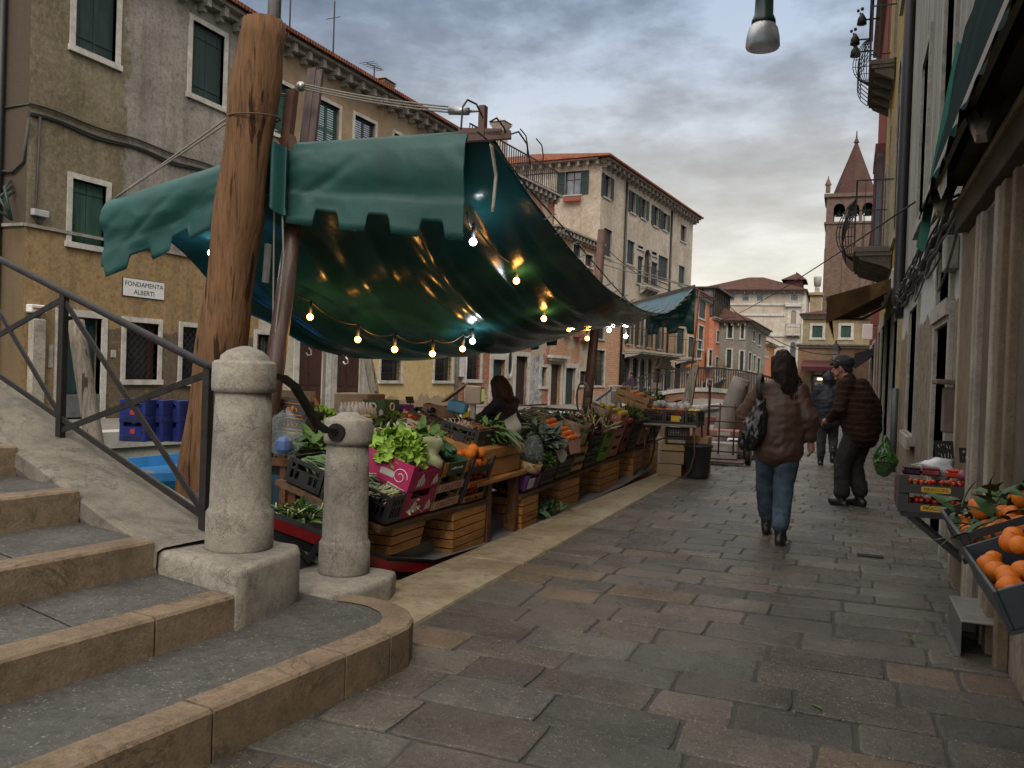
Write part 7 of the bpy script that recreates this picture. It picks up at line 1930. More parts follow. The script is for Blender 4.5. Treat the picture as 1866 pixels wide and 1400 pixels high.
m = MB(); m.lathe([(.03, .60), (.05, .55), (.055, .42), (.068, .40), (.068, .36), (.058, .34), (.062, .18), (.078, .145), (.08, .12), (.072, .118), (0, .118)], n=20); m.build('housing', simple('green_enamel', (.008, .035, .024), .3, .15, 5, 0), lp)
def gl():
 n = NT('ribbed_lamp_glass'); return n.done((.20, .21, .21), .35, trans=.4, spec=.3, alpha=.85)
m = MB()
vs = []; N_ = 48
prof = [(.074, .118), (.094, .085), (.106, .03), (.110, -.03), (.104, -.042), (.06, -.046), (.0, -.047)]
for i, (r_, z) in enumerate(prof):
 for k in range(N_): a = 2 * math.pi * k / N_; q = r_ * (1 + (.02 if k % 2 else 0)); vs.append((math.cos(a) * q, math.sin(a) * q, z))
m.add(vs, [[i * N_ + k, i * N_ + (k + 1) % N_, (i + 1) * N_ + (k + 1) % N_, (i + 1) * N_ + k] for i in range(len(prof) - 1) for k in range(N_)], True); m.build('glass', gl(), lp)
m = MB(); o3 = lp.location; m.tube([(0, 0, .58), (0, 0, 1.0), (.15, 0, 1.18), (WX - o3.x - .01, 0, 1.18)], .022, 6); m.build('wall_arm', M_BLACKM, lp)
st = thing('metal_step', 'small chequered steel step in front of the shop doorway', 'step', (.70, 5.28, 0))
m = MB(); m.bx((-.11, -.28, .185), (.085, .28, .2), .004)
for k in range(9):
 for j in range(22): m.cb((-.095 + .02 * k, -.265 + .025 * j, .2008), (.012, .006, .0016)) if (k + j) % 2 else None
m.build('tread_plate', M_STEEL, st); m = MB(); m.bx((-.11, -.28, 0), (-.105, .28, .1848)); m.bx((-.104, .274, 0), (.085, .28, .1848)); m.bx((-.14, -.29, 0), (-.1105, .29, .012)); m.build('frame', simple('dull_steel', (.16, .16, .155), .4, .2, 10, .1, .7), st)
bk = thing('display_stand', 'dark folding bracket shelf carrying the strawberry trays against the wall', 'stand', (.56, 6.5, 0))
m = MB(); m.bx((-.20, -.2, .53), (.22, .25, .56)); m.build('shelf', M_BLACKM, bk);
for y in (-.18, .2): m = MB(); m.bar((.2, y, .53), (.21, y, .2), .03); m.bar((-.15, y, .53), (.2, y, .25), .03); m.build('bracket', M_BLACKM, bk)
for k in range(2):
 b = thing('strawberry_tray', ('lower', 'upper')[k] + ' black cardboard tray lettered in yellow by the right wall', 'crate', (.565, 6.46, .562 + k * .125), 0, 'lettered strawberry trays')
 m = MB(); w, d = .225, .16
 m.bx((-w, -d, 0), (w, d, .006)); m.bx((-w, -d, .0061), (w, -d + .006, .062)); m.bx((-w, d - .006, .0061), (w, d, .062))
 for sx in (-1, 1): m.bx((sx * w - sx * .006, -d + .0061, .0062), (sx * w, d - .0061, .115)); m.bx((sx * w, -d + .0002, .062), (sx * (w - .06), -d + .006, .118))
 m.build('body', M_GREYC, b)
 m = MB(); m.prism([(q, -d - .0015, z) for q, z in ((-.088, .02), (-.08, .013), (.08, .013), (.088, .02), (.088, .044), (.08, .051), (-.08, .051), (-.088, .044))], (0, .001, 0)); m.build('yellow_badge', simple('yellow_print_%d' % k, (.50, .30, .02), .6, .05), b)
 text('PIRACCINI', .031, Matrix.Translation((0, -d - .0022, .032)) @ FY_, M_INK, 'lettering', b, squeeze=1.0, thick=.0004)
 for i in range(22):
  put('straw', lambda: MB().lathe([(0, -.018), (.008, -.014), (.016, 0), (.015, .010), (.006, .016), (0, .017)], n=9), M_BERRY, 'strawberry', 'red strawberry in the %s yellow lettered tray' % ('lower', 'upper')[k], 'strawberry', (.375 + .037 * (i % 11) + r.uniform(-.008, .008), 6.34 + .05 * (i // 11), .635 + k * .125 + r.uniform(-.005, .012)), r.uniform(0, 6), r.uniform(-.8, .8), 'strawberries in the %s tray' % ('lower', 'upper')[k])
put('slv', leaves(40, .1, .4, .035, .02, 101, .02, 'wild'), M_LEAFM, 'strawberry_leaves', 'small green leaves among the strawberries', 'leaves', (.565, 6.37, .745))
for i, (x, y, c, lab) in enumerate(((.43, 6.55, M_EGGP, 'dark punnet of blueberries on the strawberry trays'), (.55, 6.58, M_RADD, 'dark red punnet of berries on the strawberry trays'), (.70, 6.52, M_BERRY, 'bright red punnet of raspberries on the strawberry trays'))):
 put('pun%d' % i, lambda: [m_ := MB().bx((-.06, -.05, 0), (.06, .05, .04), .01), [m_.ball((-.045 + .015 * (q % 7), -.04 + .016 * (q // 7), .045), .010, 6, 5) for q in range(42)]][0], c, 'berry_punnet', lab, 'punnet', (x, y, .79))
put('bgs', leaves(60, .2, .2, .15, .015, 103, .06, 'flat'), M_STALK, 'green_beans', 'pale green beans heaped behind the strawberry punnets', 'vegetables', (.50, 6.75, .80))
put('wbag', lambda: MB().ball((0, 0, 0), .10, 14, 10, (1.2, 1, .7), .5), bag_mat('white_thin_bag', (.6, .62, .66), .85), 'plastic_bag', 'crumpled white plastic bag behind the strawberry punnets', 'bag', (.62, 6.72, .83))
b = thing('price_slate', 'black chalk price slate standing behind the white bag by the wall', 'price sign', (.66, 6.8, .86), -1.2, 'chalk price slates', (0, -.2)); slate(77, .13, .16)().build('board', [M_SLATE, M_CHALK], b)
b = thing('price_slate', 'dark reddish slate beside the portal strip', 'price sign', (.755, 6.45, .90), -1.3, 'chalk price slates', (0, -.2)); slate(78, .09, .10)().build('board', [M_SLATE, M_CHALK], b)
put('onn', lambda: MB().ball((0, 0, 0), .04, 10, 8, (1, 1, .9)), fruit_mat('red_onion', (.12, .02, .06), (.25, .08, .14), .3), 'onion', 'purple onion beside the dark reddish slate', 'onion', (.73, 6.36, .82))
b = thing('dark_box', 'small dark box with red bottle caps on the ground side of the strawberry trays', 'box', (.40, 6.75, .565), 0); MB().bx((-.06, -.08, 0), (.03, .08, .2), .01).build('body', simple('dark_red_box', (.08, .012, .014), .6), b)
TO = -R(24)
M_SLATEB = simple('slate_blue_plastic', (.026, .034, .043), .45, .2, 8, .1)
def otilt(cx, cy, cz): return Matrix.Translation((cx, cy, cz)) @ Matrix.Rotation(TO, 4, 'Y')
stn = thing('crate_rack', 'dark slatted wall rack holding the two tilted orange crates', 'rack', (.62, 3.6, .6), 0, None, (0, TO))
m = MB(); m.bx((-.1, -.6, .10), (.16, -.56, .125)); m.bx((-.1, .5, .10), (.16, .54, .125)); m.bx((.12, -.9, .10), (.16, .6, .125)); m.bx((.12, .5, -.3), (.15, .54, .0999)); m.build('frame', M_BLACKM, stn)
for i, (y, lab, mt) in enumerate(((3.86, 'black crate of leafy oranges tilted against the right wall', M_CRATE), (3.13, 'slate blue crate of oranges nearest the right edge', M_SLATEB))):
 z0 = .80 - .02 * i
 o = put('ocr%d' % i, pcrate(.70, .36, .15, True) if i == 0 else (lambda: MB().bx((-.18, -.36, 0), (.18, .36, .012)).bx((-.18, -.36, .0121), (-.168, .36, .13), .003).bx((.168, -.36, .0121), (.18, .36, .13), .003).bx((-.1679, -.36, .0122), (.1679, -.348, .13), .003).bx((-.1679, .348, .0122), (.1679, .36, .13), .003)), mt, 'plastic_crate', lab, 'crate', (.62, y, z0), 0, TO)
 T = otilt(.62, y, z0)
 for k in range(26):
  p = T @ Vector((-.12 + .078 * (k % 4) + r.uniform(-.02, .02), -.28 + .085 * ((k // 4) % 7) + r.uniform(-.02, .02), .085 + .055 * (k // 4 > 3 and k % 2)))
  put('oran', lambda: MB().ball((0, 0, 0), .038, 18, 12, (1, 1, .94), .07), M_ORANGE_F, 'orange', ('orange among leaves in the black crate by the right wall', 'orange in the slate blue crate at the right edge')[i], 'orange', p, k, k * .7, ('leafy oranges in the black crate', 'oranges in the slate blue crate')[i], r.uniform(.82, 1.15))
 if i == 0: put('oleaf', leaves(46, .66, .34, .13, .045, 111, .16, 'wild', .25, .5), M_LEAFD, 'orange_leaves', 'dark green leaves among the oranges in the black crate', 'leaves', T @ Vector((0, 0, .06)), 0, TO)
# ---- yellow house with balconies
M_YEL = plaster('golden_yellow_plaster', (.36, .235, .055), (.44, .30, .085), (.30, .19, .05), .4)
FYH = Fac((WX + .012, 28.6, 0), -90)
def yy(a, b, z0, z1): return (28.6 - a, z0, 28.6 - b, z1)
RC = house('yellow_house', 'tall golden yellow house with wrought iron balconies along the right of the street', 'house', FYH, 13.1, 13.5, 8, M_YEL, [
 ('half', yy(20.6, 19.2, 4.55, 8.2), {'sz': 1, 'fw': .18, 'fm': M_FRAMEG, 'arch': 1}), ('half', yy(24.6, 23.3, 4.55, 8.0), {'sz': 1, 'fw': .18, 'fm': M_FRAMEG, 'arch': 1}), ('half', yy(27.6, 26.2, 4.6, 7.4), {'sz': 1, 'fw': .15, 'fm': M_FRAMEG}),
 ('half', yy(24.6, 23.3, 9.6, 12), {'sz': 1, 'fw': .15, 'fm': M_FRAMEG}), ('half', yy(20.4, 19.2, 9.6, 12), {'sz': 1, 'fw': .15, 'fm': M_FRAMEG}), ('half', yy(17.4, 16.4, 4.2, 6.4), {'sz': 1, 'fw': .12, 'fm': M_FRAMEG}),
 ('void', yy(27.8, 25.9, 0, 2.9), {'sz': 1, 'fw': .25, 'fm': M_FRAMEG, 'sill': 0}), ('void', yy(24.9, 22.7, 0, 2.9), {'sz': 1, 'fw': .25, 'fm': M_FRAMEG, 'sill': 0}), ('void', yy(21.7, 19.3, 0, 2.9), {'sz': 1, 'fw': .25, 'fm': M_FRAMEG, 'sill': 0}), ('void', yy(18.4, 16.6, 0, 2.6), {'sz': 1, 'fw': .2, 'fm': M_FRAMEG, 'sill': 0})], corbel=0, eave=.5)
M_CORND = stone('dark_balcony_stone', (.13, .115, .095), .4)
b1 = balcony(RC, 28.6 - 24.2, 28.6 - 20.6, 4.45, .8, 1.45, .18, M_CORND)
b2 = balcony(RC, 28.6 - 26.4, 28.6 - 23.0, 9.4, .6, 1.3, .18, M_CORND)
for bb, y0, y1, z, h, od in ((b1, 24.2, 22.2, 4.45, 1.5, .80), (b2, 26.4, 24.6, 9.4, 1.3, .60)):
 m = MB(); nx_ = 5
 for i in range(nx_ + 1):
  s = (28.6 - y0) + (y0 - y1) * i / nx_
  m.tube([(s, -od - .36 * math.sin(math.pi * t) ** .7 * (1 - .5 * t), z + h * t - .12) for t in [k / 8 for k in range(9)]], .012, 4)
 for t in (.15, .35, .6, .85):
  m.tube([((28.6 - y0) + (y0 - y1) * k, -od - .36 * math.sin(math.pi * t) ** .7 * (1 - .5 * t), z + h * t - .12) for k in (0, 1)], .012, 4)
 for j in range(7):
  m.tube([((28.6 - y1) - .02, -od - .5 * j / 6 * math.sin(math.pi * t) ** .7 * (1 - .4 * t), z + h * t - .12) for t in [k / 8 for k in range(9)]], .011, 4)
 for t in (.12, .25, .4, .55, .7, .85): m.tube([((28.6 - y1) - .02, -od, z + h * t - .12), ((28.6 - y1) - .02, -od - .5 * math.sin(math.pi * t) ** .7 * (1 - .4 * t), z + h * t - .12)], .010, 4)
 m.build('bulged_grille', M_BLACKM, bb)
m = MB()
for dx, dz, s in ((.15, -.1, .7), (.5, .3, .7), (.2, -.45, .75)):
 p = Vector((28.6 - 25.8 + dx, -1.05 + .45 * dx, 11.0 + dz)); m.tube([p + Vector((0, .45, 0)), p, p + Vector((0, -.05, .2))], .025, 5); m.lathe([(.03, .18), (.16 * s, .05), (.19 * s, -.12), (.0, -.12)], p, 7); m.ball(p + Vector((0, 0, .3)), .05, 6, 5); m.ball(p + Vector((.15, -.1, .2)), .045, 6, 5)
m.tube([(28.6 - 25.3, -.58, 10.7), (28.6 - 25.3, -.58, 12.6)], .06, 6); m.lathe([(.2, 11.9), (.22, 12.3), (0, 12.4)], (28.6 - 25.3, -.58, 0), 8); m.build('iron_ornament', M_IRON, RC)
# ---- red house and the rest of the row
FR_ = Fac((WX + .005, 40, 0), -90)
RD = house('red_house', 'dark red house with projecting glazed bay beyond the yellow house', 'house', FR_, 11.35, 15.5, 8, plaster('dark_red_plaster', (.20, .035, .025), (.26, .055, .035), (.16, .03, .022), .5), [
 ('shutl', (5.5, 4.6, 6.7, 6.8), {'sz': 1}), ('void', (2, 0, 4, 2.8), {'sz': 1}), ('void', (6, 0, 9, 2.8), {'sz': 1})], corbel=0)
m = MB(); m.bx((8.0, -.28, 5.2), (10.9, -.001, 5.4)); m.bx((8.0, -.28, 8.6), (10.9, -.001, 8.9)); m.bx((8.0, -.25, 5.401), (8.12, -.002, 8.599)); m.bx((10.78, -.25, 5.401), (10.9, -.002, 8.599)); m.bx((9.4, -.26, 5.401), (9.5, -.2, 8.599)); b = m.build('glazed_bay', simple('maroon_paint', (.10, .018, .02), .5), RD)
m = MB(); m.bx((8.121, -.22, 5.45), (10.779, -.2, 8.59)); m.bx((10.90, -.2, 5.45), (10.905, -.05, 8.59)); m.build('pane', M_PANEL, b)
FE = Fac((WX + .3, 56, 0), -90)
house('brown_house', 'plain brown plastered house at the far right end of the street', 'house', FE, 15.9, 9, 8, plaster('brown_plaster', (.17, .12, .08), (.22, .16, .11), (.14, .1, .07), .5), [('shutl', (9, 4, 10, 5.8), {'sz': 1}), ('void', (11, 0, 13, 2.7), {'sz': 1})], corbel=0)
# ---- brown striped awning further along
wa = thing('shop_awning', 'brown striped shop awning reaching over the street beyond the cables', 'awning', (.78, 18, 3.4))
N1, N2 = onY(1507, 541, 17.0), Vector((.77, 17.6, 3.42)); F1_ = N1 + Vector((0, 6.0, 0)); F2_ = N2 + Vector((0, 6.0, 0))
def awn_mat():
 n = NT('brown_striped_cloth'); sp = n.N.new('ShaderNodeSeparateXYZ'); n.L.new(n.co, sp.inputs[0])
 w = n.ramp(n.math('SINE', n.math('MULTIPLY', sp.outputs[1], 9.0)), [(.45, (.10, .052, .024)), (.55, (.21, .125, .05))])
 w = n.mix(n.ramp(n.noise(2.5, 6, .7, .6), [(.35, .8), (.65, 0.)]), w, (.035, .022, .014)); return n.done(w, .8, n.bump(n.noise(6, 4), .2, .02), spec=.2)
M_BAWN = awn_mat()
m = MB(); m.surf(lambda u, v: (N1.lerp(F1_, v)).lerp(N2.lerp(F2_, v), u) - Vector((0, 0, .10 * math.sin(math.pi * u) * 1 + .03 * math.sin(v * 20))), 10, 30); m.build('cloth', M_BAWN, wa, True)
m = MB(); m.surf(lambda u, v: N1.lerp(F1_, u) - Vector((-.05 * v, 0, v * (.50 + .05 * math.sin(u * 60)))), 60, 4); m.build('valance', M_BAWN, wa, True)
m = MB(); m.surf(lambda u, v: N1.lerp(N2, u) - Vector((0, .01, v * (.50 - .3 * u))), 12, 3); m.build('side_flap', M_BAWN, wa, True)
for k in (.08, .92):
 m = MB(); a = N1.lerp(F1_, k); b_ = N2.lerp(F2_, k); e = (a + b_) / 2 + Vector((.1, .5, -.18)); m.bar(a, e, .05); m.bar(e, b_ - Vector((0, 0, .1)), .05); m.build('folding_arm', M_ARM, wa, True)
m = MB(); m.tube([N2 + Vector((-.02, -.1, .02)), F2_ + Vector((-.02, 0, .02))], .10, 10); m.cb(N2 + Vector((-.03, -.2, -.05)), (.14, .1, .4), .03); m.build('roller', simple('grey_roller', (.35, .34, .32), .5), wa, True)
m = MB(); m.bar(N1, F1_, .05); m.build('front_bar', M_ARM, wa, True)
rs = thing('red_sign', 'bright red square shop sign projecting beyond the brown awning', 'sign', onY(1581, 605, 30)); m = MB(); m.cb((0, 0, 0), (.32, .06, .5), .02); m.build('panel', emis('lit_red_sign', (.5, .008, .008), .06), rs); m = MB(); m.bar((.15, 0, .2), (WX - rs.location.x, 0, .2), .03); m.build('arm', M_BLACKM, rs)
da = thing('shop_awning', 'small dark awning folded at the far end of the right row', 'awning', onY(1580, 650, 33)); m = MB(); m.prism([(-.4, 0, .1), (-.45, 0, -.35), (-.35, 0, -.4), (.45, 0, .25), (.45, 0, .4)], (0, 2.5, 0)); m.build('cloth', simple('black_awning', (.015, .013, .014), .7), da)
lm = thing('street_lamp', 'green cast iron street lamp with glass lantern before the brick shop', 'street lamp', (onY(1523, 640, 44).x, 44, 0))
m = MB(); m.lathe([(.14, 0), (.12, .4), (.06, .5), (.05, 2.2), (.08, 2.3), (.05, 2.4)], n=10); m.build('post', simple('green_iron', (.012, .06, .04), .5), lm)
m = MB(); m.lathe([(.10, 2.42), (.20, 2.95), (.23, 3.0)], n=6, smooth=False); m.build('lantern_glass', bag_mat('lantern_glass', (.5, .42, .42), .7), lm); m = MB(); m.lathe([(.27, 3.0), (.24, 3.06), (.10, 3.25), (.05, 3.3), (.03, 3.45)], n=6, smooth=False); m.build('lantern_cap', M_BLACKM, lm)
m = MB(); a, b_ = Vector((WX, 15.8, onX(1668, 368, WX).z)), onX(1300, 585, -12); a = onX(1668, 368, WX - .02)
m.tube([a.lerp(b_, t) - Vector((0, 0, 1.6 * t * (1 - t))) for t in [i / 24 for i in range(25)]], .014, 5); m.build('overhead_cable', M_ROPED, tag=('dark overhead cable strung from the yellow house across the canal', 'cable'))
# ================================================================ people
def blob(name, caps, vox, mat, parent, disp=None, smooth=3, fac=.5):
 m = MB()
 for pts, rs in caps:
  P = [Vector(p) for p in pts]; rs = [rs] * len(P) if isinstance(rs, (int, float)) else list(rs)
  m.tube(P, rs, 14)
  for p, q, r_ in ((P[0], P[1], rs[0]), (P[-1], P[-2], rs[-1])):
   if isinstance(r_, tuple): m.ball(p, 1, 12, 8, (r_[0], r_[1], min(r_) * .8))
   else: m.ball(p, r_, 12, 8)
 o = m.build(name, mat, parent)
 md = o.modifiers.new('r', 'REMESH'); md.mode = 'VOXEL'; md.voxel_size = vox; md.use_smooth_shade = True
 md = o.modifiers.new('s', 'SMOOTH'); md.iterations = smooth; md.factor = fac
 mesh_of(o)
 if disp:
  me = o.data; N_ = [v.normal.copy() for v in me.vertices]
  for v, n_ in zip(me.vertices, N_): v.co += n_ * disp(v.co, n_)
  me.update()
 me = o.data; me.polygons.foreach_set('use_smooth', [True] * len(me.polygons))
 me.materials.clear(); me.materials.append(mat)
 return o
def V(*a): return Vector(a)
M_SKIN = fruit_mat('skin', (.33, .15, .105), (.42, .21, .15), .5, 8, 200)
def cloth(name, c, c2, rough=.8, sc=5, b=.3):
 n = NT(name); f = n.noise(sc, 6, .65, .4)
 return n.done(n.ramp(f, [(.3, c), (.7, c2)]), rough, n.bump(n.noise(sc * 30, 3), b, .004, n.bump(f, .25, .02)), spec=.3)
def hand(w, d, palm, side, curl=.5):       # wrist, finger direction, palm normal, thumb side
 w, d, palm, side = V(*w), V(*d).normalized(), V(*palm).normalized(), V(*side).normalized()
 c = [([w, w + d * .045, w + d * .085], [(.024), .030, .033])]
 for i, (L, off) in enumerate(((.068, .027), (.078, .009), (.073, -.009), (.058, -.026))):
  b = w + d * .085 + side * off; k1 = b + d * L * .45 + palm * L * .14 * curl * 2; k2 = k1 + (d * (1 - curl) + palm * curl).normalized() * L * .36; k3 = k2 + (d * (.6 - curl) + palm).normalized() * L * .28
  c.append(([b - d * .02, b, k1, k2, k3], [.0095, .0095, .0088, .008, .007]))
 t0 = w + d * .03 + side * .026; c.append(([t0, t0 + side * .022 + d * .025 + palm * .01, t0 + side * .026 + d * .058 + palm * .02], [.012, .0105, .008]))
 return c
def person(label, loc, rz, J, mats, opt):
 root = thing('person', label, 'person', loc, rz)
 H = V(*J['head']); look = R(opt.get('look', 0)); nod = opt.get('nod', 0)
 HM = Matrix.Translation(H) @ Matrix.Rotation(look, 4, 'Z') @ Matrix.Rotation(-nod, 4, 'X')
 q = lambda x, y, z: HM @ V(x, y, z)
 sh, el, wr, hp, kn, an = [[V(*p) for p in J[k]] for k in ('sh', 'el', 'wr', 'hip', 'knee', 'ank')]
 nk, ch, pv = V(*J['neck']), V(*J['chest']), V(*J['pelvis'])
 v = opt.get('vox', .007)
 caps = [([q(0, -.01, -.02), q(0, -.012, .03), q(0, -.01, .07)], [(.072, .092), (.078, .098), (.062, .078)]), ([q(0, .02, -.095), q(0, .015, -.05), q(0, .01, 0)], [.034, .052, .066]),
   ([q(0, -.02, -.06), nk, nk + V(0, 0, -.06)], [.052, .055, .07]), ([nk + V(0, 0, -.08), ch, pv], [.09, (.12, .09), .10]),
   ([q(0, .090, .012), q(0, .112, -.028), q(0, .100, -.040)], [.010, .014, .010]), ([q(-.02, .085, -.07), q(.02, .085, -.07)], .009), ([q(-.015, .083, -.082), q(.015, .083, -.082)], .009), ([q(0, .076, -.112), q(0, .070, -.10)], .018), ([q(-.045, .078, .026), q(.045, .078, .026)], .011)]
 for s in (-1, 1): caps += [([q(s * .076, -.005, .015), q(s * .082, -.012, -.03)], [.014, .010]), ([q(s * .04, .06, -.03), q(s * .045, .05, -.06)], .028)]
 for i in (0, 1):
  caps += [([sh[i], el[i], wr[i]], [.045, .036, .026]), ([hp[i], kn[i], an[i]], [.07, .05, .038])]
  if opt.get('hands', (1, 1))[i]: caps += hand(wr[i], *opt['hands'][i])
 body = blob('body', caps, v, M_SKIN, root, None, 2, .4)
 m = MB()
 for s in (-1, 1): m.ball(q(s * .032, .079, .003), .0115, 8, 6)
 m.build('eye', simple('eye_white_%d' % len(ROOTM), (.4, .38, .36), .3, .05), root);
 b = opt['bulk']; hem = V(*J['hem'])
 tor = [([nk + V(0, 0, .01), nk + V(0, -.01, -.05), (sh[0] + sh[1]) / 2 + V(0, 0, -.06), ch, (ch + hem) / 2, hem], [.075, (.10, .09), (b[0] * .92, b[1] * .8), (b[0], b[1]), (b[2], b[3]), (b[4], b[5])])]
 a = opt.get('arm', (.085, .078, .055))
 for i in (0, 1): tor += [([nk + V(0, -.01, -.07), sh[i] + V(0, 0, .015)], [.075, a[0] * .95])]
 for i in (0, 1): tor += [([sh[i] + (ch - sh[i]) * .25, sh[i], el[i], wr[i] + (el[i] - wr[i]).normalized() * .02], [a[0] * 1.05, a[0], a[1], a[2]])]
 if opt.get('hood'): tor += [([q(0, -.02, -.1), q(0, -.035, 0), q(0, -.04, .06), q(0, -.06, .12)], [.10, .115, .105, .04])]
 seed = len(ROOTM) * 3.1; qs = opt.get('quilt', 0)
 def dj(p, n_):
  d = .010 * noise.noise(p * 5 + V(seed, 0, 0)) + .008 * noise.noise(V(p.x * 9, p.y * 9, p.z * 20) + V(0, seed, 0)) - .006 * max(0, .25 - abs(noise.noise(V(p.x * 7 + p.z * 5, p.y * 7, p.z * 9 - p.x * 6)))) / .25
  if qs: d += .0045 * (abs(math.sin((p.z + .02 * noise.noise(p * 4)) * math.pi / qs)) ** .6 - .6)
  return d
 blob('jacket', tor, opt.get('jv', .014), mats['jacket'], root, dj, 3)
 tr = [([pv + V(0, 0, .10), pv, pv - V(0, 0, .05)], [(.16, .115), (opt.get('hipw', .185), .135), (.16, .12)])]
 L = opt.get('leg', (.105, .082, .068))
 for i in (0, 1): tr += [([hp[i], (hp[i] + kn[i]) / 2, kn[i], (kn[i] + an[i]) / 2, an[i] + V(0, 0, .06)], [L[0], L[0] * .93, L[1], L[1] * .92, L[2]])]
 blob('trousers', tr, .014, mats['trousers'], root, lambda p, n_: .010 * noise.noise(V(p.x * 8, p.y * 8, p.z * 11) + V(seed, 5, 0)) + .006 * noise.noise(p * 22), 2)
 for i in (0, 1):
  f = V(*J['toe'][i]) - an[i]; f.z = 0; f = f.normalized() if f.length > .01 else V(0, 1, 0); A = an[i]; T = V(*J['toe'][i])
  heel = A - f * .045; heel.z = A.z - .075 + (A.z - T.z - .06) * .1
  blob('boot', [([A + V(0, 0, .10), A, A - V(0, 0, .04)], [.058, .052, .05]), ([heel, (heel + T) / 2 + V(0, 0, .012), T], [.042, .052, .044]), ([heel - V(0, 0, .02), T - V(0, 0, .005)], [.040, .042])], .010, mats['boot'], root, None, 2)
 hc = opt.get('hair')
 if opt.get('strands'):
  ns, xs, lo, wv = opt['strands']; m = MB(); r_ = random.Random(seed)
  for i in range(ns):
   a = r_.uniform(-2.6, 2.6); x0, y0 = math.sin(a) * .10, -abs(math.cos(a)) * .118 - .01 + (.10 if abs(a) > 2 else 0); L_ = r_.uniform(.6, 1) * lo; ph = r_.uniform(0, 6); dx = xs + r_.uniform(-.03, .04)
   m.tube([q(x0 * (1 - .25 * t) + dx * t * t + wv * t * math.sin(7 * t + ph), y0 * (1 + .25 * t - .3 * t * t) + wv * .6 * t * math.cos(6 * t + ph), .085 - L_ * t - .02 * abs(a) * .6) for t in [k / 7 for k in range(8)]], [.0035, .0045, .0045, .004, .004, .0035, .003, .0012], 4)
  m.build('hair', mats['hair'], root)
 if hc: blob('hair', [([q(*p) for p in pts], rs) for pts, rs in hc], .009, mats['hair'], root, lambda p, n_: .010 * noise.noise(V(p.x * 26, p.y * 26, p.z * 7) + V(seed, 0, 0)) + .006 * noise.noise(V(p.x * 60, p.y * 60, p.z * 12)), 2, .4)
 return root, q
def hair_mat(name, c):
 n = NT(name); f = n.noise(3, 6, .7, .5, n.map((40, 40, 5)))
 return n.done(n.ramp(f, [(.3, sc3(c, .35)), (.7, sc3(c, 1.6))]), .65, n.bump(f, .8, .008), spec=.2)
M_BOOT = simple('black_boot_leather', (.012, .012, .013), .35, .3, 20, .2)
# --- woman walking away
wm_, q = person('woman walking away in a brown padded jacket and blue jeans with black shoulder bag', (-.55, 7.92, 0), 0, dict(
 head=(.01, .03, 1.545), neck=(0, .0, 1.42), chest=(0, .0, 1.20), pelvis=(0, 0, .90), hem=(0, -.01, .775), sh=[(-.155, 0, 1.31), (.155, 0, 1.31)], el=[(-.315, .04, 1.09), (.255, -.03, 1.09)], wr=[(-.20, .22, 1.02), (.262, .03, .90)],
 hip=[(-.09, 0, .87), (.09, 0, .87)], knee=[(-.115, .16, .50), (.055, -.02, .48)], ank=[(-.10, .30, .125), (.055, -.185, .11)], toe=[(-.11, .47, .06), (.065, -.035, .035)]),
 dict(jacket=cloth('brown_puffer_nylon', (.050, .027, .019), (.085, .048, .034), .48, 6, .2), trousers=cloth('blue_denim', (.016, .032, .055), (.075, .11, .145), .9, 7, .5), boot=M_BOOT, hair=hair_mat('dark_brown_hair', (.020, .013, .010))),
 dict(strands=(700, .075, .42, .034), bulk=(.215, .16, .23, .17, .215, .16), arm=(.086, .082, .055), quilt=.12, leg=(.112, .088, .075), hipw=.20, hands=((((.5, .8, .1)), (0, 0, -1), (1, -.2, 0), .7), ((.1, .15, -1), (-1, .1, 0), (.1, 1, 0), .35)),
   hair=[([(0, -.025, .045), (0, -.03, .085)], [(.090, .105), (.065, .08)]), ([(0, -.06, .04), (.005, -.085, -.06), (.03, -.10, -.15)], [.075, .08, .05]), ([(.04, .05, .05), (-.04, .05, .05)], .045)]))
bg = thing('shoulder_bag', 'crinkled black shoulder bag hanging on the back of the woman in brown', 'bag', (-.77, 7.80, .98))
def crinkle(p, n_): return .018 * noise.noise(V(p.x * 22, p.y * 22, p.z * 9)) + .010 * noise.noise(V(p.x * 45, p.y * 45, p.z * 18))
blob('bag_body', [([(.07, -.0, .22), (.05, -.03, .08), (.0, -.05, -.06), (-.03, -.04, -.15)], [(.05), (.085, .06), (.11, .075), (.085, .06)])], .008, simple('glossy_black_nylon', (.010, .010, .011), .22, .3, 14, .3), bg, crinkle, 2)
m = MB(); m.tube([(.07, -.0, .22), (.05, -.06, .33), (.045, -.06, .42), (.05, .02, .475), (.055, .10, .42)], [(.026, .010)] * 5, 8); m.build('strap', M_DKRUB, bg)
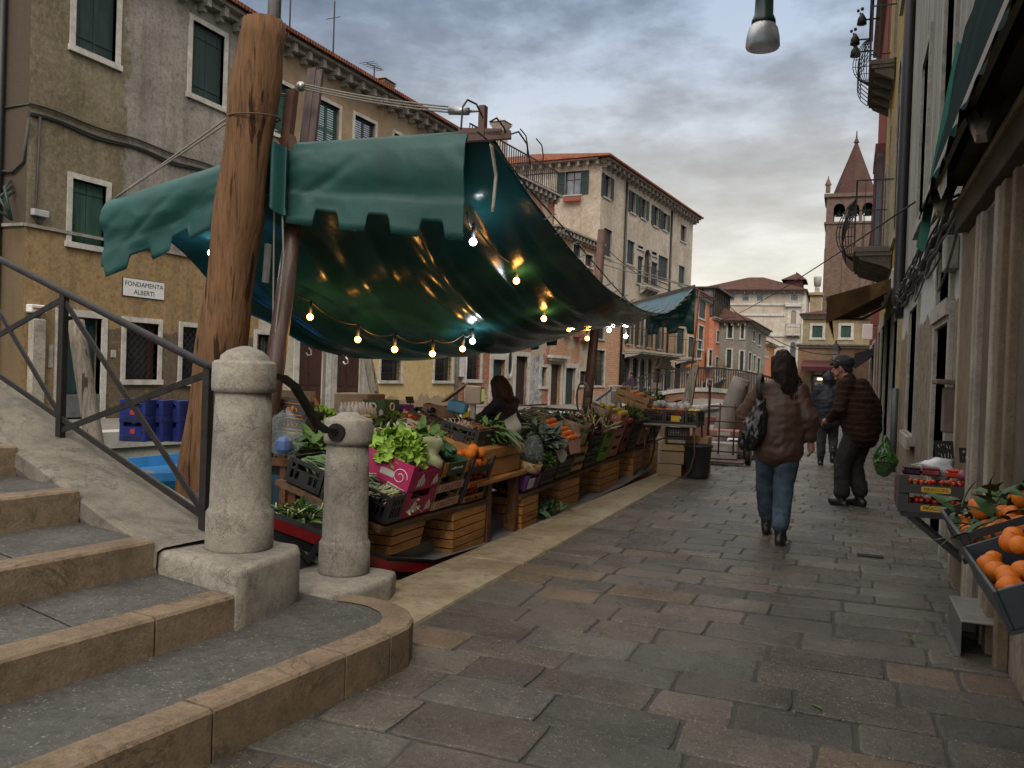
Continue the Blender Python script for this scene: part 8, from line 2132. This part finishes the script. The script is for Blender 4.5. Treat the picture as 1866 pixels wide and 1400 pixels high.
# --- man turned left, carrying a green bag
mj = NT('brown_striped_fleece'); sp_ = mj.N.new('ShaderNodeSeparateXYZ'); mj.L.new(mj.co, sp_.inputs[0])
zz_ = mj.math('ADD', sp_.outputs[2], mj.math('MULTIPLY', mj.noise(3, 4), .06))
f_ = mj.ramp(mj.math('SINE', mj.math('MULTIPLY', zz_, 95.0)), [(.3, (.024, .014, .010)), (.75, (.046, .027, .019))])
f_ = mj.mix(mj.ramp(mj.noise(9, 5, .7), [(.4, 0.), (.7, .6)]), f_, (.018, .012, .009)); M_FLEECE = mj.done(f_, .95, mj.bump(mj.noise(80, 3), .5, .006), spec=.1)
man_, q = person('man in a brown striped fleece and flat cap turning left with a green bag', (.12, 10.62, 0), R(62), dict(
 head=(.0, .22, 1.575), neck=(0, .12, 1.45), chest=(0, .03, 1.20), pelvis=(0, -.03, .90), hem=(0, -.05, .80), sh=[(-.18, .08, 1.37), (.18, .06, 1.37)], el=[(-.27, .08, 1.10), (.28, -.06, 1.12)], wr=[(-.17, .26, .98), (.27, -.10, .86)],
 hip=[(-.09, -.03, .87), (.09, -.03, .87)], knee=[(-.10, .11, .49), (.08, .06, .48)], ank=[(-.11, .10, .10), (.06, -.03, .12)], toe=[(-.12, .215, .045), (.07, .09, .045)]),
 dict(jacket=M_FLEECE, trousers=cloth('dark_grey_trousers', (.014, .014, .014), (.032, .031, .030), .85, 7, .4), boot=M_BOOT, hair=hair_mat('grey_brown_hair', (.03, .024, .02))),
 dict(bulk=(.22, .18, .245, .20, .22, .18), arm=(.092, .086, .058), leg=(.12, .10, .09), look=14, nod=.12, vox=.006, hands=(((.4, .8, -.3), (0, 0, -1), (1, 0, 0), .6), ((0, .1, -1), (-1, 0, 0), (0, 1, 0), .8)),
   hair=[([(0, -.035, .03), (0, -.06, -.03), (0, -.055, -.06)], [(.088, .088), (.075, .06), .05]), ([(-.07, .04, .04), (.07, .04, .04)], .035)]))
caps_ = [([q(0, -.03, .065), q(0, -.02, .095)], [(.104, .125), (.085, .10)]), ([q(-.05, .095, .062), q(.05, .095, .062)], [.020, .020]), ([q(-.04, .12, .052), q(.04, .12, .052)], .012)]
blob('cap', caps_, .008, cloth('dark_cap_cloth', (.012, .013, .015), (.03, .03, .032), .8, 9), man_, None, 2)
m = MB()
for s in (-1, 1): m.tube([q(s * .035 + .028 * math.cos(a), .07 + .02 * math.sin(a) + .03, .112 + .012 * math.sin(a)) for a in [2 * math.pi * k / 12 for k in range(13)]], .004, 5); m.tube([q(s * .065, .09, .112), q(s * .095, .0, .085), q(s * .092, -.06, .05)], .004, 5)
m.build('sunglasses', simple('amber_frame', (.12, .06, .02), .3, .2), man_)
gb = thing('green_bag', 'translucent green plastic bag of vegetables swinging from the hand of the man', 'bag', (.41, 10.45, .56))
blob('bag_body', [([(0, 0, .25), (0, 0, .14), (.01, 0, .0), (0, .01, -.08)], [.025, .07, .135, .10])], .010, bag_mat('green_thin_plastic', (.035, .11, .02), .8), gb, crinkle, 2)
m = leaves(40, .14, .14, .12, .06, 121, .12, 'wild')(); m.build('vegetables', M_LEAFM, gb).location = (0, 0, -.05)
# --- hooded person further on
person('person in a dark hooded padded coat walking away up the street', (-.30, 15.6, 0), R(4), dict(
 head=(0, .05, 1.47), neck=(0, .0, 1.34), chest=(0, 0, 1.12), pelvis=(0, 0, .84), hem=(0, 0, .72), sh=[(-.17, 0, 1.29), (.17, 0, 1.29)], el=[(-.24, .02, 1.03), (.25, .0, 1.03)], wr=[(-.20, .14, .84), (.24, .10, .82)],
 hip=[(-.09, 0, .82), (.09, 0, .82)], knee=[(-.09, .02, .46), (.10, .10, .47)], ank=[(-.09, .0, .10), (.10, -.10, .20)], toe=[(-.09, .16, .035), (.10, .03, .08)]),
 dict(jacket=cloth('navy_black_puffer', (.010, .012, .020), (.024, .027, .038), .5, 6, .2), trousers=cloth('grey_trousers', (.030, .028, .030), (.055, .05, .052), .9, 7), boot=M_BOOT, hair=M_BOOT),
 dict(bulk=(.215, .16, .225, .17, .22, .17), arm=(.088, .085, .06), quilt=.095, vox=.010, hood=1, hands=(((0, .3, -1), (1, 0, 0), (0, 1, 0), .4), ((0, .3, -1), (-1, 0, 0), (0, 1, 0), .4))))
# --- seller in the boat
wp = onX(928, 690, -3.95)
sl_, q = person('stall seller with long brown hair and dark jacket reaching over the produce', (wp.x, wp.y, wp.z - 1.62), R(78), dict(
 head=(0, .16, 1.50), neck=(0, .06, 1.38), chest=(0, .0, 1.15), pelvis=(0, -.04, .88), hem=(0, -.04, .76), sh=[(-.17, .04, 1.31), (.17, .04, 1.31)], el=[(-.20, .25, 1.13), (.20, .27, 1.12)], wr=[(-.13, .50, 1.04), (.15, .50, 1.03)],
 hip=[(-.09, -.04, .85), (.09, -.04, .85)], knee=[(-.10, 0, .46), (.10, 0, .46)], ank=[(-.10, -.03, .10), (.10, -.03, .10)], toe=[(-.10, .15, .035), (.10, .15, .035)]),
 dict(jacket=cloth('black_jacket_cloth', (.012, .012, .014), (.026, .026, .029), .75, 7), trousers=cloth('black_trousers', (.012, .012, .013), (.02, .02, .02), .9, 7), boot=M_BOOT, hair=hair_mat('chestnut_brown_hair', (.042, .022, .015))),
 dict(strands=(140, .0, .42, .006), bulk=(.20, .15, .205, .16, .21, .165), arm=(.085, .075, .055), nod=.3, vox=.010, hands=(((.2, 1, -.2), (0, 0, -1), (1, 0, 0), .5), ((-.2, 1, -.2), (0, 0, -1), (-1, 0, 0), .5)),
   hair=[([(0, -.02, .06), (0, -.03, .09)], [(.095, .11), (.075, .09)]), ([(0, -.06, .05), (0, -.09, -.06), (.0, -.10, -.18), (0, -.08, -.30)], [.088, .095, .09, .05]), ([(-.07, .0, .0), (-.075, .01, -.1), (-.07, .03, -.24)], [.045, .05, .03]), ([(.07, .0, .0), (.075, .01, -.1), (.07, .03, -.24)], [.045, .05, .03])]))
# --- person with a hand cart on the far bank
cpt = onZ(1108, 735, -.14)
cf = F5.pt(F5.sz(1108, 735)[0], 0, 1.3); cf.z = -.13
person('small figure in dark purple clothes pushing a cart along the far bank', cf, R(95), dict(
 head=(0, .03, 1.60), neck=(0, 0, 1.47), chest=(0, 0, 1.22), pelvis=(0, 0, .92), hem=(0, 0, .84), sh=[(-.18, 0, 1.40), (.18, 0, 1.40)], el=[(-.22, .12, 1.14), (.22, .12, 1.14)], wr=[(-.16, .34, 1.08), (.16, .34, 1.08)],
 hip=[(-.09, 0, .88), (.09, 0, .88)], knee=[(-.09, .1, .5), (.09, -.02, .48)], ank=[(-.09, .12, .1), (.09, -.16, .13)], toe=[(-.09, .28, .035), (.09, -.02, .05)]),
 dict(jacket=cloth('plum_jacket', (.035, .014, .04), (.06, .03, .065), .8), trousers=cloth('charcoal_trousers', (.02, .02, .022), (.035, .035, .038), .9), boot=M_BOOT, hair=hair_mat('black_hair', (.012, .010, .009))),
 dict(bulk=(.20, .14, .20, .15, .19, .145), arm=(.075, .068, .05), vox=.014, jv=.018, hands=(((0, 1, 0), (0, 0, -1), (1, 0, 0), .5), ((0, 1, 0), (0, 0, -1), (-1, 0, 0), .5)), hair=[([(0, -.03, .05), (0, -.03, .09)], [(.092, .105), (.07, .08)])]))
ct = thing('hand_cart', 'pale blue hand cart pushed along the far bank', 'cart', cf + Vector((-.85, -.05, 0)))
m = MB(); m.bx((-.3, -.3, .9), (.35, .3, 1.0)); m.bx((-.3, -.28, .25), (-.25, .28, .9)); m.bx((.25, -.28, .25), (.3, .28, .9)); m.bx((-.3, -.3, .2), (.3, .3, .2501)); m.build('frame', simple('pale_blue_paint', (.25, .36, .42), .5), ct)
for x in (-.28, .28): m = MB(); m.tube([(x, -.33, .14), (x, -.28, .14)], .14, 12); m.build('wheel', M_DKRUB, ct)
# ================================================================ far stall, bridge, posts, blue boat
def post(label, u0, v0, u1, v1, Yd, r0, r1, mat=None, cap=False):
 a, b = onY(u0, v0, Yd), onY(u1, v1, Yd); d = (b - a) / (b.z - a.z); base = a + d * (-1.2 - a.z)
 o = thing('mooring_post', label, 'mooring post', base); m = MB()
 m.tube([base.lerp(b, k / 10) for k in range(11)], [(r0 + (r1 - r0) * k / 10) for k in range(11)], 14, wob=.06); m.build('trunk', mat or M_POLEG, o, True)
 if cap: m = MB(); m.lathe([(r1 + .02, -.05), (r1 + .02, .03), (0, .1)], b, 12); m.build('cap', M_STEEL, o, True)
 return o
post('weathered grey mooring post leaning before the teal door across the canal', 168, 782, 138, 585, 8.6, .125, .105)
post('slim grey mooring post leaning against the yellow ground floor', 688, 745, 668, 640, 14.5, .10, .085)
post('thick grey post leaning right beside the far bridge', 1322, 770, 1352, 690, 21, .26, .21, simple('grey_post_paint', (.17, .15, .13), .7, .2, 5))
o = thing('timber_bundle', 'bundle of grey boards leaning together behind the citrus table', 'timber', onY(1250, 745, 19))
for k in range(4): m = MB(); a = onY(1243 + 5 * k, 742, 19 - .1 * k); b = onY(1262 + 3 * k, 668 - 3 * (k % 2), 19.1 - .1 * k); m.bar(a, b, .13, .05, (1, 0, .2)); m.build('board', M_POLEG, o, True)
rod = MB(); rod.tube([onY(1258, 700, 19), onY(1275, 530, 19)], .022, 6); rod.build('thin_pole', M_RUST, tag=('thin rust coloured pole rising above the leaning boards', 'pole'))
TY = 12.35
tl = thing('folding_table', 'rusty folding table carrying black crates of citrus over stacked boxes', 'table', (-2.28, TY, 0))
zt_ = .75
m = MB(); m.bx((-.42, -.38, zt_ - .03), (.36, .38, zt_), .005); m.build('top', simple('grey_board', (.22, .20, .18), .8), tl)
for x in (-.38, .32):
 for y in (-.33, .33): m = MB(); m.tube([(x, y, zt_ - .03), (x + .02, y, .35), (x - .03, y, .12), (x - .12, y - .03, .012)], .013, 6); m.build('leg', M_RUST, tl)
for i, (x, lab, mt) in enumerate(((-.24, 'left black crate of oranges on the rusty folding table', M_ORANGE_F), (.04, 'middle black crate of bagged citrus with yellow tag', M_PERS), (.28, 'right black crate of pale fruit on the rusty folding table', M_LEMON))):
 w = (.36, .36, .2)[i]; p = Vector((-2.28 + x, TY - .05, zt_ + .003))
 put('tcr%d' % i, pcrate(.6, (.30, .28, .18)[i], .2), M_CRATE, 'plastic_crate', lab, 'crate', p, 0, 0, 'crates on the rusty folding table')
 for k in range((14, 12, 8)[i]): put('tf%d' % i, lambda: MB().ball((0, 0, 0), .043, 10, 8), mt, 'orange' if i < 2 else 'lemon', ('orange in the left crate of the folding table', 'bagged orange in the middle crate of the folding table', 'pale lemon in the right crate of the folding table')[i], 'citrus', p + Vector((-.1 + .07 * (k % (4 if i < 2 else 2)) if i < 2 else -.03 + .07 * (k % 2), -.24 + .12 * (k // (4 if i < 2 else 2)), .15 + .03 * r.random())), k, 0, ('oranges in the left crate', 'oranges in the middle crate', 'lemons in the right crate')[i])
put('tagy', lambda: MB().bx((-.06, -.003, 0), (.06, 0, .08)), simple('yellow_tag', (.55, .36, .02), .6, .05), 'yellow_tag', 'yellow price tag on the middle crate of the folding table', 'price tag', (-2.22, TY - .36, zt_ + .04))
put('tbags', lambda: [m_ := MB(), [m_.ball((rr.uniform(-.35, .35), rr.uniform(-.2, .2), rr.uniform(0, .06)), rr.uniform(.05, .08), 9, 7, (1, 1, .7), .4) for rr in [random.Random(8)] for _ in range(16)]][0], bag_mat('white_net_bag', (.6, .6, .58), .6), 'net_bags', 'pale net bags piled over the citrus crates', 'bags', (-2.22, TY + .02, zt_ + .22))
for k, (z, h, kind, mt, lab) in enumerate(((.01, .16, 'c', M_CARD, 'lowest brown carton stacked under the folding table'), (.18, .17, 'c', M_CARD, 'second brown carton stacked under the folding table'), (.36, .14, 'w', M_PALE, 'pale wooden tray stacked under the folding table'), (.52, .16, 'p', M_CRATE, 'black crate stacked topmost under the folding table'))):
 put('ut%d' % k, (cbox(.4, .34, h, 0, False) if kind == 'c' else wcrate(.4, .34, h) if kind == 'w' else pcrate(.4, .34, h)), mt, 'stacked_box', lab, 'box', (-2.32 + .02 * k, TY + .05, z), .05 * k)
for k in range(3): put('uc%d' % k, cbox(.4, .28, .15, 0, False), M_PALE, 'wood_carton', ('lowest', 'middle', 'topmost')[k] + ' tan carton in the column behind the dustbin', 'box', (-1.98, TY + .35, .01 + .2 * k), 0, 0, 'tan cartons behind the dustbin')
db = thing('dustbin', 'black plastic dustbin standing on the quay stones by the folding table', 'dustbin', (-1.93, 12.25, .01))
m = MB(); m.lathe([(.15, 0), (.155, .02), (.19, .42), (.205, .43), (.205, .46), (.19, .46), (.15, .03), (0, .03)], n=24); m.build('bin', simple('black_bin_plastic', (.02, .022, .026), .5, .2, 9), db)
ht = thing('hand_truck', 'rusty two wheeled sack truck with yellow wheels beside the folding table', 'hand truck', (-1.85, 14.6, 0))
m = MB()
for x in (-.3, .3): m.tube([(x, 0, .12), (x, .05, 1.1), (x, .0, 1.25), (x, -.14, 1.32)], .022, 6)
for z in (.2, .45, .7, .95): m.tube([(-.3, .02, z), (.3, .02, z)], .016, 6)
for x in (-.12, .12): m.tube([(x, .0, .15), (x, .04, 1.0)], .014, 6)
m.bx((-.32, -.3, .03), (.32, 0, .06)); m.build('frame', M_RUST, ht)
for x in (.36, -.36):
 m = MB(); m.tube([(x - .04, .08, .16), (x + .04, .08, .16)], .16, 18); wq = m.build('wheel', M_DKRUB, ht); m = MB(); m.tube([(x - .045, .08, .16), (x + .045, .08, .16)], .09, 14); m.build('rim', simple('yellow_rim', (.50, .34, .03), .5), wq)
for i, (u, v, Yd, s, c, lab, cat) in enumerate(((1318, 805, 15.5, (.5, .4, .3), (.36, .33, .30), 'pale printed box standing by the sack truck', 'box'), (1320, 783, 15.7, (.55, .4, .12), (.26, .12, .09), 'pale red tray on top of the pale printed box', 'crate'), (1350, 800, 16.5, (.5, .4, .06), (.5, .5, .52), 'white sheet on dark crate behind the woman in brown', 'board'), (1232, 760, 16, (.5, .4, .4), (.16, .09, .05), 'brown box on the sack truck', 'box'), (1315, 760, 22, (1.4, .3, .8), (.12, .045, .035), 'low brown painted boat cabin by the leaning grey post', 'boat cabin'), (1352, 735, 24, (1.0, 1.5, .9), (.4, .38, .34), 'white moored boat with small windscreen beyond the grey post', 'boat'))):
 p = onY(u, v, Yd); b = thing('goods_box' if cat != 'boat' else 'small_boat', lab, cat, p, .1)
 m = MB(); m.cb((0, 0, -s[2] / 2), s, .02); m.build('body', simple('box_paint_%d' % i, c, .7, .25, 6), b)
 m = MB(); m.cb((0, -s[1] / 2 - .003, -s[2] * .5), (s[0] * .4, .004, s[2] * .5)); m.build('front_panel', M_CARDW, b)
put('crd', pcrate(.5, .5, .3), M_CRATE, 'plastic_crate', 'dark crate under the white sheet behind the woman in brown', 'crate', onZ(1352, 835, 0))
o = thing('hanging_shade', 'brown felt hat hanging from a pole above the citrus table', 'hat', onY(1211, 668, 12.8)); m = MB(); m.lathe([(0, .12), (.06, .11), (.10, .02), (.16, -.03), (.17, -.04)], n=14, wob=.2); m.build('hat_body', simple('brown_felt', (.10, .075, .05), .9), o); m = MB(); p0 = onY(1196, 740, 12.8) - o.location; m.tube([p0, (-.1, 0, .12), (0, 0, .14)], .014, 6); m.build('pole', M_RUST, o); m = MB(); m.cb(onY(1196, 703, 12.8) - o.location, (.16, .01, .09)); m.build('notice', M_CARDW, o)
rl = thing('boat_railing', 'brown tubular lattice railing on the canal side of the boat', 'railing', (-4.6, 11, .3)); A_, B_ = onX(968, 745, -4.75), onX(1180, 760, -4.35)
A_ = onX(968, 743, -4.7); B_ = onY(1180, 757, 16.2); m = MB(); m.tube([onX(962, 775, -4.7), onX(962, 755, -4.7), A_, B_], .025, 8)
lo_ = Vector((0, 0, -.42))
for k in range(10):
 a, b = A_.lerp(B_, k / 10), A_.lerp(B_, (k + 1) / 10); m.bar(a, (a + b) / 2 + lo_, .012); m.bar((a + b) / 2 + lo_, b, .012)
m.bar(A_ + lo_, B_ + lo_, .014); m.build('lattice', M_RUST, rl, True)
brf = thing('brick_bridge', 'arched brick footbridge with black iron railing at the end of the canal', 'bridge', (-5, 40, 0))
M_BBR = brick('bridge_brick', (.30, .12, .07), (.2, .08, .05), (.3, .24, .18))
xa, xb, y0, y1 = -9.6, -1.9, 38.6, 41.2
def bz(t): return .0 + .85 * math.sin(math.pi * min(max(t, 0), 1)) ** .8
n = 24; m = MB(); mr = MB(); mr2 = MB()
for i in range(n):
 t0, t1 = i / n, (i + 1) / n; x0, x1 = xa + (xb - xa) * t0, xa + (xb - xa) * t1
 def zb(t): s = (t - .5) / .34; return -.6 + (1.15 * math.sqrt(max(0, 1 - s * s)) if abs(s) < 1 else -.6)
 for y in (y0, y1): m.add([(x0, y, min(zb(t0), bz(t0) - .2)), (x1, y, min(zb(t1), bz(t1) - .2)), (x1, y, bz(t1)), (x0, y, bz(t0))], [[0, 1, 2, 3]])
 m.add([(x0, y0, bz(t0)), (x1, y0, bz(t1)), (x1, y1, bz(t1)), (x0, y1, bz(t0))], [[0, 1, 2, 3]]); m.add([(x0, y0, min(zb(t0), bz(t0) - .2)), (x1, y0, min(zb(t1), bz(t1) - .2)), (x1, y1, min(zb(t1), bz(t1) - .2)), (x0, y1, min(zb(t0), bz(t0) - .2))], [[3, 2, 1, 0]])
 for y in (y0 - .03, y1 - .1):
  mr, mr2 = mr2, mr
  mr.bar((x0, y + .05, bz(t0) + 1.05), (x1, y + .05, bz(t1) + 1.05), .06, .05)
  for k in range(3): xx = x0 + (x1 - x0) * k / 3; zz = bz(t0 + (t1 - t0) * k / 3); mr.bar((xx, y + .05, zz), (xx, y + .05, zz + 1.05), .025)
m.build('brick_arch', M_BBR, brf, True); mr.build('iron_railing', M_BLACKM, brf, True); mr2.build('iron_railing', M_BLACKM, brf, True)
m = MB()
for i in range(n):
 t0, t1 = i / n, (i + 1) / n; x0, x1 = xa + (xb - xa) * t0, xa + (xb - xa) * t1; m.prism([(x0, y0 - .08, bz(t0) - .02), (x1, y0 - .08, bz(t1) - .02), (x1, y0 - .08, bz(t1) + .16), (x0, y0 - .08, bz(t0) + .16)], (0, .25, 0))
m.build('stone_coping', M_FRAME, brf, True)
m = MB()
for k in range(7): m.bx((-11.9 + .3 * k, 38.8, -.3), (-11.6 + .3 * k + .02, 41, -.1 + .17 * k))
m.build('steps', M_FOND, brf, True)
bb = thing('blue_boat', 'bright blue boat loaded with navy bottle crates moored behind the iron railing', 'boat', (-7.2, 7.0, -.3))
M_BLUE = simple('bright_blue_paint', (.02, .15, .36), .35, .15, 4, .05)
m = MB(); st_ = []
for i in range(13):
 t = i / 12; hw = .80 * min(1, math.sin(math.pi * (.10 + .85 * t)) ** .6 * 1.08); st_.append((5.4 + 4.2 * t, hw, .17 + .28 * (1 - t) ** 3 + .1 * t ** 3))
vs = []
for y, hw, z in st_:
 for o_, dz in ((-1, 0), (-.95, 0), (-.9, -.12), (.9, -.12), (.95, 0), (1, 0), (1.03, -.08), (.98, -.3), (.7, -.8), (-.7, -.8), (-.98, -.3), (-1.03, -.08)): vs.append((-7.2 + hw * o_, y, z + dz))
k_ = 12; m.add(vs, [[i * k_ + j, i * k_ + (j + 1) % k_, (i + 1) * k_ + (j + 1) % k_, (i + 1) * k_ + j] for i in range(12) for j in range(k_)]); m.add([vs[j] for j in range(k_)], [list(range(k_))]); m.add([vs[12 * k_ + j] for j in range(k_)], [list(range(k_))[::-1]])
m.build('hull', M_BLUE, bb, True)
m = MB(); m.surf(lambda u, v: (-7.2 + (u - .5) * 1.2, 5.75 + 1.2 * v, .27 - .05 * v + .06 * math.sin(u * 3.14) + .03 * noise.noise(Vector((u * 6, v * 6, 0)))), 12, 12); m.build('tarpaulin', simple('grey_tarpaulin', (.10, .09, .085), .7, .25, 5, .3), bb, True)
m = MB(); m.tube([(-7.0 + .25 * math.cos(a), 6.0 + .15 * math.sin(a), .36) for a in [k * .4 for k in range(18)]], .014, 5); m.build('rope', M_ROPE, bb, True)
for i in range(8):
 u = 253 + 31 * (i % 4); row = i // 4; p = onX(u, 803 - 34 * row, -7.15 + .0 * i)
 b = thing('bottle_crate', 'navy blue plastic bottle crate in the %s row on the blue boat' % ('lower', 'upper')[row], 'crate', p, R(18), 'navy bottle crates on the blue boat')
 if i == 0:
  MB().bx((-.145, -.15, .0), (.145, .15, .075), .006).bx((-.145, -.15, .0755), (-.10, .15, .25), .004).bx((.10, -.15, .0756), (.145, .15, .25), .004).bx((-.0999, -.15, .0757), (.0999, -.14, .16)).bx((-.0999, .14, .0758), (.0999, .15, .25)).bx((-.0999, -.15, .215), (.0999, -.138, .25)).bx((-.0999, -.1, .16), (.0999, .1, .2)).build('body', M_NAVY, b)
  q8 = MB()
  for k in range(6): q8.bx((-.09 + .032 * k, -.1515, .012), (-.072 + .032 * k, -.1503, .06))
  q8.build('slots', M_BLACKM, b); MB().cb((0, -.1508, .11), (.05, .0012, .05), .01).build('red_badge', M_REDP, b); MB().ball((0, -.12, .205), .02, 8, 6, (1.6, 1, .8)).build('bottle_cap', M_WHITE, b); b0_ = b
 else:
  for chd in b0_.children: c = chd.copy(); COL.objects.link(c); c.parent = b
for i, (x, y, s, lab) in enumerate(((.35, 5.2, .09, 'green leaf lying on the paving by the steel step'), (-.05, 3.9, .07, 'small green leaf on the paving stones mid street'), (.18, 3.35, .05, 'tiny green leaf near the bottom of the street'), (-2.2, 6.4, .06, 'green scrap lying on the pale quay stones'))):
 put('fl%d' % i, lambda: MB().leaf((0, 0, 0), (1, .3, 0), (0, 0, 1), s, s * .3, .1, 4, .15), M_LEAFM, 'fallen_leaf', lab, 'leaf', (x, y, .012), i * 2)
dc = MB(); rr = random.Random(12)
for i in range(70):
 x, y = (rr.uniform(-2.1, .7), rr.uniform(2.6, 12)) if i % 3 else (rr.uniform(-2.6, -2.2), rr.uniform(5, 12)); s = rr.uniform(.004, .012); dc.leaf((x, y, .010), (rr.uniform(-1, 1), rr.uniform(-1, 1), .1), (0, 0, 1), s * 3, s, .2, 2, .2)
dc.build('litter', simple('dry_scraps', (.16, .13, .09), .9, .5, 50, 0), kind='stuff')
for (x, y) in ((.22, 7.6), (.55, 3.2)): m = MB(); m.bx((x - .10, y - .05, .004), (x + .10, y + .05, .009)); [m.bx((x - .08 + .03 * k, y - .035, .0091), (x - .065 + .03 * k, y + .035, .011)) for k in range(6)]; m.build('drain_cover', M_IRON, tag=('small iron drain cover set in the paving %s' % ('beyond the man in fleece' if y > 5 else 'near the orange crates'), 'drain cover'))
